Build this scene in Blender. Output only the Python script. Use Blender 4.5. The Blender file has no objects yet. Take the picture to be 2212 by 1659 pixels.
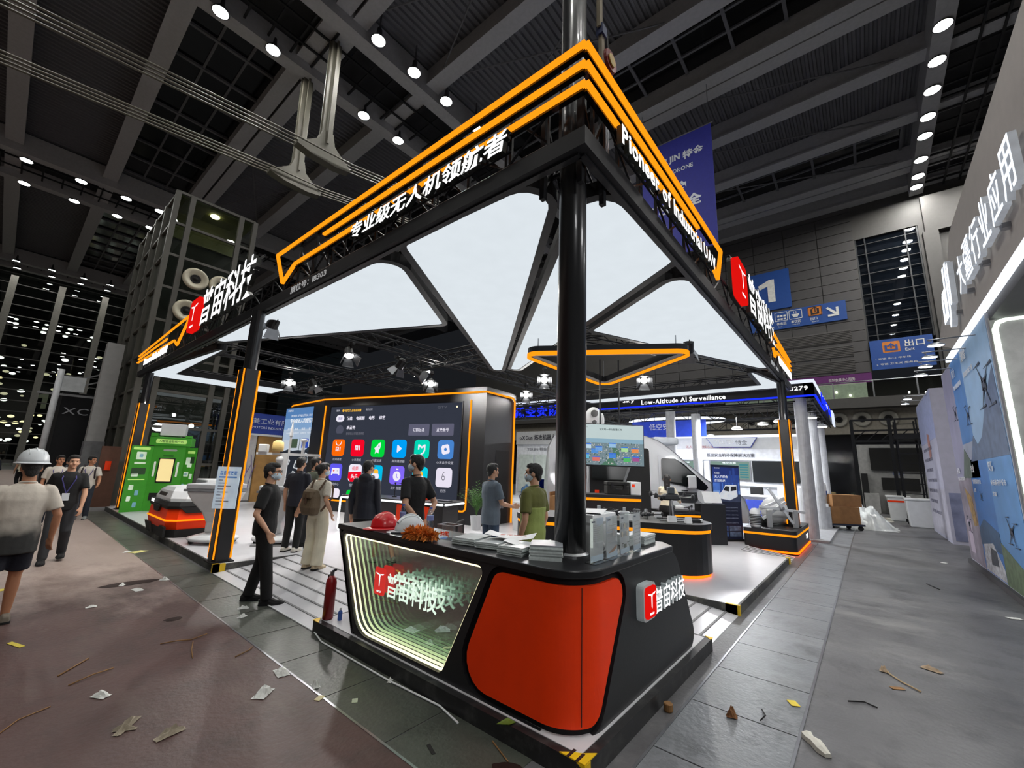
import bpy, math, random
from mathutils import Vector, Matrix, geometry, noise
from math import sin, cos, pi, radians as R
random.seed(7)
SC = bpy.context.scene
COL = SC.collection
# ---------------------------------------------------------------- camera, world, exposure
cam = bpy.data.cameras.new('camera'); co = bpy.data.objects.new('camera', cam); COL.objects.link(co)
CR = [[0.636266, -0.770631, 0.03596], [0.174091, 0.098015, -0.979839], [0.75157, 0.629699, 0.196524]]
co.matrix_world = Matrix(((CR[0][0], -CR[1][0], -CR[2][0], 0), (CR[0][1], -CR[1][1], -CR[2][1], 0), (CR[0][2], -CR[1][2], -CR[2][2], 1.75), (0, 0, 0, 1)))
cam.sensor_width = 36; cam.lens = 909.22 / 2212 * 36; cam.clip_start = .05; cam.clip_end = 400
SC.camera = co
wd = bpy.data.worlds.new('night'); SC.world = wd; wd.use_nodes = True
wd.node_tree.nodes['Background'].inputs[0].default_value = (.5, .55, .65, 1)
wd.node_tree.nodes['Background'].inputs[1].default_value = .02
SC.view_settings.view_transform = 'Standard'; SC.view_settings.look = 'None'
SC.view_settings.exposure = 0; SC.view_settings.gamma = 1; SC.view_settings.use_curve_mapping = False
SC.cycles.max_bounces = 26; SC.cycles.glossy_bounces = 26; SC.cycles.diffuse_bounces = 4
SC.cycles.transmission_bounces = 8; SC.cycles.transparent_max_bounces = 40
SC.cycles.sample_clamp_indirect = 4; SC.cycles.caustics_reflective = False; SC.cycles.caustics_refractive = False
HALL_LAMP = 265.0      # radiance of the hall downlights
FLOOD_W = 310.0       # each stand floodlight, watts
# ---------------------------------------------------------------- materials
def lin(c):
    return tuple(((v / 255) / 12.92 if v / 255 <= .04045 else ((v / 255 + .055) / 1.055) ** 2.4) for v in c)
MATS = {}
def mat(name, c=(128, 128, 128), rough=.5, metal=0., em=0., var=.12, scale=6., bump=0., bscale=60., spec=.5, coat=0., dirt=None, dscale=3., alpha=1., sample=True):
    """Principled material with a noise-driven colour variation (and optional relief and dirt)."""
    if name in MATS: return MATS[name]
    m = bpy.data.materials.new(name); MATS[name] = m; m.use_nodes = True
    nt = m.node_tree; N = nt.nodes; K = nt.links
    b = N['Principled BSDF']; L = lin(c)
    tc = N.new('ShaderNodeTexCoord'); nz = N.new('ShaderNodeTexNoise'); nz.inputs['Scale'].default_value = scale; nz.inputs['Detail'].default_value = 4
    K.new(tc.outputs['Object'], nz.inputs['Vector'])
    cr = N.new('ShaderNodeValToRGB'); cr.color_ramp.elements[0].position = .3; cr.color_ramp.elements[1].position = .7
    cr.color_ramp.elements[0].color = tuple(v * (1 - var) for v in L) + (1,); cr.color_ramp.elements[1].color = tuple(min(1, v * (1 + var)) for v in L) + (1,)
    K.new(nz.outputs['Fac'], cr.inputs['Fac']); out = cr.outputs['Color']
    if dirt:
        n2 = N.new('ShaderNodeTexNoise'); n2.inputs['Scale'].default_value = dscale; n2.inputs['Detail'].default_value = 8; n2.inputs['Roughness'].default_value = .7
        K.new(tc.outputs['Object'], n2.inputs['Vector'])
        c2 = N.new('ShaderNodeValToRGB'); c2.color_ramp.elements[0].position = .5; c2.color_ramp.elements[1].position = .68
        K.new(n2.outputs['Fac'], c2.inputs['Fac'])
        mx = N.new('ShaderNodeMixRGB'); mx.inputs[2].default_value = lin(dirt) + (1,)
        K.new(c2.outputs['Color'], mx.inputs[0]); K.new(out, mx.inputs[1]); out = mx.outputs[0]
    K.new(out, b.inputs['Base Color'])
    b.inputs['Roughness'].default_value = rough; b.inputs['Metallic'].default_value = metal
    b.inputs['Specular IOR Level'].default_value = spec; b.inputs['Coat Weight'].default_value = coat; b.inputs['Alpha'].default_value = alpha
    if em:
        K.new(out, b.inputs['Emission Color']); b.inputs['Emission Strength'].default_value = em
        if not sample: m.cycles.emission_sampling = 'NONE'
    if bump:
        n3 = N.new('ShaderNodeTexNoise'); n3.inputs['Scale'].default_value = bscale; n3.inputs['Detail'].default_value = 3
        K.new(tc.outputs['Object'], n3.inputs['Vector'])
        bp = N.new('ShaderNodeBump'); bp.inputs['Strength'].default_value = bump; bp.inputs['Distance'].default_value = .02
        K.new(n3.outputs['Fac'], bp.inputs['Height']); K.new(bp.outputs[0], b.inputs['Normal'])
    return m
def glow(name, c, s=1., sample=True):
    """A light-giving surface: emission only, slightly uneven along its length."""
    if name in MATS: return MATS[name]
    m = bpy.data.materials.new(name); MATS[name] = m; m.use_nodes = True
    nt = m.node_tree; N = nt.nodes; K = nt.links; N.remove(N['Principled BSDF'])
    e = N.new('ShaderNodeEmission'); tc = N.new('ShaderNodeTexCoord'); nz = N.new('ShaderNodeTexNoise'); nz.inputs['Scale'].default_value = 3
    K.new(tc.outputs['Object'], nz.inputs['Vector'])
    cr = N.new('ShaderNodeValToRGB'); L = lin(c)
    cr.color_ramp.elements[0].color = tuple(v * .95 for v in L) + (1,); cr.color_ramp.elements[1].color = tuple(min(1, v * 1.04) for v in L) + (1,)
    K.new(nz.outputs['Fac'], cr.inputs['Fac']); K.new(cr.outputs['Color'], e.inputs['Color'])
    e.inputs['Strength'].default_value = s; K.new(e.outputs[0], N['Material Output'].inputs[0])
    if not sample: m.cycles.emission_sampling = 'NONE'
    return m
def pane(name, fac=.2, tint=(1, 1, 1), gloss=(1, 1, 1), rough=0.):
    """A pane of glass: part see-through, part mirror."""
    if name in MATS: return MATS[name]
    m = bpy.data.materials.new(name); MATS[name] = m; m.use_nodes = True
    nt = m.node_tree; N = nt.nodes; K = nt.links; N.remove(N['Principled BSDF'])
    t = N.new('ShaderNodeBsdfTransparent'); t.inputs[0].default_value = tint + (1,)
    g = N.new('ShaderNodeBsdfGlossy'); g.inputs['Roughness'].default_value = rough; g.inputs[0].default_value = gloss + (1,)
    fr = N.new('ShaderNodeLayerWeight'); pw = N.new('ShaderNodeMath'); pw.operation = 'POWER'; pw.inputs[1].default_value = 4; K.new(fr.outputs['Facing'], pw.inputs[0])
    ad = N.new('ShaderNodeMath'); ad.operation = 'MULTIPLY_ADD'; ad.use_clamp = True; ad.inputs[1].default_value = .8 * (1 - fac); ad.inputs[2].default_value = fac; K.new(pw.outputs[0], ad.inputs[0])
    mx = N.new('ShaderNodeMixShader'); K.new(ad.outputs[0], mx.inputs[0]); K.new(t.outputs[0], mx.inputs[1]); K.new(g.outputs[0], mx.inputs[2])
    K.new(mx.outputs[0], N['Material Output'].inputs[0]); return m
def mirror(name, c):
    m = bpy.data.materials.new(name); MATS[name] = m; m.use_nodes = True
    b = m.node_tree.nodes['Principled BSDF']; b.inputs['Base Color'].default_value = lin(c) + (1,); b.inputs['Metallic'].default_value = 1; b.inputs['Roughness'].default_value = 0
    return m
# ---------------------------------------------------------------- objects
def base(o, label=None, cat=None, group=None, kind=None):
    if label: o['label'] = label
    if cat: o['category'] = cat
    if group: o['group'] = group
    if kind: o['kind'] = kind
    return o
MW = {}
def T(name, label, cat, loc=(0, 0, 0), rz=0., group=None, kind=None):
    """An Empty at a thing's base that parents its parts."""
    o = bpy.data.objects.new(name, None); COL.objects.link(o); o.location = loc; o.rotation_euler = (0, 0, rz)
    o.empty_display_size = .1
    MW[o.name] = Matrix.Translation(loc) @ Matrix.Rotation(rz, 4, 'Z')
    return base(o, label, cat, group, kind)
def root_of(o):
    while o.parent is not None: o = o.parent
    return o
def link(name, me, parent=None, m=None, smooth=False, W=False, loc=None, rz=0., label=None, cat=None, group=None, kind=None, bev=0.):
    """Link ONE mesh object. W: the vertices are world coordinates and are brought into the thing's own frame."""
    o = bpy.data.objects.new(name, me); COL.objects.link(o)
    if m: me.materials.clear(); me.materials.append(m)
    if parent is not None:
        o.parent = parent
        if W:
            r = MW.get(root_of(parent).name)
            if r is not None: me.transform(r.inverted())
    if loc is not None or rz:
        l = Vector(loc or (0, 0, 0)); o.location = l; o.rotation_euler = (0, 0, rz)
        if parent is None: MW[o.name] = Matrix.Translation(l) @ Matrix.Rotation(rz, 4, 'Z')
    if smooth: me.polygons.foreach_set('use_smooth', [True] * len(me.polygons))
    if bev:
        b = o.modifiers.new('edge', 'BEVEL'); b.width = bev; b.segments = 2; b.limit_method = 'ANGLE'; b.angle_limit = R(40)
    return base(o, label, cat, group, kind)
def dup(o, parent=None, loc=None, rz=None, label=None, group=None):
    """A thing with copies of its parts and sub-parts (mesh data shared)."""
    c = o.copy(); COL.objects.link(c)
    if parent is not None: c.parent = parent
    if loc is not None: c.location = loc
    if rz is not None: c.rotation_euler = (0, 0, rz)
    if label: c['label'] = label
    if group: c['group'] = group
    if parent is None: MW[c.name] = Matrix.Translation(c.location) @ Matrix.Rotation(c.rotation_euler[2], 4, 'Z')
    for ch in [x for x in KIDS(o)]: dup(ch, c)
    return c
def KIDS(o): return list(o.children)
V3 = Vector
class MB:
    """Collects boxes, prisms, tubes, lathes and ellipsoids into one mesh."""
    def __init__(s): s.v = []; s.f = []
    def add(s, vs, fs, M=None):
        n = len(s.v)
        s.v += [tuple(M @ V3(p)) if M is not None else tuple(p) for p in vs]
        s.f += [tuple(i + n for i in f) for f in fs]; return s
    def box(s, x0, x1, y0, y1, z0, z1, M=None):
        return s.add([(x, y, z) for z in (z0, z1) for y in (y0, y1) for x in (x0, x1)], [(0, 2, 3, 1), (4, 5, 7, 6), (0, 1, 5, 4), (2, 6, 7, 3), (0, 4, 6, 2), (1, 3, 7, 5)], M)
    def bar(s, a, b, w, h=None, up=(0, 0, 1)):
        """A square bar from a to b."""
        a = V3(a); b = V3(b); d = (b - a); L = d.length; d = d / L; h = h or w
        u = V3(up)
        if abs(d.dot(u)) > .98: u = V3((1, 0, 0))
        x = d.cross(u).normalized(); y = x.cross(d)
        return s.add([tuple(p + x * i * w / 2 + y * j * h / 2) for p in (a, b) for i, j in ((-1, -1), (1, -1), (1, 1), (-1, 1))], [(0, 1, 2, 3), (7, 6, 5, 4), (0, 4, 5, 1), (1, 5, 6, 2), (2, 6, 7, 3), (3, 7, 4, 0)])
    def prism(s, poly, t, o=(0, 0, 0), U=(1, 0, 0), V=(0, 1, 0), t0=0.):
        """Polygon in the plane o + u*U + v*V, thickened from t0 to t along UxV."""
        o = V3(o); U = V3(U); V = V3(V); N = U.cross(V).normalized(); n = len(poly)
        P = [o + U * a + V * b for a, b in poly]
        fs = [tuple(range(n))[::-1], tuple(range(n, 2 * n))] + [(i, (i + 1) % n, n + (i + 1) % n, n + i) for i in range(n)]
        return s.add([tuple(p + N * t0) for p in P] + [tuple(p + N * t) for p in P], fs)
    def ring(s, a, b, t, o=(0, 0, 0), U=(1, 0, 0), V=(0, 1, 0), t0=0.):
        """Frame between two outlines of the same length."""
        o = V3(o); U = V3(U); V = V3(V); N = U.cross(V).normalized(); n = len(a)
        P = lambda q, k: [tuple(o + U * x + V * y + N * k) for x, y in q]
        vs = P(a, t0) + P(b, t0) + P(a, t) + P(b, t); fs = []
        for i in range(n):
            j = (i + 1) % n
            fs += [(i, n + i, n + j, j), (2 * n + i, 2 * n + j, 3 * n + j, 3 * n + i), (i, j, 2 * n + j, 2 * n + i), (n + i, 3 * n + i, 3 * n + j, n + j)]
        return s.add(vs, fs)
    def tube(s, pts, r, n=8, closed=False, cap=True):
        P = [V3(p) for p in pts]; m = len(P); rs = r if isinstance(r, (list, tuple)) else [r] * m
        d0 = (P[1] - P[0]).normalized(); u = V3((0, 0, 1)) if abs(d0.z) < .9 else V3((1, 0, 0)); x = d0.cross(u).normalized()
        vs = []; fs = []
        for i in range(m):
            if closed: d = (P[(i + 1) % m] - P[i - 1])
            else: d = P[min(i + 1, m - 1)] - P[max(i - 1, 0)]
            d = d.normalized() if d.length > 1e-9 else d0
            x = (x - d * x.dot(d)).normalized(); y = d.cross(x)
            vs += [tuple(P[i] + (x * cos(2 * pi * k / n) + y * sin(2 * pi * k / n)) * rs[i]) for k in range(n)]
        for i in range(m if closed else m - 1):
            for k in range(n):
                a = i * n + k; b = i * n + (k + 1) % n; j = ((i + 1) % m) * n
                fs.append((a, b, j + (k + 1) % n, j + k))
        if cap and not closed: fs += [tuple(range(n))[::-1], tuple(range((m - 1) * n, m * n))]
        return s.add(vs, fs)
    def lathe(s, prof, n=20, o=(0, 0, 0), sx=1., sy=1., M=None):
        vs = []; fs = []; m = len(prof)
        for r, z in prof: vs += [(o[0] + r * cos(2 * pi * k / n) * sx, o[1] + r * sin(2 * pi * k / n) * sy, o[2] + z) for k in range(n)]
        for i in range(m - 1):
            for k in range(n): fs.append((i * n + k, i * n + (k + 1) % n, (i + 1) * n + (k + 1) % n, (i + 1) * n + k))
        fs += [tuple(range(n))[::-1], tuple(range((m - 1) * n, m * n))]
        return s.add(vs, fs, M)
    def ell(s, c, r, n=12, m=8, M=None):
        if not isinstance(r, (tuple, list)): r = (r, r, r)
        vs = [(c[0], c[1], c[2] - r[2])]; fs = []
        for i in range(1, m):
            t = -pi / 2 + pi * i / m
            vs += [(c[0] + r[0] * cos(t) * cos(2 * pi * k / n), c[1] + r[1] * cos(t) * sin(2 * pi * k / n), c[2] + r[2] * sin(t)) for k in range(n)]
        vs.append((c[0], c[1], c[2] + r[2])); L = len(vs) - 1
        for k in range(n):
            fs.append((0, 1 + (k + 1) % n, 1 + k)); fs.append((L, L - n + k, L - n + (k + 1) % n))
        for i in range(m - 2):
            for k in range(n): a = 1 + i * n; fs.append((a + k, a + (k + 1) % n, a + n + (k + 1) % n, a + n + k))
        return s.add(vs, fs, M)
    def loft(s, rings, cap=True):
        n = len(rings[0]); vs = []; fs = []
        for r in rings: vs += [tuple(p) for p in r]
        for i in range(len(rings) - 1):
            for k in range(n): fs.append((i * n + k, i * n + (k + 1) % n, (i + 1) * n + (k + 1) % n, (i + 1) * n + k))
        if cap: fs += [tuple(range(n))[::-1], tuple(range((len(rings) - 1) * n, len(rings) * n))]
        return s.add(vs, fs)
    def mesh(s, name='mesh'):
        me = bpy.data.meshes.new(name); me.from_pydata(s.v, [], s.f); me.validate(); me.update(); return me
    def build(s, name, m, parent=None, **k): return link(name, s.mesh(name), parent, m, **k)
def rpoly(pts, r=.1, n=5):
    """Polygon with rounded corners."""
    out = []; L = len(pts)
    for i in range(L):
        p = V3((*pts[i], 0)); a = V3((*pts[i - 1], 0)); b = V3((*pts[(i + 1) % L], 0)); q = r[i] if isinstance(r, (list, tuple)) else r
        if q <= 0: out.append((p.x, p.y)); continue
        da = (a - p).normalized(); db = (b - p).normalized(); ang = da.angle(db)
        t = min(q / math.tan(ang / 2), (a - p).length * .48, (b - p).length * .48); rr = t * math.tan(ang / 2)
        c = p + (da + db).normalized() * (rr / sin(ang / 2)); A = p + da * t - c; B = p + db * t - c
        for k in range(n + 1):
            w = k / n; an = A.angle(B)
            d = (A * sin((1 - w) * an) + B * sin(w * an)) / sin(an) if an > 1e-4 else A
            out.append(((c + d).x, (c + d).y))
    return out
def rrect(x0, x1, y0, y1, r, n=4): return rpoly([(x0, y0), (x1, y0), (x1, y1), (x0, y1)], r, n)
def inset(poly, d):
    """Move every side of an outline inward by d (counter-clockwise outlines)."""
    n = len(poly); A = sum(poly[i - 1][0] * poly[i][1] - poly[i][0] * poly[i - 1][1] for i in range(n)); sg = 1 if A > 0 else -1; out = []
    for i in range(n):
        p = V3((*poly[i], 0)); a = V3((*poly[i - 1], 0)); b = V3((*poly[(i + 1) % n], 0))
        u = (p - a).normalized(); w = (b - p).normalized(); n1 = V3((-u.y, u.x, 0)) * sg; n2 = V3((-w.y, w.x, 0)) * sg
        k = 1 + n1.dot(n2); q = p + (n1 + n2) * (d / max(k, .3)); out.append((q.x, q.y))
    return out
GLY = {}
def glyph(ch, off):
    """Mesh data (verts, faces, x0, x1) of one character of Blender's own font."""
    k = (ch, off)
    if k not in GLY:
        c = bpy.data.curves.new('glyph', 'FONT'); c.body = ch; c.resolution_u = 2; c.offset = off; c.fill_mode = 'FRONT'
        o = bpy.data.objects.new('glyph', c); COL.objects.link(o); dg = bpy.context.evaluated_depsgraph_get(); dg.update()
        me = bpy.data.meshes.new_from_object(o.evaluated_get(bpy.context.evaluated_depsgraph_get()))
        vs = [tuple(v.co) for v in me.vertices]; fs = [tuple(p.vertices) for p in me.polygons]
        bpy.data.objects.remove(o); bpy.data.curves.remove(c); bpy.data.meshes.remove(me)
        xs = [v[0] for v in vs] or [0, .25]
        GLY[k] = (vs, fs, min(xs), max(xs))
    return GLY[k]
def text(parent, body, m, o, U, V, w, h, ex=.0, off=0., per=False, name='lettering', slant=0., W=True, t0=0., **kw):
    """Lettering in a w x h box whose lower left corner is o, along U and V (world directions), standing ex proud along UxV."""
    U = V3(U).normalized(); Vv = V3(V).normalized(); N = U.cross(Vv); o = V3(o); x = 0.; items = []
    for ch in body:
        if ch == ' ': x += .3; continue
        vs, fs, a, b = glyph(ch, off)
        if ord(ch) > 0x2e80: items.append((vs, fs, x)); x += 1.0
        else: items.append((vs, fs, x - a)); x += (b - a) + .09
    ys = [v[1] for it in items for v in it[0]]; y0, y1 = min(ys), max(ys); sx = w / max(x, .01); sy = h / max(y1 - y0, .01)
    outs = []; mb = MB(); nm = name
    for vs, fs, dx in items:
        if per: mb = MB()
        P = [o + U * ((v[0] + dx) * sx + slant * (v[1] - y0) * sy) + Vv * ((v[1] - y0) * sy) + N * t0 for v in vs]
        if ex > 0:
            n = len(P); ed = {}
            for f in fs:
                for i in range(len(f)): e = (f[i - 1], f[i]); ed[e] = ed.get(e, 0) + 1
            side = [(a, b, n + b, n + a) for (a, b) in ed if (b, a) not in ed]
            mb.add([tuple(p) for p in P] + [tuple(p + N * ex) for p in P], [tuple(i + n for i in f) for f in fs] + [f[::-1] for f in fs] + side)
        else: mb.add([tuple(p) for p in P], fs)
        if per: outs.append(mb.build(nm, m, parent, W=W, **kw))
    if not per: outs.append(mb.build(nm, m, parent, W=W, **kw))
    return outs
def print_rect(parent, name, m, o, U, V, u0, u1, v0, v1, r=0., t=.002, t0=0., W=True, **kw):
    mb = MB(); mb.prism(rrect(u0, u1, v0, v1, r) if r else [(u0, v0), (u1, v0), (u1, v1), (u0, v1)], t0 + t, o, V3(U).normalized(), V3(V).normalized(), t0)
    return mb.build(name, m, parent, W=W, **kw)
X, Y, Z = (1, 0, 0), (0, 1, 0), (0, 0, 1)
# common materials
BLACK = mat('black_laminate', (26, 26, 29), .42, var=.1, bump=.03)
BLACKM = mat('black_powder_coat', (22, 23, 27), .6, var=.1, spec=.25)
TRUSS = mat('black_truss_steel', (24, 25, 29), .5, .2, spec=.3)
WHITE = mat('white_lacquer', (226, 228, 230), .3, var=.03)
WPLAS = mat('white_plastic', (215, 217, 219), .35, var=.04)
GREY = mat('grey_plastic', (120, 122, 126), .45)
LGREY = mat('light_grey_paint', (165, 166, 166), .5, var=.06)
STEEL = mat('brushed_steel', (150, 152, 156), .3, .9)
CHROME = mat('chrome', (205, 207, 210), .12, 1.)
RUBBER = mat('rubber', (18, 18, 18), .8)
PAPER = mat('paper', (222, 224, 226), .75, var=.04)
INK = mat('dark_ink', (38, 40, 46), .8)
ORLED = glow('orange_led', (255, 146, 20), 1.3)
ORBASE = glow('orange_base_led', (255, 84, 6), 4.5)
WLED = glow('white_led', (245, 250, 255), 2.2)
LETW = glow('white_letter_face', (255, 255, 255), 1.3)
LOGOR = glow('red_logo_face', (226, 20, 16), 1.0)
VERM = mat('vermilion_paint', (252, 62, 6), .45, var=.04, spec=.3)

def thin_paper():
    m = bpy.data.materials.new('thin_paper'); m.use_nodes = True; nt = m.node_tree; N = nt.nodes; K = nt.links; N.remove(N['Principled BSDF'])
    tc = N.new('ShaderNodeTexCoord'); nz = N.new('ShaderNodeTexNoise'); nz.inputs['Scale'].default_value = 5; K.new(tc.outputs['Object'], nz.inputs[0])
    cr = N.new('ShaderNodeValToRGB'); cr.color_ramp.elements[0].color = (.78, .81, .83, 1); cr.color_ramp.elements[1].color = (.84, .86, .87, 1); K.new(nz.outputs[0], cr.inputs[0])
    d = N.new('ShaderNodeBsdfDiffuse'); t = N.new('ShaderNodeBsdfTranslucent'); mx = N.new('ShaderNodeMixShader'); mx.inputs[0].default_value = .5
    K.new(cr.outputs[0], d.inputs[0]); K.new(cr.outputs[0], t.inputs[0]); K.new(d.outputs[0], mx.inputs[1]); K.new(t.outputs[0], mx.inputs[2]); K.new(mx.outputs[0], N['Material Output'].inputs[0]); return m
THIN = thin_paper()

# ================================================================ the hall
def S(name, label=None): return T(name, label, None, kind='structure')
# floor: one concrete slab with its red-painted zone and two lines of trench covers
def floor_mat(name, c, dirt, c3, rough, var=.22):
    m = mat(name, c, rough, var=var, scale=.9, dirt=dirt, dscale=2.2, bump=.25, bscale=25)
    nt = m.node_tree; N = nt.nodes; K = nt.links; b = N['Principled BSDF']; src = b.inputs['Base Color'].links[0].from_socket
    tc = N.new('ShaderNodeTexCoord'); mp = N.new('ShaderNodeMapping'); mp.inputs['Scale'].default_value = (1.1, .35, 1); mp.inputs['Rotation'].default_value = (0, 0, .5); K.new(tc.outputs['Object'], mp.inputs[0])
    n = N.new('ShaderNodeTexNoise'); n.inputs['Scale'].default_value = 1.6; n.inputs['Detail'].default_value = 10; n.inputs['Roughness'].default_value = .75; K.new(mp.outputs[0], n.inputs['Vector'])
    cr = N.new('ShaderNodeValToRGB'); cr.color_ramp.elements[0].position = .52; cr.color_ramp.elements[1].position = .75; cr.color_ramp.elements[1].color = (.75, .75, .75, 1); K.new(n.outputs['Fac'], cr.inputs[0])
    mx = N.new('ShaderNodeMixRGB'); mx.inputs[2].default_value = lin(c3) + (1,); K.new(cr.outputs[0], mx.inputs[0]); K.new(src, mx.inputs[1]); K.new(mx.outputs[0], b.inputs['Base Color'])
    rr = N.new('ShaderNodeMapRange'); rr.inputs['To Min'].default_value = rough - .12; rr.inputs['To Max'].default_value = rough + .2; K.new(n.outputs['Fac'], rr.inputs['Value']); K.new(rr.outputs[0], b.inputs['Roughness'])
    return m
CONC = floor_mat('hall_concrete', (93, 93, 95), (68, 68, 70), (138, 137, 135), .42)
RED = floor_mat('red_floor_paint', (74, 50, 47), (56, 38, 36), (104, 90, 82), .5)
DUST = floor_mat('dusty_red_floor', (150, 128, 122), (104, 80, 76), (196, 186, 178), .5)
COVER = floor_mat('trench_cover_steel', (118, 122, 126), (90, 93, 96), (150, 152, 154), .34, .12)
COVG = floor_mat('green_trench_cover', (68, 72, 65), (50, 53, 48), (104, 104, 96), .42)
fl = MB()
fl.box(-40, 60, -40, .545, -.3, 0); fl.box(-40, 1.26, .545, 90, -.3, 0); fl.box(1.26, 60, 1.26, 90, -.3, 0)
fl.box(-40, 60, .545, 1.26, -.3, -.02)
FLOOR = fl.build('floor', CONC, kind='structure')
def blend_dust():
    nt = RED.node_tree; N = nt.nodes; K = nt.links; b = N['Principled BSDF']; src = b.inputs['Base Color'].links[0].from_socket
    tc = N.new('ShaderNodeTexCoord'); sp = N.new('ShaderNodeSeparateXYZ'); K.new(tc.outputs['Object'], sp.inputs[0])
    mp = N.new('ShaderNodeMapping'); mp.inputs['Scale'].default_value = (.9, .5, 1); K.new(tc.outputs['Object'], mp.inputs[0])
    n = N.new('ShaderNodeTexNoise'); n.inputs['Scale'].default_value = 2.2; n.inputs['Detail'].default_value = 9; n.inputs['Roughness'].default_value = .7; K.new(mp.outputs[0], n.inputs['Vector'])
    ma = N.new('ShaderNodeMath'); ma.operation = 'MULTIPLY_ADD'; ma.inputs[1].default_value = 7; K.new(n.outputs['Fac'], ma.inputs[0]); K.new(sp.outputs['Y'], ma.inputs[2])
    mr = N.new('ShaderNodeMapRange'); mr.inputs['From Min'].default_value = 10.2; mr.inputs['From Max'].default_value = 13.2; K.new(ma.outputs[0], mr.inputs['Value'])
    mx = N.new('ShaderNodeMixRGB'); mx.inputs[2].default_value = lin((150, 134, 126)) + (1,); K.new(mr.outputs[0], mx.inputs[0]); K.new(src, mx.inputs[1]); K.new(mx.outputs[0], b.inputs['Base Color'])
blend_dust()
MB().prism([(-40, 1.6), (1.885, 1.6), (1.885, 60), (-40, 60)], .003, t0=0).build('painted_zone', RED, FLOOR)
k = 0
for i in range(-2, 40):
    x = 3.08 + i * .79
    if x > 1.3: MB().box(x + .006, x + .784, .55, 1.255, -.02, .001).build('trench_cover', COVER, FLOOR)
for j in range(0, 21):
    y = 1.75 + j * .79
    MB().box(1.9, 2.42, y + .006, y + .784, 0, .004).build('trench_cover', COVG, FLOOR)
for x0, x1, y0, y1 in ((1.26, 40, .53, .548), (1.26, 40, 1.256, 1.272), (1.883, 1.9, 1.6, 40)):
    MB().box(x0, x1, y0, y1, -.01, .006).build('edge_strip', STEEL, FLOOR)
# roof deck, beams, skylights
DECK = mat('roof_deck_grey', (98, 98, 102), .6, var=.05)
BEAM = mat('roof_beam_paint', (176, 176, 178), .55, var=.06)
DARK = mat('dark_void', (14, 14, 16), .7)
SKYG = mat('night_glass', (10, 11, 13), .12, var=.2, spec=.7)
def deck_mesh():
    mb = MB(); p = .34; y = -32.; pr = []
    while y < 78: pr += [(y, 24.3), (y + .12, 24.3), (y + .17, 24.42), (y + .29, 24.42)]; y += p
    n = len(pr)
    mb.add([(x, a, b) for x in (-30, 46) for a, b in pr], [(i, i + 1, n + i + 1, n + i) for i in range(n - 1)]); return mb
CEIL = deck_mesh().build('ceiling', DECK, kind='structure')
sky = [(2.35, 6.75), (17.8, 21.3), (32.2, 35.8)]
for a, b in sky:
    for y0, y1 in ((-32, -9.5), (-3.9, 17.6), (22.5, 43.5), (50, 72)):
        g = MB().box(a, b, y0, y1, 24.22, 24.27).build('skylight_glass', SKYG, CEIL)
        for i in range(1, 3): MB().box(a + (b - a) * i / 3 - .06, a + (b - a) * i / 3 + .06, y0, y1, 24.1, 24.22).build('skylight_bar', DECK, g)
        n = max(2, round((y1 - y0) / 2.5))
        for i in range(n + 1): MB().box(a, b, y0 + (y1 - y0) * i / n - .08, y0 + (y1 - y0) * i / n + .08, 24.05, 24.2).build('skylight_bar', DECK, g)
for i, x in enumerate((-12.8, -8, -3, 2.0, 6.95, 7.85, 12.45, 17.5, 21.65, 22.5, 26.6, 31.4, 36.2, 37.1, 39.6)):
    w = .26 if x in (6.95, 7.85, 21.65, 22.5, 36.2, 37.1) else .32
    MB().box(x - w, x + w, -31, 72, 23.25, 24.3).box(x - w - .12, x + w + .12, -31, 72, 23.15, 23.27).build('roof_beam', BEAM, CEIL)
BR = mat('brace_rod_grey', (96, 96, 98), .5)
for xa, ya, xb, yb in ((8, 16.5, 12.3, 6), (12.3, 16.5, 8, 6), (12.6, 16, 17.3, 5), (17.3, 16, 12.6, 5), (22.7, 6, 26.5, -4), (26.8, 8, 31.2, -4), (31.6, 8, 36, -4), (8, 43, 12.3, 32), (12.3, 43, 8, 32)): MB().tube([(xa, ya, 23.3), (xb, yb, 23.3)], .045, 6).build('brace_rod', BR, CEIL)
# catwalks with their lamp rows
GRATE = mat('catwalk_grating', (40, 40, 43), .6, .4)
for y0, y1 in ((17.3, 22.2), (-8.9, -4.4), (44.2, 49.6), (71.5, 75)):
    c = MB().box(-30, 42 if y0 > 0 else 39.9, y0, y0 + .75, 22.6, 24.1).build('catwalk_girder', BEAM, CEIL)
    MB().box(-30, 42 if y0 > 0 else 39.9, y1 - .75, y1, 22.6, 24.1).build('catwalk_girder', BEAM, CEIL)
    mb = MB(); mb.box(-30, 40, y0 + .75, y1 - .75, 23.8, 23.86)
    x = -29.
    while x < 40: mb.box(x, x + .1, y0 + .75, y1 - .75, 23.0, 23.1); x += 1.1
    mb.box(-30, 40, y0 + 1.8, y0 + 1.9, 22.9, 23.0).box(-30, 40, y1 - 1.9, y1 - 1.8, 22.9, 23.0)
    mb.build('catwalk_grating', GRATE, CEIL, kind='stuff')
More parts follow.
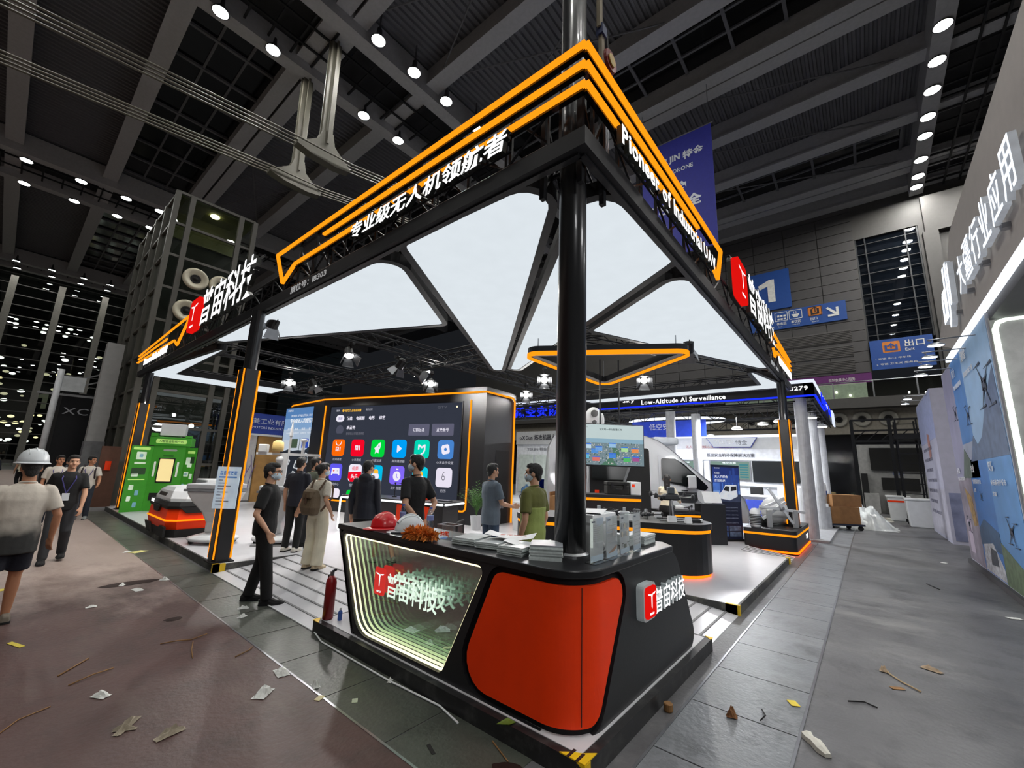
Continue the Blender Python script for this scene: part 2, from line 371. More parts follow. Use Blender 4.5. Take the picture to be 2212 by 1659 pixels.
# lamps
LENS = glow('hall_lamp_lens', (255, 252, 246), HALL_LAMP)
HOUS = mat('lamp_housing', (70, 70, 72), .5, .3)
lamp0 = None
def hall_lamp(x, y, z, label):
    global lamp0
    if lamp0 is None:
        lamp0 = T('hall_downlight', label, 'lamp', (x, y, z), 0, 'hall downlights under the roof')
        MB().lathe([(.1, .75), (.12, .7), (.14, .35), (.36, .05), (.38, 0), (.34, 0), (.33, .02), (.12, .3)], 14).build('housing', HOUS, lamp0, smooth=True)
        MB().lathe([(.02, .012), (.31, .01), (.31, .03), (.02, .032)], 12).build('lens', LENS, lamp0)
        MB().box(-.03, .03, -.03, .03, .7, 1.8).build('bracket', HOUS, lamp0)
    else: dup(lamp0, None, (x, y, z), label=label)
rows = [(16.75, 'on the near edge of the middle catwalk', [5.7, 8.6, 10.8, 13.1, 15.5, 17.8]), (21.55, 'on the far edge of the middle catwalk', [3.15, 5.5, 10.7, 13.2, 17.8]),
        (-4.72, 'in the row along the aisle girder', [24.4, 26.6, 28.7, 30.9, 32.7, 35.2, 37.2, 38.6]), (-8.55, 'in the outer row behind the aisle girder', [28.2, 30.5, 32.7, 35.0, 37.3]),
        (45.1, 'on the near edge of the second catwalk', [-2.3, .55, 3.2, 5.4]), (49.3, 'on the far edge of the second catwalk', [-2.3, .5, 3.2, 5.5]),
        (71.6, 'on the third catwalk before the glass wall', [-2.3, .45, 3.1, 5.5]), (74.4, 'on the far side of the third catwalk', [-2.2, .6, 3.1, 5.6])]
ORD = ('first', 'second', 'third', 'fourth', 'fifth', 'sixth', 'seventh', 'eighth')
for y, s, xs in rows:
    for i, x in enumerate(xs): hall_lamp(x, y, 22.5 if y < 70 else 22.6, '%s warm-white downlight from the near end, %s' % (ORD[i], s) if y < 0 else '%s warm-white downlight from the glass tower side, %s' % (ORD[i], s))
for y in (16.75, 21.55, -4.72):     # the same rows go on behind the viewer
    for x in (-14, -9, -4) if y > 0 else (2, 6.5, 11, 15.5): hall_lamp(x, y, 22.5, 'round warm-white downlight in a row running on overhead')
for x, y in [(x, y) for y in (3, -12, -22) for x in (-12, -6, 0, 6)]: hall_lamp(x, y, 22.5, 'round warm-white downlight in a row running on overhead')  # unseen lamps added to brighten upright faces such as the counter front
for x, y in ((11.8, 8.3), (24, 16.7), (28, 16.7), (32, 16.7), (36, 16.7), (-9, -4.7), (-4, -4.7)): hall_lamp(x, y, 22.5, 'round warm-white downlight by itself between roof beams')
# hanging struts and tension rods under the middle catwalk
STRUT = mat('cream_steel_paint', (88, 85, 74), .5, var=.05)
for y, lab in ((22.05, 'cream steel hanger post under the far catwalk girder with splayed foot'), (18.95, 'cream steel hanger post under the near catwalk girder with splayed foot')):
    t = T('hanger_post', lab, 'strut', (7.6, y, 16.3), 0)
    MB().bar((7.5, y, 22.8), (7.65, y, 16.9), .5, .34, (0, 1, 0)).build('post', STRUT, t, W=True, bev=.02)
    MB().bar((7.5, y, 22.8), (7.65, y, 16.9), .62, .06, (0, 1, 0)).bar((7.5, y - .3, 22.8), (7.65, y - .3, 16.9), .1).build('flange', STRUT, t, W=True)
    MB().loft([[(7.65 + a * w, y + b, zz) for a, b in ((-1, -.22), (1, -.22), (1, .22), (-1, .22))] for w, zz in ((.25, 17.6), (.4, 17.0), (1.0, 16.5), (1.3, 16.3), (1.3, 16.15), (.6, 16.0))]).build('saddle', STRUT, t, W=True)
    for d in (-.36, -.12, .12, .36):
        r = MB().tube([(-14, y + d, 13.9), (6.4, y + d, 16.33), (7.65, y + d, 16.42), (9, y + d, 16.55), (23, y + d, 19.2)], .04, 6).build('tension_rod', STRUT, t, W=True, smooth=True)
# ---- end wall with signs
TILE = mat('end_wall_panel', (76, 74, 74), .6, var=.05)
PIL = mat('pale_stone_wall', (78, 76, 74), .6, var=.05)
WALL = MB().box(40.06, 40.6, -1.0, 40, 9.6, 23.6).box(40.06, 40.6, -12, -4.6, 0, 23.6).box(40.3, 40.6, -4.6, -1, 11.9, 23.6).box(40.06, 40.6, -4.6, -1, 20.3, 23.6).box(40.06, 40.6, -60, -12, 0, 23.6).box(45, 45.6, -6, 42, 0, 10).build('wall_end', PIL, kind='structure')
tp = None
for r in range(17):
    z = 9.65 + r * .82
    for c in range(8):
        y = -.95 + c * 2.3
        me = tp
        o = MB().box(39.98, 40.08, y + .02, y + 2.27, z + .02, z + .80)
        o.build('wall_panel', TILE, WALL)
LOUV = mat('louvre_grille', (86, 84, 82), .6)
for z in (12.2, 11.0, 9.85):
    g = MB().box(39.94, 39.99, -.1, 8, z, z + .95 if z > 12 else z + .9).build('louvre_panel', LOUV, WALL)
    for i in range(7): MB().box(39.9, 39.95, -.1, 8, z + .05 + i * .125, z + .09 + i * .125).build('louvre_slat', LOUV, g)
MB().box(39.6, 40.06, -8.1, -4.9, 19.4, 22.2).build('bulkhead', PIL, WALL); MB().box(39.5, 40.06, -5.55, -4.75, 3, 19.4).build('pilaster', PIL, WALL); MB().box(39.5, 40.06, -8.6, -7.7, 3, 19.4).build('pilaster', PIL, WALL)
WIN = MB().box(40.2, 40.25, -4.6, -1, 11.9, 20.3).build('window_1', pane('window_glass', .12, (.5, .55, .62)), kind='structure')
MULW = mat('window_mullion_dark', (44, 46, 50), .5)
for z in [12.4 + i * .82 for i in range(10)]: MB().box(40.12, 40.2, -4.6, -1, z, z + .05).build('mullion', MULW, WIN)
for y in (-4.55, -3.9, -1.6, -1.05): MB().box(40.1, 40.2, y - .04, y + .04, 11.9, 20.3).build('mullion', MULW, WIN)
NIGHT = mat('night_room', (22, 24, 28), .8)
MB().box(43.5, 43.7, -6, 2, 11, 21).build('wall_stairwell', NIGHT, kind='structure')
SL = glow('small_far_lamp', (255, 248, 225), 6, False)
for i, z in enumerate((19.3, 18.3, 17.1, 16.3, 15.6, 14.7, 14.0, 13.4, 12.9, 12.5)):
    o = MB().lathe([(.09, 0), (.1, .06), (.05, .09)], 8, sx=1.6).build('stairwell_lamp', SL, loc=(43.2, -2.95 + i * .045, z))
    base(o, 'small warm lamp behind the tall dark window, %s from the top' % ('first', 'second', 'third', 'fourth', 'fifth', 'sixth', 'seventh', 'eighth', 'ninth', 'tenth')[i], 'lamp', 'lamps up the stairwell')
MB().box(43.3, 43.4, -3.2, -1.7, 12.7, 13.1).build('landing_lightbox', glow('dim_landing', (150, 140, 90), .5, False), parent=None, label='dim yellowish lit landing behind the tall dark window', cat='light panel')
SB = mat('sign_blue', (28, 70, 140), .5, em=.12, var=.05); SO = mat('sign_orange', (200, 118, 40), .5, em=.12); SWH = mat('sign_white', (214, 214, 208), .6, em=.12)
WU, WV = (0, -1, 0), (0, 0, 1)      # reading directions on the end wall
def sign_board(label, y0, y1, z0, z1, x=39.85):
    t = T('hall_sign', label, 'sign', (x, y0, z0)); MB().box(x, x + .1, y1, y0, z0, z1).build('panel', SB, t, W=True); return t
t = sign_board('square blue hall sign with a large white number 1 on the end wall', 6.75, 3.45, 15.75, 19.2)
ONE = [(.68, 0), (1.2, 0), (1.2, 2.0), (.82, 2.0), (.0, 1.62), (.08, 1.22), (.68, 1.45)]
MB().prism(ONE, .03, (39.84, 5.75, 16.45), WU, WV).build('numeral', SWH, t, W=True)
t = sign_board('long blue direction sign with pictograms and a white arrow under the number 1', 6.6, 0, 13.95, 15.5)
MB().prism([(0, .7), (.12, .8), (.62, .3), (.62, .7), (.78, .7), (.78, 0), (.08, 0), (.08, .16), (.5, .16)], .03, (39.84, 1.25, 14.35), WU, WV).build('arrow', SWH, t, W=True)
def flip(p): return p
for k, (y, s) in enumerate(((4.75, '休息区'), (3.75, '餐饮区'), (2.45, '出口'))):
    if s == '出口': print_rect(t, 'pictogram_field', SO, (39.85, y, 14.62), WU, WV, 0, .95, 0, .78, .08)
    mb = MB(); mb.ring(rrect(.02, .93, .0, .78, .06), rrect(.06, .89, .04, .74, .05), .012, (39.845, y, 14.62), WU, WV)
    if k == 0:
        for a in (.2, .42, .64): mb.box(39.83, 39.845, y - a - .16, y - a, 14.98, 15.14).box(39.83, 39.845, y - a - .16, y - a, 14.72, 14.86)
    elif k == 1: mb.prism([(.2, .42), (.75, .42), (.6, .15), (.35, .15)], .02, (39.845, y, 14.62), WU, WV).box(39.83, 39.845, y - .4, y - .36, 15.1, 15.28).box(39.83, 39.845, y - .55, y - .51, 15.1, 15.28)
    else: mb.prism([(.2, .12), (.75, .12), (.75, .6), (.62, .6), (.62, .24), (.33, .24), (.33, .6), (.2, .6)], .02, (39.845, y, 14.62), WU, WV).prism([(.47, .3), (.47, .68), (.36, .58), (.3, .64), (.475, .76), (.65, .64), (.59, .58), (.53, .66), (.53, .3)], .03, (39.845, y, 14.62), WU, WV)
    mb.build('pictogram', SWH if k < 2 else INK, t, W=True)
    text(t, s, SWH, (39.84, y - .12, 14.28), WU, WV, .7 if len(s) > 2 else .5, .24, .01, .01)
    text(t, ('Rest', 'Dining Area', 'Exit')[k], SWH, (39.84, y - .22, 14.1), WU, WV, .5 if k else .3, .1, .01)
t = sign_board('blue exit sign board with orange exit symbol below the dark window', -1.05, -4.4, 9.75, 11.95)
print_rect(t, 'exit_field', SO, (39.85, -1.75, 10.95), WU, WV, 0, .95, 0, .8, .08)
MB().prism([(.12, .12), (.82, .12), (.82, .55), (.7, .55), (.7, .24), (.24, .24), (.24, .55), (.12, .55)], .02, (39.84, -1.75, 10.95), WU, WV).prism([(.43, .3), (.43, .5), (.3, .42), (.25, .48), (.47, .7), (.69, .48), (.64, .42), (.51, .5), (.51, .3)], .02, (39.84, -1.75, 10.95), WU, WV).build('exit_symbol', SB, t, W=True)
text(t, '出口', SWH, (39.84, -2.9, 11.25), WU, WV, 1.15, .5, .02, .01); text(t, 'Exit', SWH, (39.84, -2.95, 10.95), WU, WV, .5, .2, .02, .01)
text(t, '1 号馆 出口 停车场', SWH, (39.84, -1.3, 10.45), WU, WV, 1.9, .14, .005); text(t, '2 号馆 卫生间 服务台', SWH, (39.84, -1.3, 10.05), WU, WV, 2.2, .14, .005)
# mezzanine
MZ = MB().box(37.5, 45, -8, 42, 6.75, 7.45).build('mezzanine_slab', PIL, kind='structure')
MB().box(38.5, 38.9, -8, 42, 5.0, 6.8).build('wall_below_mezzanine', mat('lit_bulkhead', (150, 144, 132), .6), kind='structure')
MB().box(38.9, 39, -9, 42, 0, 5.0).build('wall_dark_glazing', mat('dark_glazing', (16, 18, 24), .15, spec=.6), kind='structure')
RG = pane('rail_glass', .1, (.9, .95, .93))
t = T('glass_railing', 'glass railing with steel handrail along the mezzanine edge', 'railing', (37.6, 0, 7.45))
for i in range(14):
    y = -7.5 + i * 2.2
    MB().box(37.6, 37.63, y + .05, y + 2.15, 7.5, 8.45).build('glass_panel', RG, t, W=True); MB().box(37.55, 37.65, y - .04, y + .04, 7.45, 8.6).build('baluster', STEEL, t, W=True)
MB().tube([(37.6, -7.5, 8.6), (37.6, 23.5, 8.6)], .04, 8).build('handrail', STEEL, t, W=True)
t = T('mezzanine_banner', 'purple and magenta banner strip above the pale green shop front on the mezzanine', 'banner', (39.8, 2.5, 8.6))
MB().box(39.8, 39.9, -.95, 9, 8.9, 9.6).build('panel', mat('banner_purple', (88, 28, 92), .6, em=.15), t, W=True)
text(t, '深圳会展中心服务', SWH, (39.79, 1.6, 9.1), WU, WV, 1.6, .25, .005)
MB().box(39.8, 39.9, -.6, 9, 7.45, 8.9).build('shop_front', mat('pale_green_wall', (150, 160, 140), .6, em=.1), t, W=True)
for i, (y, z) in enumerate(((1.2, 8.2), (.4, 7.9), (-1.6, 8.0), (-3, 8.3), (-3.1, 7.9), (-3.9, 8.2), (-3.6, 7.7), (-2.95, 7.7))):
    base(MB().lathe([(.05, 0), (.07, .1), (.03, .16)], 8).build('mezzanine_lamp', SL, loc=(42.5 if y < -1 else 39.7, y, z)), 'small warm lamp behind the mezzanine railing, %s counted from the shop front' % ORD[i], 'lamp', 'lamps on the mezzanine')
# jet nozzles
NOZ = mat('nozzle_grey', (165, 162, 152), .5); NOZC = mat('nozzle_cream', (196, 190, 168), .5, var=.05)
def nozzle(m, label, o, N, r, group):
    t = T('jet_nozzle', label, 'air nozzle', o, 0, group); q = V3(N).to_track_quat('Z', 'Y').to_matrix().to_4x4()
    MB().lathe([(r * 1.2, 0), (r * 1.22, r * .12), (r * 1.12, r * .3), (r * .98, r * .34), (r * .8, r * .22), (r * .62, r * .1), (r * .5, r * .05), (r * .5, .01)], 28, M=q).build('flange_ring', m, t, smooth=True)
    MB().lathe([(.01, r * .05), (r * .5, r * .05), (r * .5, r * .07), (.01, r * .07)], 20, M=q).build('throat', DARK, t)
    MB().lathe([(.01, r * .3), (r * .1, r * .28), (r * .26, r * .12), (r * .3, r * .07)], 16, M=q).build('core', RUBBER, t)
for i, y in enumerate((1.2, -.1, -1.5, 2.6, 4, 5.4, 6.8)): nozzle(NOZ, 'round grey air nozzle under the mezzanine, %s' % ('beside the dark column', 'in the middle of the open stretch', 'on the exit side', 'partly behind the neighbouring stand', 'behind the white stand columns', 'hidden deep behind the blue stand', 'last of the row')[i], (38.48, y, 6.05), (-1, 0, 0), .45, 'nozzles under the mezzanine')
# ---- glass wall far beyond, with lamp reflections built as glowing bodies behind it
GLZ = pane('curtain_glass', .06, (.55, .6, .58))
WG = MB().box(-40, 40, 76, 76.05, 0, 24.3).build('wall_far_glass', GLZ, kind='structure')
MUL = mat('mullion_grey', (120, 118, 110), .5)
for i in range(18): z = 1.2 + i * 1.25; MB().box(-38, 40, 75.9, 76, z - .05, z + .05).build('mullion', LOUV, WG)
for x in (-6.2, -2.2, 1.75, 5.7, 9.7, 13.7, 17.7): MB().box(x - .3, x + .3, 75.3, 75.9, 0, 22).build('mullion_post', MUL, WG)
NX = mat('next_hall_dark', (18, 19, 21), .9)
MB().box(-50, 45, 118, 118.5, 0, 26).box(-50, 45, 76, 118, 26, 26.3).build('wall_next_hall', NX, kind='structure')
rnd = random.Random(3)
FL = [glow('lamp_reflection_%s' % n, c, s, False) for n, c, s in (('warm', (255, 226, 170), 5), ('white', (255, 250, 240), 6), ('dim', (220, 205, 170), 2.2))]
far0 = {}
def reflection_glint(x, y, z, i):  # a glowing body behind the glass in place of a reflected lamp
    if i not in far0:
        far0[i] = base(MB().ell((0, 0, 0), (.34, .2, .2), 8, 5).build('lamp_reflection', FL[i], loc=(x, y, z)), 'tiny glowing body standing in for a lamp reflection in the dark glass wall', 'lamp', 'lamp reflections in the far glass wall')
    else:
        o = far0[i].copy(); COL.objects.link(o); o.location = (x, y, z); s = rnd.uniform(.55, 1.15); o.scale = (s, s, s)
for i in range(150):
    y = rnd.uniform(80, 112); u = rnd.random()
    reflection_glint(rnd.uniform(-10, 11) * y / 100, y, 3 + 13 * u ** 1.8, rnd.choice((0, 1, 1, 2)))
for x in (-6, -3.6, -1.2, 1.2, 3.2, 5.5):
    for k in range(3): reflection_glint(x * 1.3, 96 + k * 5, 21 + k * .3, 1)
t = T('distant_hall_number', 'faint white hall number 1 glowing through the far glass wall', 'sign', (2.6, 90, 7.8)); MB().prism([(a, b * 1.1) for a, b in ONE], .05, (2.2, 90, 7.7), (1, 0, 0), (0, 0, 1)).build('numeral', mat('dim_number', (150, 150, 130), .8, em=.25), t, W=True)
for x0, x1, y0, y1, nm in ((-30.3, -30, -32, 118, 'wall_left'), (-30, 46, -32.3, -32, 'wall_right'), ):
    MB().box(x0, x1, y0, y1, 0, 24.5).build(nm, mat('plain_hall_wall', (120, 118, 114), .7), kind='structure')
# ---- air shaft tower of glass beside the stand
t = T('glass_air_tower', 'tall glass and steel shaft tower with round air nozzles beside the stand', 'tower', (2.9, 20.5, 0))
TWM = mat('tower_steel', (80, 78, 72), .5, var=.05); TG = pane('tower_glass', .06, (.72, .76, .72))
x0, x1, y0, y1 = 2.9, 5.75, 20.5, 27.5
for i in range(9):
    z = .1 + i * 1.36
    for a, b in ((x0, 3.4), (3.4, 5.2), (5.2, x1)): MB().box(a + .05, b - .05, y0 + .02, y0 + .04, z + .05, z + 1.31).build('glass_pane', TG, t, W=True)
    for j in range(4): MB().box(x0 + .02, x0 + .04, y0 + j * 1.75 + .05, y0 + j * 1.75 + 1.7, z + .05, z + 1.31).build('glass_pane', TG, t, W=True)
for i in range(10):
    z = .1 + i * 1.36
    MB().box(x0, x1, y0 - .04, y0 + .06, z - .05, z + .05).build('transom', TWM, t, W=True); MB().box(x0 - .04, x0 + .06, y0, y1, z - .05, z + .05).build('transom', TWM, t, W=True)
for x in (x0, 3.4, 5.2, x1): MB().box(x - .09, x + .09, y0 - .08, y0 + .1, 0, 12.35).build('post', TWM, t, W=True)
for j in range(1, 5): MB().box(x0 - .08, x0 + .1, y0 + j * 1.75 - .09, y0 + j * 1.75 + .09, 0, 12.35).build('post', TWM, t, W=True)
MB().box(x0 + .2, x1, y0 + 1.6, y1, 0, 11.2).build('inner_shaft', mat('shaft_dark', (44, 45, 43), .7), t, W=True)
MB().box(x0 + .1, x1, y0 + .1, y1, 12.2, 12.3).build('top_slab', mat('olive_soffit', (110, 112, 74), .7, var=.1), t, W=True)
MB().box(x0 + .2, x1 - .1, y0 + 1.5, y0 + 1.62, 11, 12.2).build('soffit_band', MATS['olive_soffit'], t, W=True)
base(MB().lathe([(.16, .06), (.18, .0), (.15, -.03), (.02, -.03)], 12).build('tower_downlight', glow('tower_lamp', (255, 240, 190), 9), loc=(4.35, 21.1, 12.15)), 'small downlight under the roof of the glass tower', 'lamp')
for i, (x, z) in enumerate(((3.95, 8.85), (4.85, 8.85), (3.85, 7.45))): nozzle(NOZC, 'round cream air nozzle on the glass tower, %s' % ('upper one nearer the corner post', 'upper one nearer the lettering', 'lower one behind the orange arrow')[i], (x, 20.36, z), (0, -1, 0), .37, 'nozzles on the glass tower')

# ================================================================ the corner stand: platform
PLAT = mat('white_platform', (200, 200, 204), .32, var=.03, spec=.5); EDGE = mat('platform_edge', (62, 62, 62), .6, dirt=(110, 108, 100)); STRIPE = mat('grey_ramp_strip', (120, 120, 122), .6)
YEL = mat('yellow_tape', (226, 186, 20), .5)
pf = MB().prism([(2.5, 7.95), (3.75, 7.95), (3.75, 2.6), (6.45, 2.6), (6.45, 1.47), (11.0, 1.47), (11.0, 2.4), (15, 2.4), (15, 18.5), (2.5, 18.5)], .12)
PL = pf.build('floor_platform', PLAT, kind='structure')
MB().box(2.47, 2.5, 7.93, 18.5, 0, .122).box(2.47, 3.75, 7.92, 7.95, 0, .118).box(6.42, 6.45, 1.46, 2.6, 0, .121).box(6.45, 11, 1.44, 1.47, 0, .122).box(11, 11.03, 1.44, 2.4, 0, .121).build('platform_edge', EDGE, PL)
for x0, x1, y0, y1 in ((6.42, 6.47, 1.43, 1.6), (10.9, 11.03, 1.42, 1.5), (2.44, 2.52, 7.9, 8.0), (2.44, 2.6, 7.9, 7.95)): MB().box(x0, x1, y0, y1, 0, .125).build('corner_tape', YEL, PL)
def ramp(pts, name, lines):
    r = MB().add([(x, y, z) for x, y, z in pts] + [(x, y, -.01) for x, y, z in pts], [(0, 1, 2, 3), (7, 6, 5, 4), (0, 4, 5, 1), (1, 5, 6, 2), (2, 6, 7, 3), (3, 7, 4, 0)]).build(name, PLAT, PL)
    for a, b in lines: MB().bar(a, b, .028, .012).build('ramp_strip', STRIPE, r)
ramp([(2.45, 4.5, .004), (3.75, 4.5, .12), (3.75, 7.93, .12), (2.45, 7.93, .004)], 'entry_ramp', [((x, 4.5, .004 + (x - 2.45) * .0893), (x, 7.93, .004 + (x - 2.45) * .0893)) for x in (2.62, 2.82, 3.03, 3.25, 3.47, 3.7)])
ramp([(4.8, 1.45, .004), (6.43, 1.45, .004), (6.43, 2.6, .12), (4.8, 2.6, .12)], 'entry_ramp', [((4.8, y, .004 + (y - 1.45) * .1), (6.43, y, .004 + (y - 1.45) * .1)) for y in (1.6, 1.78, 1.97, 2.16, 2.38)])
ramp([(11.03, 1.45, .004), (12.0, 1.45, .004), (12.0, 2.4, .12), (11.03, 2.4, .12)], 'entry_ramp', [((11.03 + i * .2, 1.45, .006), (11.03 + i * .2, 2.4, .122)) for i in range(1, 5)])
base(MB().tube([(2.43, y, .012) for y in (7.85, 6, 4.6)] + [(2.36, 4.3, .012), (2.37, 3.2, .012), (2.41, 2.6, .012), (2.36, 2.35, .009)], .008, 6).build('floor_cable', WPLAS, smooth=True), 'thin white cable lying along the edge of the ramp and counter plinth', 'cable')
# ---------------------------------------------------------------- reception counter on the corner
CT = T('reception_counter', 'black corner reception counter with red wrap panel and infinity mirror', 'counter', (2.5, 1.47, 0))
PLN = mat('plinth_black', (30, 30, 32), .45, dirt=(60, 60, 60), dscale=8)
MB().prism([(2.42, 4.62), (2.42, 1.39), (5.0, 1.39), (5.0, 2.25), (3.3, 2.25), (3.3, 4.62)], .12).build('plinth', PLN, CT, W=True)
MB().prism([(2.482, 4.58), (2.482, 1.452), (4.96, 1.452), (4.96, 2.21), (3.26, 2.21), (3.26, 4.58)], .124, t0=.119).build('plinth_top', PLAT, CT, W=True)
for p in ([(2.418, 1.388), (2.56, 1.388), (2.5, 1.45), (2.47, 1.5), (2.418, 1.56)], [(2.415, 4.625), (2.415, 4.5), (2.5, 4.625)], [(5.005, 1.385), (4.93, 1.385), (5.005, 1.46)]): MB().prism(p, .126, t0=.12).build('hazard_tape', YEL, CT, W=True)
for a, b_ in ((1.43, 1.45), (1.49, 1.51)): MB().box(2.416, 2.5, a, b_, .124, .1265).build('tape_stripe', BLACK, CT, W=True)
MB().box(2.415, 2.42, 1.385, 1.44, .04, .118).build('tape_side', YEL, CT, W=True); MB().box(2.42, 2.48, 1.385, 1.39, .05, .118).build('tape_side', YEL, CT, W=True)
for z in (.03, .08): MB().bar((2.413, 1.388, z), (2.413, 1.44, z + .03), .005, .016).build('tape_stripe', BLACK, CT, W=True)
RC = .3
def cmap(u, n=0.):
    """u runs along the counter front: negative down the mirror side, positive along the lettered side; n is depth behind the face."""
    r = RC
    if u <= -r: return (2.5 + n, 1.47 - u)
    if u >= r: return (2.5 + u, 1.47 + n)
    a = (u / r) * pi / 4; cx, cy = 2.5 + r, 1.47 + r; q = r - n
    return (cx - q * cos(a + pi / 4), cy - q * sin(a + pi / 4))
def shell(outer, holes, n0, n1, us):
    """Sheet with openings that follows the counter front, from depth n0 to n1."""
    co = []; ed = []
    def loop(p):
        k = len(co); q = []
        for i in range(len(p)):
            a = p[i]; b = p[(i + 1) % len(p)]; q.append(a)
            cut = sorted([(u - a[0]) / (b[0] - a[0]) for u in us if min(a[0], b[0]) + 1e-4 < u < max(a[0], b[0]) - 1e-4]) if abs(b[0] - a[0]) > 1e-6 else []
            q += [(a[0] + (b[0] - a[0]) * t, a[1] + (b[1] - a[1]) * t) for t in cut]
        co.extend(V3((x, y)).to_2d() if len((x, y)) > 2 else V3((x, y, 0)).to_2d() for x, y in q); ed.extend((k + i, k + (i + 1) % len(q)) for i in range(len(q))); return q
    O = loop(outer); H = [loop(h) for h in holes]
    def inside(p, q):
        c = False
        for i in range(len(q)):
            a, b = q[i - 1], q[i]
            if (a[1] > p[1]) != (b[1] > p[1]) and p[0] < (b[0] - a[0]) * (p[1] - a[1]) / (b[1] - a[1]) + a[0]: c = not c
        return c
    for u in us:
        for z in (.2, .4, .6, .8, 1.0):
            if inside((u, z), O) and not any(inside((u, z), h) for h in H): co.append(V3((u, z, 0)).to_2d())
    vs, es, fs, *_ = geometry.delaunay_2d_cdt(co, ed, [], 0, 1e-5)
    F = []
    for f in fs:
        c = (sum(vs[i].x for i in f) / len(f), sum(vs[i].y for i in f) / len(f))
        if inside(c, O) and not any(inside(c, h) for h in H): F.append(tuple(f))
    cnt = {}
    for f in F:
        for i in range(len(f)): cnt[(f[i - 1], f[i])] = 1
    n = len(vs); A = [(*cmap(v.x, n0), v.y) for v in vs]; B = [(*cmap(v.x, n1), v.y) for v in vs]
    return MB().add(A + B, F + [tuple(i + n for i in f[::-1]) for f in F] + [(a, b, n + b, n + a) for a, b in cnt if (b, a) not in cnt])
US = [-RC + RC * i / 11 for i in range(23)]
outer = rpoly([(-2.99, 1.06), (-2.55, .124), (2.27, .124), (1.74, 1.06)], [.1, .22, .12, .3], 6)
gl = rpoly([(-2.915, 1.015), (-2.465, .15), (-1.24, .165), (-.82, 1.015)], [.05, .28, .08, .05], 6)
rp = rpoly([(-.72, 1.0), (-1.08, .175), (.24, .165), (.7, 1.0)], [.1, .2, .2, .12], 6)
shell(outer, [gl, inset(rp, -.045)], 0, .03, US).build('front_panel', BLACK, CT, W=True)
shell(rp, [], .006, .03, US).build('red_panel', VERM, CT, W=True, smooth=False)
MB().bar((*cmap(.06, .004), .18), (*cmap(.06, .004), .99), .004, .004).build('panel_seam', BLACK, CT, W=True)
shell(outer, [gl], .032, .05, US).build('front_backing', BLACKM, CT, W=True)
mb = MB(); mb.prism(rpoly([(4.46, 1.06), (4.02, .124), (1.8, .124), (1.8, 1.06)], [.1, .22, 0, 0], 6), .52, (2.5, 0, 0), (0, 1, 0), (0, 0, 1), .16)
mb.prism(rpoly([(2.8, 1.06), (2.8, .124), (4.77, .124), (4.24, 1.06)], [0, 0, .12, .3], 6), -.52, (0, 1.47, 0), (1, 0, 0), (0, 0, 1), -.1)
mb.prism([(2.6, 1.9), (2.9, 1.6), (3.4, 1.6), (3.4, 2.2), (2.6, 2.2)], 1.06, t0=.124).build('body', BLACK, CT, W=True)
mb = MB()      # wrap round the mirror side end
mb.prism(rpoly([(4.46, 1.06), (4.02, .124), (3.98, .124), (4.42, 1.06)], [.1, .2, .2, .05], 6), .16, (2.5, 0, 0), (0, 1, 0), (0, 0, 1), .0).build('end_panel', BLACK, CT, W=True)
cap = [cmap(u, -.008) for u in [-2.995] + US + [1.76]]
cap = [(2.49, 4.47)] + [cmap(u, -.01) for u in US] + [(4.15, 1.46), (4.3, 1.6), (4.3, 2.02), (3.12, 2.02), (3.12, 4.47)]
MB().prism(cap, 1.1, t0=1.045).build('worktop', mat('worktop_black', (24, 24, 27), .36, var=.08), CT, W=True, bev=.01)
# infinity mirror: half mirror in front, mirror behind, LED strip round the gap, lettering inside
cor = lambda n: [(*cmap(u, n), z) for u, z in gl]
MB().add(cor(.006), [tuple(range(len(gl)))]).build('half_mirror_glass', pane('half_mirror', .56, (.9, .93, .93), (.8, .93, .92)), CT, W=True)
MB().add(cor(.058), [tuple(range(len(gl)))]).build('back_mirror', mirror('silver_mirror', (226, 236, 226)), CT, W=True)
gi = inset(gl, .012)
MB().tube([(*cmap(u, .032), z) for u, z in gi], .010, 6, closed=True).build('led_strip', glow('warm_led', (255, 240, 190), 5.0), CT, W=True)
mb = MB(); n = len(gl); mb.add(cor(.008) + cor(.06), [(i, (i + 1) % n, n + (i + 1) % n, n + i) for i in range(n)]).build('cavity_rim', mat('rim_green_black', (9, 10, 9), .6), CT, W=True)
INL = glow('inner_letter', (236, 255, 236), 2.4); INR = glow('inner_logo', (230, 24, 14), 1.9)
def logo(parent, o, U, V, w, h, m, d, big, nm='logo_plate', fm=None):
    """Rounded red plate with a winged T and four small capitals."""
    U = V3(U).normalized(); Vv = V3(V).normalized(); N = U.cross(Vv)
    p = MB().prism(rrect(0, w, 0, h, w * .16), d, o, U, Vv).build(nm, m, parent, W=True)
    q = V3(o) + N * (d + .001); s = w
    MB().prism([(s * a, h * b) for a, b in ((.14, .80), (.22, .74), (.42, .73), (.46, .66), (.47, .36), (.5, .30), (.53, .36), (.54, .66), (.58, .73), (.78, .74), (.86, .80), (.62, .775), (.54, .74), (.5, .77), (.46, .74), (.38, .775))], .003, q, U, Vv).build('winged_mark', fm or LETW, p, W=True)
    text(p, 'GDU', fm or LETW, q + U * (s * .3) + Vv * (h * .1), U, Vv, s * .4, h * .07, .003, .02, name='small_lettering')
    return p
LU = (0, -1, 0)      # reading direction along the mirror side
logo(CT, (2.513, 3.725, .545), LU, (0, 0, 1), .175, .24, INR, .003, 0)
text(CT, '普宙科技', INL, (2.513, 3.535, .555), LU, (0, 0, 1), .72, .205, .004, .006, per=True, name='inner_letter')
SIL = mat('letter_side', (150, 158, 160), .4, em=.25)
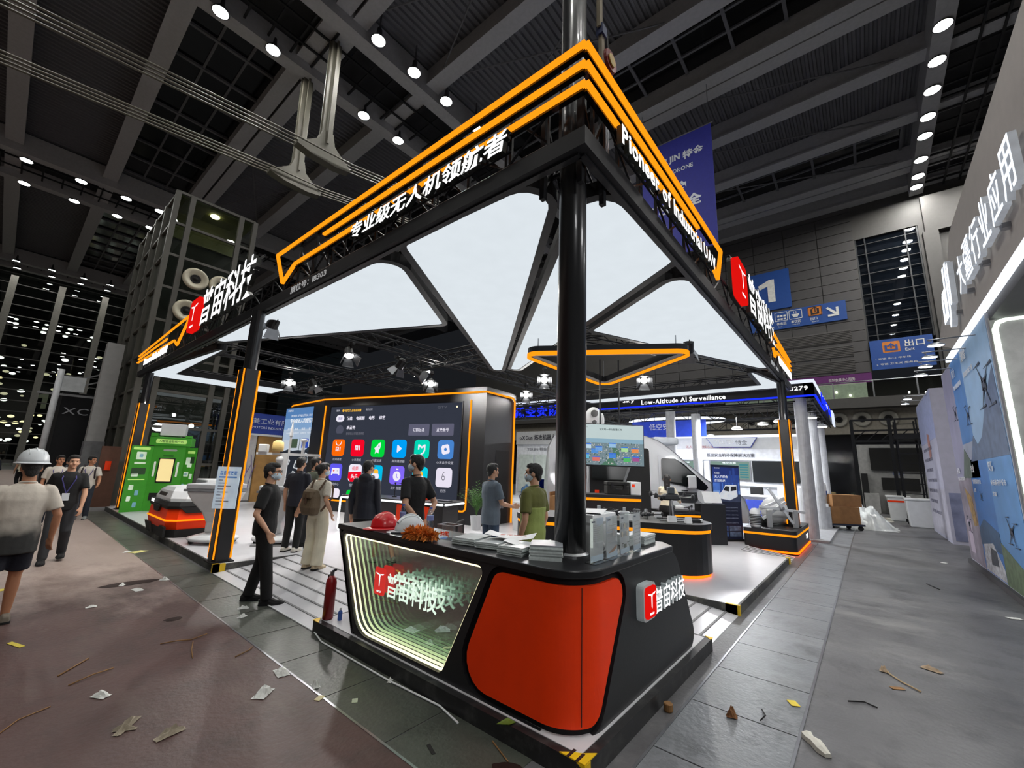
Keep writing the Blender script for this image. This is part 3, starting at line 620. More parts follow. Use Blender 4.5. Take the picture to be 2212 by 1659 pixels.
logo(CT, (3.36, 1.425, .655), X, Z, .2, .225, LOGOR, .03, 0); MB().prism(rrect(-.02, .22, -.02, .245, .04), .03, (3.36, 1.44, .655), X, Z, -.03).build('logo_halo', SIL, CT, W=True)
text(CT, '普宙科技', SIL, (3.59, 1.47, .64), X, Z, .74, .19, .045, .006, per=True, name='letter_body')
text(CT, '普宙科技', LETW, (3.59, 1.424, .64), X, Z, .74, .19, .002, .004, per=True, name='letter_face')
# ---------------------------------------------------------------- posts
def led_post(name, label, x, y, z0, zc, z1, w, rot):
    t = T(name, label, 'post', (x, y, z0), rot); h = zc - z0
    MB().lathe([(.105, 0), (.105, z1 - z0)], 24).build('steel_pole', mat('pole_black', (30, 31, 34), .3, .2, coat=.3), t, smooth=False)
    a = w / 2; c = .045
    MB().prism([(-a, -a + c), (-a + c, -a), (a - c, -a), (a, -a + c), (a, a - c), (a - c, a), (-a + c, a), (-a, a - c)], h).build('cladding', BLACK, t)
    for sx, sy in ((-1, -1), (1, -1), (-1, 1), (1, 1)):
        xx, yy = sx * (a - c / 2), sy * (a - c / 2)
        MB().bar((xx * 1.01, yy * 1.01, .06), (xx * 1.01, yy * 1.01, h), .042, .016, (sx, -sy, 0)).build('led_strip', ORLED, t)
    MB().box(-a - .03, a + .03, -a - .03, a + .03, 0, .02).build('base_plate', BLACKM, t)
    return t
led_post('led_post', 'black post with two orange light strips beside the poster board and black-clad man', 2.58, 8.17, .12, 3.27, 4.36, .27, 0)
led_post('led_post', 'far black post with orange light strips in front of the green kiosk', 2.72, 17.53, .12, 3.35, 4.36, .27, 0)
led_post('led_post', 'black post with an orange light strip on the radar plinth', 13.46, 1.6, .54, 3.3, 4.36, .27, 0)
t = T('corner_post', 'tall round black steel post rising from the counter through the canopy', 'post', (3.02, 1.87, 1.1))
MB().lathe([(.125, 0), (.125, 8.2)], 28).build('steel_pole', MATS['pole_black'], t, smooth=True)
MB().lathe([(.15, 0), (.15, .015), (.13, .03)], 28).build('base_ring', STEEL, t); MB().lathe([(.16, 7.55), (.17, 7.56), (.17, 7.75), (.16, 7.76)], 28).build('collar', BLACKM, t)
for a in (-.2, .2):
    MB().bar((a, -.2, 3.1), (a, -.2, 4.1), .05).bar((a, .2, 3.1), (a, .2, 4.1), .05).build('sleeve_rail', TRUSS, t)
    MB().bar((-.2, a, 3.2), (.2, a, 4.0), .03).bar((-.2, a, 4.0), (.2, a, 3.2), .03).build('sleeve_brace', TRUSS, t)
# chain hoist by the post
t = T('chain_hoist', 'red chain hoist with yellow disc hanging beside the tall post', 'hoist', (3.45, 1.72, 6.05))
MB().lathe([(.02, -.04), (.12, -.05), (.13, 0), (.12, .05), (.02, .04)], 18, M=Matrix.Rotation(pi / 2, 4, 'X') @ Matrix.Scale(1.0, 4)).build('body', mat('hoist_red', (130, 34, 30), .45), t)
MB().lathe([(.02, .05), (.07, .05), (.07, .062), (.02, .062)], 14, M=Matrix.Rotation(pi / 2, 4, 'X')).build('disc', mat('hoist_yellow', (190, 160, 70), .5), t)
MB().bar((0, 0, .1), (-.02, 0, .35), .03).tube([(0, 0, .35), (-.05, 0, .42), (-.1, 0, .36)], .012, 6).build('hook', RUBBER, t)
MB().tube([(-.03, .01, -.1), (-.03, .01, -1.2), (-.02, .03, -1.25)], .012, 6).tube([(.04, .02, -.1), (.03, .02, -1.1)], .012, 6).build('chain', STEEL, t)
MB().box(-.16, -.1, -.02, .02, -1.15, .3).box(-.2, -.14, -.02, .02, .3, .75).build('sling', mat('sling_beige', (150, 140, 120), .8), t); MB().box(-.18, -.08, -.04, .04, .22, .34).build('shackle', mat('blue_band', (30, 44, 90), .6), t)
# ---------------------------------------------------------------- canopy trusses
def truss(label, a, b, z=4.62, w=.3, n=None, group='black lattice trusses of the canopy'):
    a = V3(a); b = V3(b); d = (b - a); L = d.length; d.normalize(); p = V3((-d.y, d.x, 0)); n = n or round(L / .5)
    t = T('lattice_truss', label, 'truss', (a.x, a.y, z), 0, group); h = w
    for s in (-1, 1):
        for k in (0, 1): q = p * s * w / 2 + V3((0, 0, z + k * h)); MB().tube([a + q, b + q], .025, 6).build('chord', TRUSS, t, W=True)
    me = None
    for i in range(n):
        q0 = a + d * L * i / n; q1 = a + d * L * (i + 1) / n
        mb = MB(); s = 1 if i % 2 else -1
        for e in (-1, 1):
            o = p * e * w / 2
            lo, hi = (q0, q1) if i % 2 else (q1, q0)
            mb.tube([lo + o + V3((0, 0, z)), hi + o + V3((0, 0, z + h))], .013, 5)
        mb.tube([q0 + p * s * w / 2 + V3((0, 0, z)), q1 - p * s * w / 2 + V3((0, 0, z))], .013, 5).tube([q0 + p * w / 2 + V3((0, 0, z)), q0 + p * w / 2 + V3((0, 0, z + h))], .013, 5)
        mb.build('brace', TRUSS, t, W=True)
    return t
truss('black lattice truss behind the Chinese slogan on the mirror side', (2.83, 1.9, 0), (2.83, 18.4, 0), 4.56, .36)
truss('black lattice truss behind the English slogan on the aisle side', (3.1, 1.72, 0), (14.5, 1.72, 0), 4.56, .36)
truss('black lattice truss crossing over the screen and floodlights', (2.9, 8.7, 0), (14.3, 8.7, 0), 4.5)
truss('black lattice truss running above the big screen wall', (7.4, 3.9, 0), (7.4, 18.2, 0), 4.5)
truss('black lattice truss on the far side of the stand above the van', (14.35, 1.9, 0), (14.35, 18.4, 0), 4.5)
truss('black lattice truss along the back of the stand', (2.9, 18.3, 0), (14.3, 18.3, 0), 4.5)
truss('black lattice truss slanting over the triangle light', (7.0, 4.6, 0), (12.6, 1.9, 0), 4.5)
truss('black lattice truss over the robot dock', (2.9, 13.2, 0), (14.3, 13.2, 0), 4.5)
# ---------------------------------------------------------------- canopy light panels
DIFF = glow('light_panel_fabric', (222, 230, 236), 1.0)
def canopy(label, pts, r, fr=.13):
    p = rpoly(pts, r, 6); A = sum(p[i - 1][0] * p[i][1] - p[i][0] * p[i - 1][1] for i in range(len(p)))
    if A < 0: p = p[::-1]
    t = T('canopy_light', label, 'light panel', (p[0][0], p[0][1], 4.4), 0, 'canopy light panels')
    MB().prism(p, 4.42, t0=4.39).build('diffuser', DIFF, t, W=True)
    MB().ring(inset(p, -.09), inset(p, .004), 4.52, t0=4.375).build('frame', BLACKM, t, W=True)
    MB().prism(inset(p, -.08), 4.535, t0=4.5).build('back_board', BLACKM, t, W=True)
    return t
canopy('large white triangular canopy light over the mirror end of the counter', [(2.78, 1.86), (2.73, 4.1), (9.2, 8.2)], [.25, .25, .12])
canopy('white triangular canopy light behind the tall post pointing inward', [(3.0, 1.66), (5.0, 1.6), (9.3, 8.0)], [.25, .25, .12])
canopy('long white triangular canopy light above the poster post on the mirror side', [(2.78, 4.4), (2.74, 11.65), (4.98, 5.92)], [.25, .1, .12])
canopy('long white triangular canopy light above the oval counter on the aisle side', [(5.38, 1.63), (6.85, 3.8), (12.05, 1.6)], [.2, .12, .1])
canopy('white L-shaped canopy light at the far end by the green kiosk', [(2.72, 18.3), (2.75, 17.4), (3.15, 11.5), (3.3, 17.1), (6.6, 16.75), (6.72, 18.4)], [.1, .1, .03, .05, .1, .1])
canopy('white L-shaped canopy light above the radar plinth post', [(14.5, 1.65), (14.0, 1.65), (11.75, 2.05), (13.8, 2.12), (13.9, 8.1), (14.6, 8.1)], [.1, .1, .03, .05, .1, .1])
t = T('canopy_fascia', 'black band running round the canopy edge under the slogans', 'fascia', (2.6, 1.5, 4.28))
MB().prism([(2.6, 18.9), (2.6, 1.5), (14.9, 1.5), (14.9, 1.6), (2.7, 1.6), (2.7, 18.9)], 4.53, t0=4.36).build('band', BLACKM, t, W=True)
MB().box(2.66, 2.72, 1.6, 18.9, 4.34, 4.36).box(2.7, 14.9, 1.56, 1.62, 4.34, 4.36).build('bottom_trim', TRUSS, t, W=True)
text(t, '展位号：1B303', mat('printed_white', (210, 212, 214), .6, em=.25), (2.595, 6.95, 4.385), LU, Z, 1.2, .13, .004, .015)
text(t, '展位号：1B303', MATS['printed_white'], (11.3, 1.495, 4.385), X, Z, 1.1, .13, .004, .015)
# ---------------------------------------------------------------- LED chevrons, slogans, name signs
FACE = mat('fascia_acrylic', (14, 11, 11), .12, spec=.6)
def led_line(parent, pts, w=.055, nm='led_strip'):
    for a, b in zip(pts, pts[1:]): MB().bar(a, b, w, .03, (0, 0, 1) if abs(V3(b)[2] - V3(a)[2]) < .01 else (1, 1, 0)).build(nm, ORLED, parent, W=True)
t = T('chevron_light', 'orange light chevron outlined round the canopy corner with three strips', 'light strip', (2.6, 1.5, 4.7))
c0 = lambda z: (2.58, 1.48, z)
led_line(t, [c0(5.31), (2.58, 7.7, 5.31), (2.58, 7.3, 4.68), (2.58, 6.9, 4.91), c0(4.91)]); led_line(t, [c0(5.11), (2.58, 5.97, 5.11)])
led_line(t, [c0(5.31), (6.9, 1.48, 5.31), (6.6, 1.48, 4.72), (6.15, 1.48, 4.91), c0(4.91)]); led_line(t, [c0(5.11), (5.66, 1.48, 5.11)])
for z in (5.31, 5.11, 4.91):
    MB().bar((2.62, 1.52, z), (2.62, 7.2 if z != 5.11 else 5.97, z), .05, .075).bar((2.62, 1.52, z), (6.5 if z != 5.11 else 5.66, 1.52, z), .05, .075).build('backing_rail', FACE, t, W=True)
for i in range(10): MB().bar((2.7, 1.8 + i * .58, 4.6), (2.7, 1.8 + i * .58, 5.3), .03).build('upright', TRUSS, t, W=True)
for i in range(8): MB().bar((2.9 + i * .5, 1.6, 4.6), (2.9 + i * .5, 1.6, 5.3), .03).build('upright', TRUSS, t, W=True)
for i in range(9): MB().bar((2.74, 1.9 + i * .58, 4.62), (2.74, 2.48 + i * .58, 5.28), .02).build('cross_tie', TRUSS, t, W=True)
t = T('arrow_light', 'orange light arrow at the far end of the mirror side fascia', 'light strip', (2.6, 13.2, 4.7))
led_line(t, [(2.58, 19.1, 5.1), (2.58, 13.0, 5.34), (2.58, 13.9, 4.66), (2.58, 14.3, 4.86), (2.58, 19.1, 4.86)]); led_line(t, [(2.58, 19.1, 4.98), (2.58, 15.2, 5.06)])
for i in range(6): MB().bar((2.68, 13.6 + i, 4.6), (2.68, 13.6 + i, 5.2), .03).build('upright', TRUSS, t, W=True)
text(t, 'Pioneer of Industrial UAV', LETW, (2.58, 17.9, 4.62), LU, Z, 3.0, .22, .02, .02)
t = T('arrow_light', 'orange light arrow at the far end of the aisle side fascia', 'light strip', (12, 1.5, 4.7))
led_line(t, [(14.9, 1.48, 5.22), (11.2, 1.48, 5.34), (11.9, 1.48, 4.7), (12.15, 1.48, 4.9), (14.9, 1.48, 4.95)]); led_line(t, [(14.9, 1.48, 5.08), (12.3, 1.48, 5.12)])
for i in range(5): MB().bar((11.6 + i * .8, 1.6, 4.6), (11.6 + i * .8, 1.6, 5.2), .03).build('upright', TRUSS, t, W=True)
text(t, '专业级无人机领航者', LETW, (12.3, 1.47, 4.62), X, Z, 2.4, .22, .02, .02)
LSIDE = mat('channel_letter_side', (40, 44, 40), .4)
def slogan(label, body, o, U, w, h, off, slant=.12):
    t = T('slogan_sign', label, 'sign', o)
    text(t, body, LSIDE, o, U, Z, w, h, .05, off + .012, per=True, name='letter_body', slant=slant)
    text(t, body, LETW, V3(o) + V3(U).cross(V3(Z)) * .052, U, Z, w, h, .004, off, per=True, name='letter_face', slant=slant)
    for d in (.02, h - .02): MB().bar(V3(o) + V3((0, 0, d)) - V3(U).cross(V3(Z)) * .02, V3(o) + V3(U) * w + V3((0, 0, d)) - V3(U).cross(V3(Z)) * .02, .02).build('mounting_rail', TRUSS, t, W=True)
    return t
slogan('white glowing Chinese slogan under the orange chevron on the mirror side', '专业级无人机领航者', (2.55, 5.02, 4.63), LU, 2.75, .235, .014)
slogan('white glowing English slogan Pioneer of Industrial UAV on the aisle side', 'Pioneer of Industrial UAV', (3.08, 1.45, 4.64), X, 3.1, .2, .02, 0)
def name_sign(label, o, U, lw, lh, w, h):
    t = T('name_sign', label, 'sign', o); n = V3(U).cross(V3(Z))
    logo(t, V3(o), U, Z, lw, lh, LOGOR, .1, 1); MB().prism(rrect(-.02, lw + .02, -.02, lh + .02, lw * .17), 0, V3(o), U, Z, -.06).build('plate_side', LSIDE, t, W=True)
    q = V3(o) + V3(U) * (lw + .16)
    text(t, '普宙科技', LSIDE, q, U, Z, w, h, .08, .016, per=True, name='letter_body'); text(t, '普宙科技', LETW, q + n * .085, U, Z, w, h, .004, .008, per=True, name='letter_face')
    for d in (.06, h - .06): MB().bar(V3(o) + V3((0, 0, d)) - n * .03, q + V3(U) * w + V3((0, 0, d)) - n * .03, .03).build('mounting_rail', TRUSS, t, W=True)
name_sign('glowing red and white company name sign on the mirror side fascia', (2.55, 12.55, 4.7), LU, .75, .82, 3.3, .88)
name_sign('glowing red and white company name sign on the aisle side fascia', (7.45, 1.45, 4.75), X, .72, .72, 2.9, .8)
# ---------------------------------------------------------------- floodlights
FLENS = glow('flood_lens', (255, 252, 246), 9); FBODY = mat('flood_body', (26, 26, 28), .45, .3); FLAP = mat('barn_door', (120, 122, 126), .35, .8)
flood0 = None
def flood(x, y, z, aim, label):
    global flood0
    q = V3((aim[0] - x, aim[1] - y, aim[2] - z)).normalized()
    if flood0 is None:
        flood0 = T('stand_floodlight', label, 'floodlight', (x, y, z), 0, 'floodlights under the canopy trusses')
        MB().lathe([(.05, .28), (.1, .24), (.11, .02), (.12, 0), (.1, 0), (.095, .03), (.03, .2)], 16).build('can', FBODY, flood0, smooth=False)
        MB().lathe([(.01, .03), (.094, .025), (.094, .035), (.01, .04)], 14).build('lens', FLENS, flood0)
        for k in range(4):
            a = k * pi / 2; M = Matrix.Rotation(a, 4, 'Z')
            MB().add([(.1, -.09, 0), (.1, .09, 0), (.2, .14, -.17), (.2, -.14, -.17), (.108, -.09, 0), (.108, .09, 0), (.208, .14, -.17), (.208, -.14, -.17)], [(0, 1, 2, 3), (7, 6, 5, 4), (0, 4, 5, 1), (1, 5, 6, 2), (2, 6, 7, 3), (3, 7, 4, 0)], M).build('barn_door', FLAP, flood0)
        MB().tube([(0, .13, .12), (0, .14, .3), (0, .1, .36), (0, -.1, .36), (0, -.14, .3), (0, -.13, .12)], .012, 6).build('yoke', FBODY, flood0)
        o = flood0
    else: o = dup(flood0, None, (x, y, z), label=label)
    e = (-q).to_track_quat('Z', 'Y').to_euler(); o.rotation_euler = e; MW[o.name] = Matrix.Translation((x, y, z)) @ e.to_matrix().to_4x4()
    MB().tube([(x, y, z + .2), (x, y, 4.56)], .02, 6).tube([(x - .05, y, 4.53), (x + .05, y, 4.53)], .045, 8).build('hanging_clamp', FBODY, o, W=True)
    l = bpy.data.lights.new('flood_beam', 'SPOT'); l.energy = FLOOD_W; l.spot_size = R(115); l.spot_blend = .6; l.shadow_soft_size = .09; l.color = (1, .97, .93)
    lo = bpy.data.objects.new('flood_beam', l); COL.objects.link(lo); p = V3((x, y, z)) + q * .1; lo.location = p; lo.rotation_euler = e
for x, y, z, a, lab in ((5.67, 14.2, 4.2, (3.2, 9, .8), 'lit flood above the side poster'), (6.4, 14.0, 4.2, (7.3, 12.5, .5), 'small flood near the corner of the screen wall'), (5.0, 9.3, 4.25, (4.4, 6, .2), 'tilted flood nearest the poster post'), (6.4, 9.3, 4.25, (6, 12, .4), 'flood over the screen with its flap down'),
        (7.1, 9.25, 4.2, (12.0, 5.5, 1.0), 'flood over the screen turned to the entry'), (8.0, 9.9, 4.15, (5.2, 6.2, .9), 'bright flood touching the orange line of the screen wall'), (9.4, 6.7, 4.2, (4.2, 2.8, 1.2), 'bright round flood above the olive-shirted man'), (10.9, 8.5, 4.15, (6.0, 4.4, 1.2), 'lower bright flood beside the screen wall edge'),
        (10.8, 4.4, 4.2, (6.6, 2.4, 1.0), 'bright flood at the tip of the triangle light'), (8.7, 2.6, 4.25, (12.4, 4.2, 1.0), 'dark-flapped flood under the aisle truss'), (3.0, 8.7, 4.3, (2.9, 11.8, .5), 'flood behind the poster post')):
    flood(x, y, z, a, 'black stand floodlight, ' + lab)

# ================================================================ inside the stand (local x = left to right as read, local y = away from the reader)
def LT(parent, body, m, x, y, z, w, h, ex=.002, off=0., **k):
    """Lettering on a face of a thing, in the thing's own frame (reads along local x, faces -y)."""
    return text(parent, body, m, (x, y, z), X, Z, w, h, ex, off, W=False, **k)
def LR(parent, name, m, x0, x1, y, z0, z1, r=0., t=.003, **k): return print_rect(parent, name, m, (0, y, 0), X, Z, x0, x1, z0, z1, r, t, W=False, **k)
def ang(dx, dy): return math.atan2(dy, dx)
A_S = ang(.253, -.967)
SW = T('screen_wall', 'tall black wall with orange light lines around a large app menu screen', 'wall panel', (7.3, 15, .12), A_S)
inv = MW[SW.name].inverted()
w2l = lambda p: tuple((inv @ V3((p[0], p[1], 0)))[:2])
foot = [w2l(p) for p in ((7.3, 15), (9.0, 8.5), (10.5, 8.6), (10.5, 9.3), (9.7, 9.3), (8.0, 15.3), (8.1, 18.25), (7.5, 18.25))]
MB().prism(foot, 4.0).build('wall_body', BLACK, SW)
L = 6.72
pts = rpoly([(.12, 3.62), (.12, .36), (6.2, .36), (6.2, 3.62)], [0, .12, .12, 0], 5)
for seg, nm in ((pts, 'led_frame'),): MB().tube([(a, -.012, b) for a, b in seg], .026, 8).build(nm, ORLED, SW)
a0 = w2l((7.5, 18.2)); b0 = w2l((7.3, 15)); c_ = w2l((9.0, 8.5)); d0 = w2l((10.42, 8.59))
MB().tube([(7.46, 18.15, 3.72), (7.46, 18.1, 3.88), (7.45, 17.95, 3.96), (7.28, 14.98, 3.96), (8.97, 8.47, 3.96), (10.3, 8.55, 3.96), (10.4, 8.56, 3.86), (10.4, 8.56, .12)], .028, 8).build('led_line', ORLED, SW, W=True)
MB().prism([w2l(p) for p in ((9.55, 8.53), (10.22, 8.575), (10.22, 8.6), (9.55, 8.56))], 2.15).build('doorway', DARK, SW)
scr = LR(SW, 'screen', glow('screen_dark', (52, 56, 68), 1.0), .42, 5.9, -.002, .45, 3.55, t=.02)
MB().ring([(.38, .41), (5.94, .41), (5.94, 3.59), (.38, 3.59)], [(.42, .45), (5.9, .45), (5.9, 3.55), (.42, 3.55)], .03, (0, 0, 0), X, Z).build('screen_bezel', BLACKM, SW)
SG = {}
def g_(c, s=1.): 
    k = 'screen_%d_%d_%d' % c
    return glow(k, c, s, False)
ys = -.026
IC = [((255, 106, 8), '应用商店'), ((246, 8, 40), '小米商城'), ((2, 214, 62), '火箭加速'), ((0, 160, 246), '高清播放器'), ((4, 214, 182), '米家'), ((72, 132, 206), '小米盒子设置'),
      ((98, 90, 240), '游戏中心'), ((240, 236, 250), '视频头条'), ((2, 190, 236), '天气'), ((130, 104, 246), '定时提醒'), ((10, 206, 230), '相册'), ((232, 226, 242), '日历')]
WG_ = g_((240, 236, 250)); DG = g_((60, 62, 72)); LG = g_((190, 190, 202))
for i, (c, s) in enumerate(IC):
    cx = .98 + (i % 6) * .885; cz = 2.12 - (i // 6) * .83; h = .285
    ic = LR(SW, 'app_icon', g_(c), cx - h, cx + h, ys, cz - h, cz + h, .11, .006)
    y2 = ys - .0075; P = lambda pts, m, t=.003, nm='icon_mark': MB().prism(pts, t, (cx, y2, cz), X, Z).build(nm, m, ic)
    if i in (0, 1):
        z0 = -.12 if i == 0 else -.07
        mb = MB()
        for (a, b, c0, c1) in ((-.11, -.075, z0, z0 + .15), (-.11, .03, z0 + .115, z0 + .15), (-.005, .03, z0, z0 + .12), (-.055, -.025, z0, z0 + .085), (.075, .11, z0, z0 + .15)): mb.prism([(a, c0), (b, c0), (b, c1), (a, c1)], .003, (cx, y2, cz), X, Z)
        mb.build('icon_mark', WG_, ic, kind='stuff')
        if i == 0: MB().tube([(cx + .13 * cos(pi + k * pi / 10), y2, cz + .21 + .13 * sin(pi + k * pi / 10)) for k in range(11)], .016, 5).build('icon_handle', WG_, ic)
    elif i == 2: P([(-.1, -.18), (-.02, -.12), (.05, -.17), (.06, -.06), (.11, .02), (.12, .12), (.11, .2), (.03, .16), (-.04, .08), (-.14, .0), (-.09, -.07)], WG_); P([(.05 + .028 * cos(k * pi / 4), .07 + .028 * sin(k * pi / 4)) for k in range(8)], g_((120, 180, 150)), .005)
    elif i == 3: P(rpoly([(-.08, -.14), (.12, 0), (-.08, .14)], .02), WG_)
    elif i == 4: P([(-.14, -.02), (-.14, .14), (-.08, .14), (0, .08), (.08, .14), (.14, .14), (.14, -.04), (.1, -.13), (.0, -.18), (-.02, -.14), (.05, -.1), (.09, -.02), (.09, .06), (0, .02), (-.09, .07), (-.09, -.02)], WG_)
    elif i == 5: P([((.17 if (k // 2) % 2 else .145) * cos(k * pi / 8), (.17 if (k // 2) % 2 else .145) * sin(k * pi / 8)) for k in range(16)], WG_); P([(.05 * cos(k * pi / 5), .05 * sin(k * pi / 5)) for k in range(10)], g_(c), .005)
    elif i == 6: P(rpoly([(-.2, -.14), (-.12, -.06), (.12, -.06), (.2, -.14), (.17, .14), (-.17, .14)], .04), WG_); P([(-.08 + .035 * cos(k * pi / 5), .05 + .035 * sin(k * pi / 5)) for k in range(10)], g_((236, 70, 50)), .005); P([(.06, .03), (.12, .03), (.12, .06), (.06, .06)], LG, .005)
    elif i == 7:
        P([(-.285, -.17), (-.175, -.285), (.175, -.285), (.285, -.17), (.285, .06), (-.285, .02)], g_((240, 10, 40)), .003)
        LT(ic, '视频', g_((236, 50, 70)), cx - .14, y2 - .004, cz + .08, .28, .14, 0, .01); LT(ic, '头条', WG_, cx - .16, y2 - .004, cz - .18, .32, .15, 0, .02)
    elif i == 9:
        P([(.15 * cos(k * pi / 12), .15 * sin(k * pi / 12) - .03) for k in range(24)], WG_); P([(-.045, .16), (.045, .16), (.045, .2), (-.045, .2)], WG_)
        MB().tube([(cx, y2 - .005, cz + .04), (cx, y2 - .005, cz - .04), (cx + .04, y2 - .005, cz - .09)], .012, 5).build('icon_hand', g_(c), ic)
    elif i in (8, 10): P([(.02 + .1 * cos(k * pi / 8), .06 + .1 * sin(k * pi / 8)) for k in range(16)], g_((250, 190, 60))); P(rpoly([(-.18, -.14), (.18, -.14), (.14, .02), (-.12, .02)], .06), WG_, .005)
    else: LT(ic, '6', g_((70, 70, 80)), cx - .075, y2 - .003, cz - .09, .15, .26, 0, -.02)
    LT(SW, s, LG, cx - .052 * len(s), ys - .003, cz - .44, .104 * len(s), .09, 0, .0, name='app_name')
LR(SW, 'app_icon', g_((240, 232, 246)), .7, 1.27, ys, .45, .75, .1, .006); LR(SW, 'app_icon', g_((2, 206, 60)), 1.58, 2.15, ys, .45, .74, .1, .006)
LR(SW, 'tab_pill', WG_, .72, 1.1, ys, 3.02, 3.25, .11, .006); LT(SW, '我的', g_((150, 140, 180)), .82, ys - .008, 3.08, .2, .11, 0, .02)
for x, s in ((1.22, '精选'), (1.65, '电视剧'), (2.22, '电影'), (2.68, '综艺')): LT(SW, s, WG_, x, ys, 3.07, .13 * len(s), .13, 0, .03, name='tab_name')
LT(SW, '登录', LG, .68, ys, 3.38, .16, .07, 0, .01); LT(SW, '无网络 点击去设置', g_((246, 186, 60)), 1.1, ys, 3.36, .75, .1, 0, .03); LT(SW, '我的应用', LG, 2.05, ys, 3.39, .3, .07, 0)
MB().prism([(.05 * cos(k * pi / 6), .05 * sin(k * pi / 6)) for k in range(12)], .004, (1.02, ys, 3.41), X, Z).build('coin_mark', g_((246, 186, 60)), SW)
MB().prism([(.17 * cos(k * pi / 12), .17 * sin(k * pi / 12)) for k in range(-3, 16)], .004, (.95, ys, 2.73), X, Z).build('avatar', g_((78, 80, 96)), SW)
LT(SW, '未登录', WG_, 1.26, ys, 2.75, .4, .13, 0, .03); LT(SW, '登录后立享超清特权', g_((120, 120, 132)), 1.26, ys, 2.56, .82, .09, 0)
for x, s in ((3.95, '订购信息'), (4.85, '登录账号')):
    bt = LR(SW, 'screen_button', g_((94, 94, 114)), x, x + .8, ys, 2.54, 2.9, .03, .006); LT(bt, s, g_((225, 222, 236)), x + .17, ys - .008, 2.66, .46, .12, 0, .02)
LT(SW, 'GITV', g_((92, 94, 104)), 5.0, ys, 3.38, .36, .07, 0, .02)
MB().prism([(.035 * cos(k * pi / 5), .035 * sin(k * pi / 5)) for k in range(10)], .004, (5.72, ys, 3.42), X, Z).build('status_dot', g_((250, 220, 190), 1.3), SW)
# poster light box on the folded wing of the wall
PB = T('poster_light_box', 'tall light box poster of drones and docks beside the big screen', 'poster', (7.18, 17.9, .12), ang(.09, -.996))
MB().box(0, 2.55, 0, .12, .75, 3.72).build('box_frame', BLACKM, PB)
SKYB = [g_((96, 142, 200), .8), g_((140, 178, 222), .8), g_((186, 206, 230), .8), g_((210, 220, 232), .8)]
for i in range(4): LR(PB, 'poster_band', SKYB[i], .06, 2.49, -.004, 3.66 - (i + 1) * .42, 3.66 - i * .42)
LR(PB, 'poster_band', g_((40, 44, 52)), .06, 2.49, -.004, .8, 1.98)
LT(PB, 'PIONEER OF INDUSTRIAL UAV', g_((236, 240, 246)), .5, -.008, 3.3, 1.5, .09, 0); LT(PB, '专业级无人机领航者', g_((246, 248, 252)), .45, -.008, 3.05, 1.7, .19, 0, .02)
LT(PB, '普宙科技', g_((240, 240, 244)), .2, -.008, 3.52, .4, .08, 0)
for k in range(4): LT(PB, ('航程', '高清', '智能', '安全')[k], g_((240, 242, 246)), .35 + k * .5, -.008, 2.78, .26, .1, 0); LT(PB, '行业应用解决方案', g_((235, 238, 244)), .28 + k * .5, -.008, 2.64, .42, .06, 0)
LR(PB, 'photo_print', g_((70, 86, 70)), .75, 1.2, -.008, 2.1, 2.45, .04); LR(PB, 'photo_print', g_((40, 70, 170)), 1.5, 1.95, -.008, 2.1, 2.45, .04)
MB().prism([(.3, 1.98), (.6, 2.05), (.9, 1.99), (1.3, 2.02), (1.7, 2.0), (2.0, 2.14), (2.49, 1.98)], .003, (0, -.006, 0), X, Z).build('printed_hills', g_((46, 54, 62)), PB)
for k, (x, z, w, h) in enumerate(((.5, 1.5, .35, .22), (1.1, 1.35, .45, .3), (1.7, 1.6, .45, .35), (.9, .95, .7, .3))):
    MB().prism(rpoly([(x, z), (x + w * .8, z - .05), (x + w, z + h * .6), (x + w * .3, z + h)], .04), .003, (0, -.008, 0), X, Z).build('printed_device', g_((200, 204, 208)), PB)
    MB().prism(rpoly([(x + w * .2, z + .04), (x + w * .7, z), (x + w * .75, z + h * .5), (x + w * .3, z + h * .6)], .03), .003, (0, -.012, 0), X, Z).build('printed_shade', g_((70, 76, 84)), PB)
MB().prism([(1.33, .85), (1.37, .85), (1.36, 2.5), (1.34, 2.5)], .003, (0, -.012, 0), X, Z).build('printed_mast', g_((30, 32, 36)), PB)
LT(PB, '全自动机场系统', g_((220, 224, 228)), .3, -.008, .85, .8, .1, 0); LT(PB, '行业无人机', g_((200, 204, 208)), 1.5, -.008, .85, .6, .08, 0)
# display table with a white light loop before the screen
A_L = ang(.253, -.967)
DT = T('display_table', 'red display table outlined with a white light line before the screen', 'table', (5.62, 10.1, .12), A_L)
MB().box(.06, 2.95, .12, .75, 0, .74).build('body', BLACK, DT)
for x0, x1 in ((.32, 1.15), (1.7, 2.6)): MB().prism([(x0, .1), (x1 - .1, .1), (x1, .72), (x0, .72)], .05, (0, .12, 0), X, Z).build('red_panel', VERM, DT)
MB().box(0, 3.05, 0, .85, .76, .84).build('worktop', BLACK, DT, bev=.02)
MB().tube([(.8, 0.02, .03), (.03, 0.0, .03), (0, 0, .06), (0, 0, .74), (.03, -.01, .79), (3.0, -.01, .79), (3.06, .05, .79), (3.06, .8, .79)], .022, 8).build('light_line', WLED, DT)
LT(DT, '普宙科技', LETW, 1.85, .06, .35, .4, .09, .006)
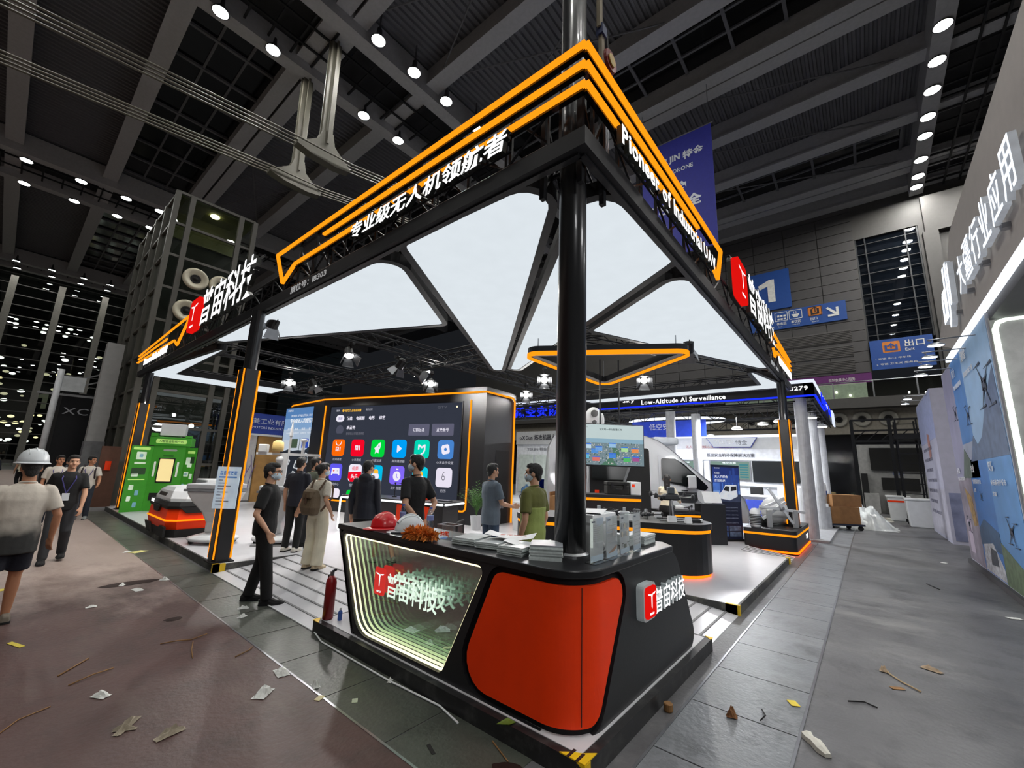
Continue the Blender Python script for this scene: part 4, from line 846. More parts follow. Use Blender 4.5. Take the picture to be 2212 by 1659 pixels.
# ---- pendant triangle light
PT = T('triangle_pendant', 'black triangular pendant ring light glowing orange along its lower edge', 'pendant light', (8, 4.2, 4.0))
tri = rpoly([(6.3, 5.16), (7.95, 2.15), (10.05, 5.2)], .25, 7)
if sum(tri[i - 1][0] * tri[i][1] - tri[i][0] * tri[i - 1][1] for i in range(len(tri))) < 0: tri = tri[::-1]
MB().ring(tri, inset(tri, .2), 4.16, t0=4.02).build('ring_body', BLACKM, PT, W=True)
MB().ring(inset(tri, -.012), inset(tri, .035), 4.05, t0=3.97).build('led_edge', ORLED, PT, W=True)
MB().ring(inset(tri, .1), inset(tri, .2), 4.018, t0=4.0).build('inner_plate', LGREY, PT, W=True)
for p in ((6.7, 4.95), (7.97, 2.6), (9.6, 4.98)): MB().tube([(p[0], p[1], 4.15), (p[0], p[1], 4.56)], .012, 6).build('hanger', STEEL, PT, W=True)
# ---- television on two hanging poles, above the back counter
A_T = ang(.66, -.75)
TV = T('hanging_screen', 'wide screen showing an aerial city slide, hung on two black poles', 'screen', (8.93, 5.33, 1.88), A_T)
MB().box(0, 1.62, 0, .07, 0, 1.02).build('casing', BLACKM, TV, bev=.01)
LR(TV, 'slide_sky', g_((205, 222, 222), .85), .02, 1.6, -.004, .66, 1.0); LR(TV, 'slide_haze', g_((150, 186, 206), .85), .02, 1.6, -.004, .56, .66); LR(TV, 'slide_land', g_((128, 148, 156), .85), .02, 1.6, -.004, .03, .56)
MB().prism([(.55, .03), (.95, .03), (.85, .16), (1.02, .28), (.98, .42), (.8, .52), (.72, .5), (.86, .36), (.76, .2)], .002, (0, -.007, 0), X, Z).build('slide_river', g_((92, 134, 112), .8), TV)
rnd = random.Random(5)
mb = [MB(), MB(), MB()]
for i in range(260):
    z = .05 + .5 * rnd.random(); x = .03 + 1.5 * rnd.random(); s = .008 + .02 * (1 - z)
    mb[i % 3].prism([(x, z), (x + s, z), (x + s, z + s * rnd.uniform(.7, 2)), (x, z + s)], .002, (0, -.008, 0), X, Z)
for q, c in zip(mb, ((176, 186, 190), (84, 108, 104), (206, 206, 200))): q.build('slide_houses', g_(c, .8), TV, kind='stuff')
for x, z, c in ((.15, .42, (200, 224, 240)), (.42, .36, (120, 170, 230)), (.32, .3, (90, 150, 220)), (.75, .45, (160, 200, 236)), (1.05, .36, (180, 226, 160)), (1.3, .34, (240, 150, 90)), (.1, .18, (110, 190, 220)), (.35, .12, (226, 120, 110)), (1.1, .12, (90, 190, 110)), (1.32, .14, (170, 90, 150)), (.75, .2, (80, 140, 220))):
    LR(TV, 'slide_card', g_(c, .9), x, x + .17, -.011, z, z + .09); LR(TV, 'slide_card_title', g_((60, 120, 230), .9), x, x + .17, -.011, z + .092, z + .115)
LT(TV, '空天地一体化智慧城市', g_((50, 66, 70), .7), .52, -.008, .86, .56, .055, 0, .01); LT(TV, '普宙科技', g_((120, 130, 134), .7), .08, -.008, .92, .16, .03, 0)
for x in (.55, 1.02): MB().tube([(x, .035, 1.0), (x, .035, 2.65)], .02, 8).build('pole', BLACKM, TV)
BC = T('back_counter', 'black high counter with an orange light line under the hanging screen', 'counter', (8.45, 5.45, .12), A_T)
MB().box(0, 1.82, .03, .6, 0, .98).build('body', BLACK, BC); MB().box(-.02, 1.84, 0, .62, 1.04, 1.12).build('worktop', BLACK, BC, bev=.01); MB().box(0, 1.83, .01, .6, .98, 1.04).build('led_strip', ORLED, BC)
t = T('equipment_case', 'black hard plastic equipment case on the high back counter', 'case', (9.25, 4.72, 1.24), A_T)
MB().box(0, .52, 0, .34, 0, .2).build('shell', RUBBER, t, bev=.02); MB().box(-.005, .525, -.005, .345, .21, .29).build('lid', RUBBER, t, bev=.02)
for x in (.08, .38): MB().box(x, x + .06, -.02, .0, .14, .25).build('latch', BLACKM, t)
MB().tube([(.2, -.01, .12), (.2, -.04, .12), (.32, -.04, .12), (.32, -.01, .12)], .01, 6).build('handle', BLACKM, t)
t = T('white_printer_box', 'white boxed unit with a red label beside the equipment case', 'box', (9.63, 4.32, 1.24), A_T); MB().box(0, .25, 0, .3, 0, .3).build('carton', WPLAS, t, bev=.01); LR(t, 'label', VERM, .03, .1, -.002, .18, .25)
# ---- white van
VM = mat('van_white', (218, 222, 228), .25, var=.02, coat=.5); VG = mat('van_glass', (14, 18, 20), .22, spec=.5)
A_V = ang(.616, -.788); vx, vy = 12.13, 4.81
VN = T('white_van', 'white high roof van with open side door behind the display counters', 'van', (vx, vy, .12), A_V)
def vprof(y, k=0.):
    P = [(-2.95, .35), (-2.98, 1.2), (-2.9, 2.35), (-2.75, 2.66), (-2.3, 2.73), (-.1, 2.73), (.28, 2.6), (.62, 2.36), (1.0, 2.02), (1.55, 1.55), (1.75, 1.42), (2.4, 1.22), (2.62, 1.02), (2.72, .7), (2.7, .35)]
    return [(x, y + (k * max(0, z - 1.35) ** 1.3 if z > 1.35 else 0), z) for x, z in P]
MB().loft([vprof(.06, .1), vprof(0, .11), vprof(.25, .0), vprof(1.75, .0), vprof(2.0, -.11), vprof(1.94, -.1)]).build('body_shell', VM, VN, smooth=False)
def vside(pts, m, nm, t=.02, yy=-.005): # panel on the near side following its lean
    f = lambda x, z: (x, yy + (.11 * max(0, z - 1.35) ** 1.3), z)
    n = len(pts); return MB().add([f(*p) for p in pts] + [(a, b - t, c) for a, b, c in (f(*p) for p in pts)], [tuple(range(n)), tuple(range(n, 2 * n))[::-1]] + [(i, (i + 1) % n, n + (i + 1) % n, n + i) for i in range(n)]).build(nm, m, VN)
vside(rpoly([(-1.75, .38), (-.02, .38), (-.02, 2.35), (-1.75, 2.35)], .08), mat('van_interior', (26, 26, 28), .8), 'door_opening')
vside(rpoly([(-2.75, 1.35), (-1.85, 1.35), (-1.85, 1.95), (-2.75, 1.95)], .1), VG, 'side_window', .015)
vside(rpoly([(-1.7, 1.4), (-.78, 1.42), (-.62, 1.8), (-1.7, 1.8)], .05), VG, 'door_window', .035)
MB().bar((-.78, -.02, 1.36), (-.6, -.0, 1.86), .06).build('door_pillar', GREY, VN)
vside(rpoly([(.3, 1.5), (.36, 1.42), (1.5, 1.2), (1.62, 1.3), (.98, 1.92), (.72, 2.08), (.32, 2.08)], .05), VG, 'front_window', .02)
vside(rpoly([(.24, .4), (.24, 2.2), (.7, 2.2), (1.66, 1.36), (1.62, .4)], .06), VM, 'front_door', .008)
vside([(.85, 1.18), (1.02, 1.17), (1.02, 1.2), (.85, 1.21)], BLACKM, 'door_handle', .03)
MB().loft([[(x, y, z) for x, z in ((.72, 2.24), (1.02, 1.98), (1.52, 1.54))] + [(x + .03, y, z + .03) for x, z in ((1.52, 1.54), (1.02, 1.98), (.72, 2.24))] for y in (.16, 1.84)]).build('windscreen', VG, VN)
MB().box(.95, 1.2, -.26, -.14, 1.25, 1.62).build('mirror_housing', VM, VN, bev=.04); MB().box(.945, 1.0, -.245, -.155, 1.29, 1.56).build('mirror_glass', VG, VN); MB().bar((1.1, .02, 1.32), (1.1, -.18, 1.36), .05).build('mirror_arm', RUBBER, VN)
MB().box(.2, .95, .3, 1.7, 2.5, 2.72).build('roof_pod', mat('pod_white', (206, 214, 222), .3, coat=.3), VN, bev=.06)
for x in (-2.1, 1.9):
    for y in (.1, 1.75): wl = MB().lathe([(.1, -.12), (.34, -.12), (.36, -.08), (.36, .08), (.34, .12), (.1, .12)], 24, (0, 0, 0), M=Matrix.Translation((x, y, .36)) @ Matrix.Rotation(pi / 2, 4, 'X')).build('wheel', RUBBER, VN); MB().lathe([(.02, .1), (.22, .1), (.22, .13), (.02, .14)], 18, M=Matrix.Translation((x, y, .36)) @ Matrix.Rotation(pi / 2, 4, 'X')).build('hub_cap', STEEL, wl)
MB().box(2.6, 2.76, .3, 1.7, .45, .62).build('bumper', RUBBER, VN, bev=.03); MB().box(2.4, 2.6, .08, .4, .95, 1.12).build('headlamp', pane('lamp_glass', .1, (.8, .8, .8)), VN)
MB().box(-1.62, -1.55, .1, .3, .4, 1.2).build('seat_post', GREY, VN)
LR(VN, 'red_label', VERM, -1.62, -1.5, -.03, .98, 1.12); LT(VN, '普宙科技', mat('van_print', (60, 62, 66), .6), -1.45, -.03, 1.0, .4, .1)
PZ = T('camera_pod', 'round white twin-lens camera pod on a mast above the van roof', 'camera', (11.1, 6.1, 2.85), A_V)
MB().lathe([(.12, -.05), (.16, .0), (.17, .06), (.1, .08)], 20).build('foot', WPLAS, PZ, smooth=True)
MB().ell((0, 0, .42), (.26, .24, .36), 24, 16).build('head', WPLAS, PZ, smooth=True)
for z, r in ((.55, .1), (.3, .06)): MB().lathe([(.0, 0), (r, 0), (r * 1.05, .06), (0, .06)], 18, M=Matrix.Translation((-.02, -.25, z)) @ Matrix.Rotation(pi / 2, 4, 'X')).build('lens', VG, PZ)
for s in (-1, 1): MB().ell((s * .25, 0, .38), (.07, .13, .22), 14, 10).build('side_pod', WPLAS, PZ, smooth=True)
t = T('white_antenna_box', 'flat white antenna panel standing on the van roof', 'antenna', (10.66, 6.72, 2.8), A_V); MB().box(-.14, .14, -.05, .05, .15, .78).build('panel', WPLAS, t, bev=.02); MB().tube([(0, 0, 0), (0, 0, .2)], .03, 8).build('stub', STEEL, t); MB().tube([(.12, 0, .76), (.22, 0, .88)], .012, 6).build('aerial', STEEL, t)
# ---- oval display counter
OC = T('oval_counter', 'black rounded-end display counter with orange light lines carrying drones', 'counter', (7.36, 3.72, .12), ang(.45, -.89))
def capsule(r, l, n=14): return [(l / 2 + r * cos(-pi / 2 + pi * k / n), r * sin(-pi / 2 + pi * k / n)) for k in range(n + 1)] + [(-l / 2 + r * cos(pi / 2 + pi * k / n), r * sin(pi / 2 + pi * k / n)) for k in range(n + 1)]
MB().prism(capsule(.575, 2.2), .04, t0=.0).build('base_glow', ORBASE, OC); MB().prism(capsule(.6, 2.2), .68, t0=.045).build('body', BLACK, OC)
MB().prism(capsule(.6, 2.2), .735, t0=.68).build('led_strip', ORLED, OC); MB().prism(capsule(.62, 2.2), .83, t0=.735).build('worktop', BLACK, OC)
LC = T('low_display_counter', 'low black counter with a short orange light line behind the oval counter', 'counter', (10.55, 4.0, .12), ang(.66, -.75))
MB().box(0, 1.15, 0, .5, 0, .66).build('body', BLACK, LC); MB().box(.15, 1.12, -.015, 0, .62, .665).build('led_strip', ORLED, LC); MB().box(-.02, 1.17, -.01, .52, .7, .76).build('worktop', BLACK, LC)
t = T('lectern', 'black lectern with a slanted white screen beside the van poster', 'lectern', (11.2, 3.22, .12), ang(.66, -.75)); MB().box(0, .62, 0, .35, 0, .95).build('body', BLACK, t, bev=.01); MB().prism([(0, .95), (.3, .98), (.34, 1.2), (.3, 1.2), (.25, 1.02)], -.5, (.06, 0, 0), Y, Z).build('screen_stand', BLACKM, t)
MB().add([(.1, .0, .98), (.54, .0, .98), (.54, .14, 1.24), (.1, .14, 1.24), (.1, .02, .975), (.54, .02, .975), (.54, .16, 1.235), (.1, .16, 1.235)], [(0, 1, 2, 3), (7, 6, 5, 4), (0, 4, 5, 1), (1, 5, 6, 2), (2, 6, 7, 3), (3, 7, 4, 0)]).build('tablet', WPLAS, t)
# ---- van poster (roll-up)
RU = T('van_poster_stand', 'dark blue upright poster showing a white van before skyscrapers', 'poster', (12.0, 3.12, .12), ang(.79, -.61))
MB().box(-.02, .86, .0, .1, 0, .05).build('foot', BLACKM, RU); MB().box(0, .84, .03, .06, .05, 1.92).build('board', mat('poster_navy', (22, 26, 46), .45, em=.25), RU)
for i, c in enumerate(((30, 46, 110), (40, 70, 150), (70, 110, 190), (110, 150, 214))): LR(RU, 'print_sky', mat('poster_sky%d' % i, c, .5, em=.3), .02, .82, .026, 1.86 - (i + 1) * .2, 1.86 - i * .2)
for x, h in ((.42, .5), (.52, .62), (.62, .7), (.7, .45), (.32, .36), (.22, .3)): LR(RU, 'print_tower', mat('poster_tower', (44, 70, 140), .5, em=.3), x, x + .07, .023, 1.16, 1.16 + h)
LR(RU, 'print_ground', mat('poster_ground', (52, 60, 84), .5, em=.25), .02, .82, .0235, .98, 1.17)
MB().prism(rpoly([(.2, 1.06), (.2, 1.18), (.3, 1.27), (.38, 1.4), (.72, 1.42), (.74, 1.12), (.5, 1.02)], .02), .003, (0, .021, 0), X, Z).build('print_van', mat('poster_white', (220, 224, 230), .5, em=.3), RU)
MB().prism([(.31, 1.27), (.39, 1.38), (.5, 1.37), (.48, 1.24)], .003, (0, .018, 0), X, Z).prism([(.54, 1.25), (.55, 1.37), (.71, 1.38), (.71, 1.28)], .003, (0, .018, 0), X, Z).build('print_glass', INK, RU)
PWM = MATS['poster_white']
LT(RU, 'AU100', PWM, .07, .02, 1.68, .16, .05); LT(RU, '无人机综合', PWM, .07, .02, 1.58, .4, .075, .002, .03); LT(RU, '防控系统', PWM, .07, .02, 1.48, .32, .07, .002, .02); LT(RU, '普宙科技', PWM, .08, .02, 1.82, .16, .035)
LT(RU, '系统简介', PWM, .06, .02, .88, .14, .04)
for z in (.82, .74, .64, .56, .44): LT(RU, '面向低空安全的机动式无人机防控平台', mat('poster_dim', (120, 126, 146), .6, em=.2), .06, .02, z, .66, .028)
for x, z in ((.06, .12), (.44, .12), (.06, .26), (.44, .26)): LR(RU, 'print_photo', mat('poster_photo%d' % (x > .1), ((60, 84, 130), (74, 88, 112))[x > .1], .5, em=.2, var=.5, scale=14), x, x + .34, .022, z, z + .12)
# ---- radar plinth
RPN = T('radar_plinth', 'black plinth with orange light lines carrying the radar equipment', 'plinth', (13.5, 1.95, 0))
pl = [(12.1, 2.5), (12.2, 1.42), (14.95, 1.42), (14.95, 2.5)]
MB().prism(rpoly(pl, [.05, .12, .1, .05]), .03, t0=.0).build('base', BLACKM, RPN, W=True); MB().prism(rpoly(inset(pl, -.02), [.05, .12, .1, .05]), .07, t0=.03).build('base_glow', ORBASE, RPN, W=True)
MB().prism(rpoly(pl, [.05, .12, .1, .05]), .4, t0=.07).build('body', BLACK, RPN, W=True); MB().prism(rpoly(inset(pl, -.012), [.05, .12, .1, .05]), .45, t0=.4).build('led_strip', ORLED, RPN, W=True); MB().prism(rpoly(inset(pl, -.01), [.05, .12, .1, .05]), .54, t0=.45).build('top', BLACK, RPN, W=True)
text(RPN, '普宙科技', LETW, (14.1, 1.415, .2), X, Z, .45, .12, .004, .01)
t = T('radar_dome', 'large white egg-shaped radar dome on the plinth behind the blades', 'radar', (13.6, 1.95, .54)); MB().lathe([(.2, 0), (.22, .04), (.3, .08), (.37, .2), (.4, .34), (.38, .5), (.3, .62), (.18, .69), (.02, .71)], 28).build('dome', WPLAS, t, smooth=True); MB().lathe([(.22, -.0), (.24, .03), (.22, .05)], 20).build('foot', GREY, t)
for i in range(3): MB().tube([(.39 * cos(a), .39 * sin(a), .22 + i * .02) for a in [k * pi / 12 for k in range(24)]], .004, 4, closed=True).build('seam', LGREY, t)
t = T('blade_antenna', 'white crossed-blade antenna on grey stands at the plinth front', 'antenna', (12.85, 1.75, .54), ang(.7, -.7))
for x in (-.35, .35): MB().box(x - .06, x + .06, -.03, .03, 0, .42).build('stand', LGREY, t, bev=.01)
for a, b in (((-.6, 0, .5), (.62, 0, .38)), ((-.35, -.04, .95), (.25, -.04, .1)), ((-.5, .04, .2), (.15, .04, .62)), ((-.6, .02, .42), (.1, .02, .72))): MB().bar(a, b, .07, .03, (0, 1, 0)).build('blade', WPLAS, t, bev=.01)
MB().ell((0, 0, .46), .07, 12, 8).build('hub', GREY, t, smooth=True)
t = T('tracking_turret', 'small dark gimbal turret on the plinth under the blades', 'turret', (12.85, 2.15, .54)); MB().ell((0, 0, .12), (.12, .1, .12), 12, 8).build('ball', RUBBER, t, smooth=True); MB().box(-.16, .16, -.08, .08, 0, .05).build('base', BLACKM, t); MB().bar((-.15, 0, .05), (-.12, 0, .22), .03).build('fork', BLACKM, t)
t = T('finned_sensor', 'white capsule sensor with black cooling fins behind the plinth edge', 'sensor', (12.28, 2.25, .54)); MB().lathe([(.14, 0), (.16, .05), (.16, .5), (.1, .6), (.02, .62)], 18).build('shell', WPLAS, t, smooth=True)
t.scale = (.75, .75, .75)
for i in range(7): MB().lathe([(.1, .1 + i * .05), (.172, .1 + i * .05), (.172, .125 + i * .05), (.1, .125 + i * .05)], 18).build('fin', RUBBER, t)
# ---- left group: kiosk, robot dock, consoles, mast, notice board
GRN = mat('kiosk_green', (56, 142, 34), .45, var=.05, em=.12); GRL = mat('kiosk_light_green', (176, 222, 118), .5, em=.3); GRD = mat('kiosk_dark_green', (36, 104, 24), .5)
KI = T('self_service_kiosk', 'bright green self-service vending kiosk with a glowing cream screen', 'kiosk', (2.95, 16.75, .12), ang(.93, -.36))
MB().box(.1, .9, 0, .6, 0, 1.93).build('cabinet', GRN, KI); MB().box(-.02, 1.02, -.1, .62, 1.93, 2.2).build('canopy_head', GRN, KI, bev=.02); MB().box(-.0, .16, -.13, .1, 2.2, 2.3).build('crenel', GRN, KI); MB().box(.84, 1.0, -.13, .1, 2.2, 2.26).build('crenel', GRN, KI)
LR(KI, 'name_strip', GRL, .14, .9, -.103, 2.0, 2.13, .04); LT(KI, 'AI智能自助贩卖机', GRD, .22, -.108, 2.03, .6, .075, .002, .01)
LR(KI, 'vent_strip', LGREY, .34, .68, -.004, 1.77, 1.83, .03); LR(KI, 'maker_mark', GRD, .36, .62, -.004, 1.6, 1.65, .02)
MB().box(.28, .68, -.03, 0, .82, 1.56).build('screen_frame', BLACKM, KI, bev=.01); LR(KI, 'screen', glow('cream_screen', (250, 226, 160), 1.0), .31, .65, -.033, .86, 1.53, .02)
for x in (.2, .76): LR(KI, 'side_light', mat('side_light', (206, 210, 200), .5, em=.3), x - .025, x + .025, -.004, 1.0, 1.45, .02)
MB().box(.2, .45, -.02, 0, .3, .52).build('tray', RUBBER, KI); MB().box(.5, .75, -.02, 0, .3, .42).build('tray', RUBBER, KI)
wl = MB().add([(-.32, -.42, -.1), (.1, -.02, -.1), (.1, -.02, 1.9), (-.32, -.42, 1.9), (-.32, -.4, -.1), (.1, 0, -.1), (.1, 0, 1.9), (-.32, -.4, 1.9)], [(0, 1, 2, 3), (7, 6, 5, 4), (0, 4, 5, 1), (1, 5, 6, 2), (2, 6, 7, 3), (3, 7, 4, 0)]).build('side_wing', GRN, KI)
wr = MB().add([(.9, -.02, -.1), (1.22, -.2, -.1), (1.22, -.2, 1.9), (.9, -.02, 1.9), (.9, 0, -.1), (1.22, -.18, -.1), (1.22, -.18, 1.9), (.9, 0, 1.9)], [(0, 1, 2, 3), (7, 6, 5, 4), (0, 4, 5, 1), (1, 5, 6, 2), (2, 6, 7, 3), (3, 7, 4, 0)]).build('side_wing', GRN, KI)
KW = mat('kiosk_print_white', (214, 232, 210), .6, em=.2); KB = mat('kiosk_print_blue', (120, 170, 190), .6, em=.15); KD = mat('kiosk_print_dark', (40, 70, 40), .6)
UL = V3((.42, .4, 0)).normalized()
for a, b, c, d, m in ((.16, .42, 1.5, 1.72, KW), (.24, .34, 1.56, 1.66, KB), (.05, .5, 1.78, 1.86, GRL), (.1, .48, 1.06, 1.25, KD), (.12, .3, 1.0, 1.1, KW), (.12, .24, .62, .76, KW), (.3, .4, .46, .6, KB), (.12, .22, .3, .44, KW), (.3, .4, .12, .26, KB), (.06, .5, .9, .93, GRL), (.14, .44, 1.36, 1.42, KW)):
    MB().prism(rrect(a, b, c, d, .02), .004, (-.32, -.423, 0), UL, Z).build('wing_print', m, wl)
UR = V3((.32, -.18, 0)).normalized()
for a, b, c, d, m in ((.08, .3, 1.72, 1.8, GRL), (.06, .2, 1.38, 1.6, KW), (.2, .32, 1.42, 1.62, KD), (.12, .26, 1.3, 1.42, KW), (.06, .2, 1.02, 1.16, KW), (.08, .16, 1.05, 1.12, KB), (.24, .32, .95, 1.1, KW), (.05, .12, .6, .8, KB)):
    MB().prism(rrect(a, b, c, d, .015), .004, (.9, -.023, 0), UR, Z).build('wing_print', m, wr)
text(wl, '扫码领取礼品', KW, (.0, 0, 0), X, Z, .001, .001, 0, W=False) if False else None
t = T('white_projector_box', 'white box unit with a grey side standing on top of the green kiosk', 'box', (3.12, 16.7, 2.33), ang(.93, -.36)); MB().box(0, .62, 0, .4, .03, .4).build('case', WPLAS, t, bev=.015); MB().box(-.0, .02, .02, .38, .05, .38).build('side_panel', GREY, t)
for x in (.05, .55): MB().box(x, x + .05, .05, .35, 0, .03).build('foot', RUBBER, t)
# robot dock
RD = T('robot_dock', 'red-orange and black drone dock with white domed lid on the platform', 'robot', (3.0, 11.85, .12), 0)
hx, hy = .56, .9
o8 = lambda k, c: [(-hx * k + c, -hy * k), (hx * k - c, -hy * k), (hx * k, -hy * k + c), (hx * k, hy * k - c), (hx * k - c, hy * k), (-hx * k + c, hy * k), (-hx * k, hy * k - c), (-hx * k, -hy * k + c)]
rg = lambda p, z: [(a, b, z) for a, b in p]
MB().loft([rg(o8(.98, .14), 0), rg(o8(1.0, .14), .16)]).build('skirt', RUBBER, RD)
MB().loft([rg(o8(.97, .16), .12), rg(o8(1.03, .16), .3), rg(o8(.99, .16), .58)]).build('body', VERM, RD)
MB().loft([rg(o8(1.02, .16), .56), rg(o8(1.04, .16), .62), rg(o8(1.0, .16), .7)]).build('rim', RUBBER, RD)
MB().tube([(a, b, .34) for a, b in o8(1.035, .16)], .018, 6, closed=True).build('led_line', ORLED, RD)
for sx, p in ((-1, [(-.55, .02), (-.2, .02), (-.45, .2), (-.9, .2)]), (-1, [(.3, .02), (.9, .02), (.9, .22), (.5, .22)]), (-1, [(-.35, .6), (.3, .6), (.15, .47), (-.22, .47)])):
    MB().prism([(a * .95, b) for a, b in p], .04, (-hx * 1.0, 0, 0), (0, -1, 0), Z).build('black_cheek', RUBBER, RD)
MB().prism([(-.4, .6), (.4, .6), (.28, .48), (-.28, .48)], .04, (0, -hy * 1.0, 0), X, Z).build('black_cheek', RUBBER, RD)
MB().loft([rg(o8(.92, .2), .68), rg(o8(.93, .22), .76), [(a, b, .9) for a, b in o8(.84, .24)], [(a * .9, b * .8, .97) for a, b in o8(.8, .26)], [(a * .6, b * .6, .99) for a, b in o8(.7, .2)]]).build('lid', WPLAS, RD, bev=.015)
MB().prism(rpoly([(-.5, .76), (.1, .76), (.16, .86), (-.4, .86)], .02), .02, (-hx * .88, -.05, 0), (0, -1, .0), Z).build('lid_window', VG, RD)
text(RD, '普宙科技', LETW, (2.385, 12.35, .76), LU, Z, .3, .07, .004, .01)
t = T('grey_case', 'white and grey flat instrument case behind the robot dock', 'case', (3.55, 12.1, .12), 0); MB().box(-.35, .35, -.4, .4, .9, 1.12).build('body', WPLAS, t, bev=.02); MB().box(-.37, -.33, -.35, .35, .92, 1.1).build('end_panel', GREY, t); MB().box(-.3, .3, -.35, .35, 0, .9).build('stand', LGREY, t)
# curved white consoles
def console(name, label, x, y, rz):
    t = T(name, label, 'console', (x, y, .12), rz)
    MB().lathe([(.42, .06), (.45, .09), (.44, .12), (.3, .16), (.16, .2), (.12, .3)], 28, sx=1.0, sy=.8).build('foot', WPLAS, t, smooth=True)
    for a in (.5, 2.2, 3.7, 5.5): MB().lathe([(.01, -.03), (.04, -.03), (.04, .03), (.01, .03)], 10, M=Matrix.Translation((.36 * cos(a), .28 * sin(a), .04)) @ Matrix.Rotation(pi / 2, 4, 'X')).build('caster', RUBBER, t)
    MB().loft([[(cx + a * w, b * d, z) for a, b in ((-1, -1), (1, -1), (1, 1), (-1, 1))] for cx, w, d, z in ((.0, .12, .14, .2), (.02, .13, .16, .4), (.0, .2, .2, .6), (-.04, .34, .26, .8), (-.06, .42, .3, .98))]).build('bowl', WPLAS, t, bev=.04)
    MB().box(-.5, .36, -.32, .32, .98, 1.02).build('gasket', GREY, t); MB().box(-.48, .34, -.3, .3, 1.02, 1.12).build('desk_tray', mat('console_grey', (170, 172, 176), .4), t, bev=.02)
    return t
console('curved_console', 'white curved console desk on casters behind the poster post', 2.98, 9.95, ang(.7, -.7))
console('curved_console', 'white curved console desk on casters behind the black-clad man', 3.85, 9.2, ang(-.7, .7))
t = T('sensor_mast', 'white sensor mast with a crossbar carrying small antennas', 'mast', (3.72, 9.1, .12), ang(.77, -.64))
MB().add([(-.08, -.03, .2), (.08, -.03, .2), (.1, -.03, 1.72), (-.04, -.03, 1.72), (-.08, .03, .2), (.08, .03, .2), (.1, .03, 1.72), (-.04, .03, 1.72)], [(0, 1, 2, 3), (7, 6, 5, 4), (0, 4, 5, 1), (1, 5, 6, 2), (2, 6, 7, 3), (3, 7, 4, 0)]).build('upright', WPLAS, t)
MB().box(-.5, .7, -.03, .03, 1.72, 1.77).build('crossbar', WPLAS, t); MB().lathe([(.02, 1.77), (.02, 2.1), (.035, 2.12), (.03, 2.2), (.01, 2.42)], 12, (.1, 0, 0)).build('antenna', WPLAS, t)
MB().lathe([(.1, 1.8), (.11, 1.86), (.1, 1.98), (.05, 2.02)], 16, (-.12, 0, 0)).build('yellow_beacon', mat('beacon_cream', (220, 190, 120), .5), t, smooth=True); MB().box(-.46, -.3, -.08, .08, 1.77, 1.93).build('sensor_box', WPLAS, t, bev=.02); MB().lathe([(.03, 1.77), (.03, 2.0), (.07, 2.02), (.07, 2.06), (.02, 2.07)], 12, (.36, 0, 0)).build('mushroom_antenna', WPLAS, t); MB().ell((-.05, -.02, 1.64), (.08, .06, .07), 12, 8).build('hanging_camera', WPLAS, t, smooth=True)
MB().box(-.3, .3, -.2, .2, 0, .03).build('base_plate', LGREY, t); MB().box(-.05, .05, -.05, .05, .03, .25).build('base_stub', LGREY, t)
NB = T('notice_board', 'pale blue printed notice board hung on the poster post', 'board', (2.35, 8.15, .95), ang(.77, -.64))
MB().box(0, .34, .0, .012, 0, .66).build('board', mat('notice_pale_blue', (206, 224, 240), .5, em=.25), NB)
NBL = mat('notice_blue', (60, 120, 190), .6, em=.2); NGR = mat('notice_grey', (130, 138, 150), .7)
LT(NB, '普宙开放麦', NBL, .04, -.003, .53, .26, .065, .002, .01); LR(NB, 'rule', NBL, .04, .3, -.003, .485, .505)
for i in range(9): LR(NB, 'text_line', NGR, .04, .1 + .16 * ((i * 7) % 5) / 5, -.003, .44 - i * .047, .452 - i * .047)

# ================================================================ people
def skinm(n, c): return mat(n, c, .55, var=.05, spec=.3)
SKIN = skinm('skin_light', (204, 158, 130)); SKIN2 = skinm('skin_tan', (180, 128, 98)); HAIR = mat('black_hair', (17, 15, 15), .5, var=.3, scale=40, bump=.5, bscale=200)
MASK = mat('surgical_mask', (196, 214, 226), .7); BLK = mat('black_cloth', (15, 15, 17), .85, bump=.3, bscale=18); NAVY = mat('navy_cloth', (20, 23, 36), .8, bump=.3, bscale=18)
DENIM = mat('denim', (58, 76, 98), .8, var=.25, bump=.2); LANY = mat('lanyard_violet', (70, 66, 130), .7); BADGE = mat('badge_white', (214, 220, 226), .5)
EYE = mat('eye_dark', (24, 18, 16), .3); LIP = mat('lips', (150, 86, 78), .5)
def limb(mb, pts, rs, n=10):
    """Tapered limb through its joints, with round ends."""
    mb.tube(pts, rs, n); 
    for p, r in zip(pts, rs): mb.ell(p, r * .99, n, 6)
def esec(c, a, b, z, n=16): return [(c[0] + a * cos(2 * pi * k / n), c[1] + b * sin(2 * pi * k / n), z) for k in range(n)]
def fuse(mb, vox, sm=4, M=None, fac=.5):
    """One continuous skin over overlapping shapes."""
    me = mb.mesh('form'); o = bpy.data.objects.new('form', me); COL.objects.link(o)
    r = o.modifiers.new('r', 'REMESH'); r.mode = 'VOXEL'; r.voxel_size = vox
    s = o.modifiers.new('s', 'SMOOTH'); s.iterations = sm; s.factor = fac
    dg = bpy.context.evaluated_depsgraph_get(); dg.update(); out = bpy.data.meshes.new_from_object(o.evaluated_get(bpy.context.evaluated_depsgraph_get()))
    bpy.data.objects.remove(o); bpy.data.meshes.remove(me)
    if M is not None: out.transform(M)
    return out
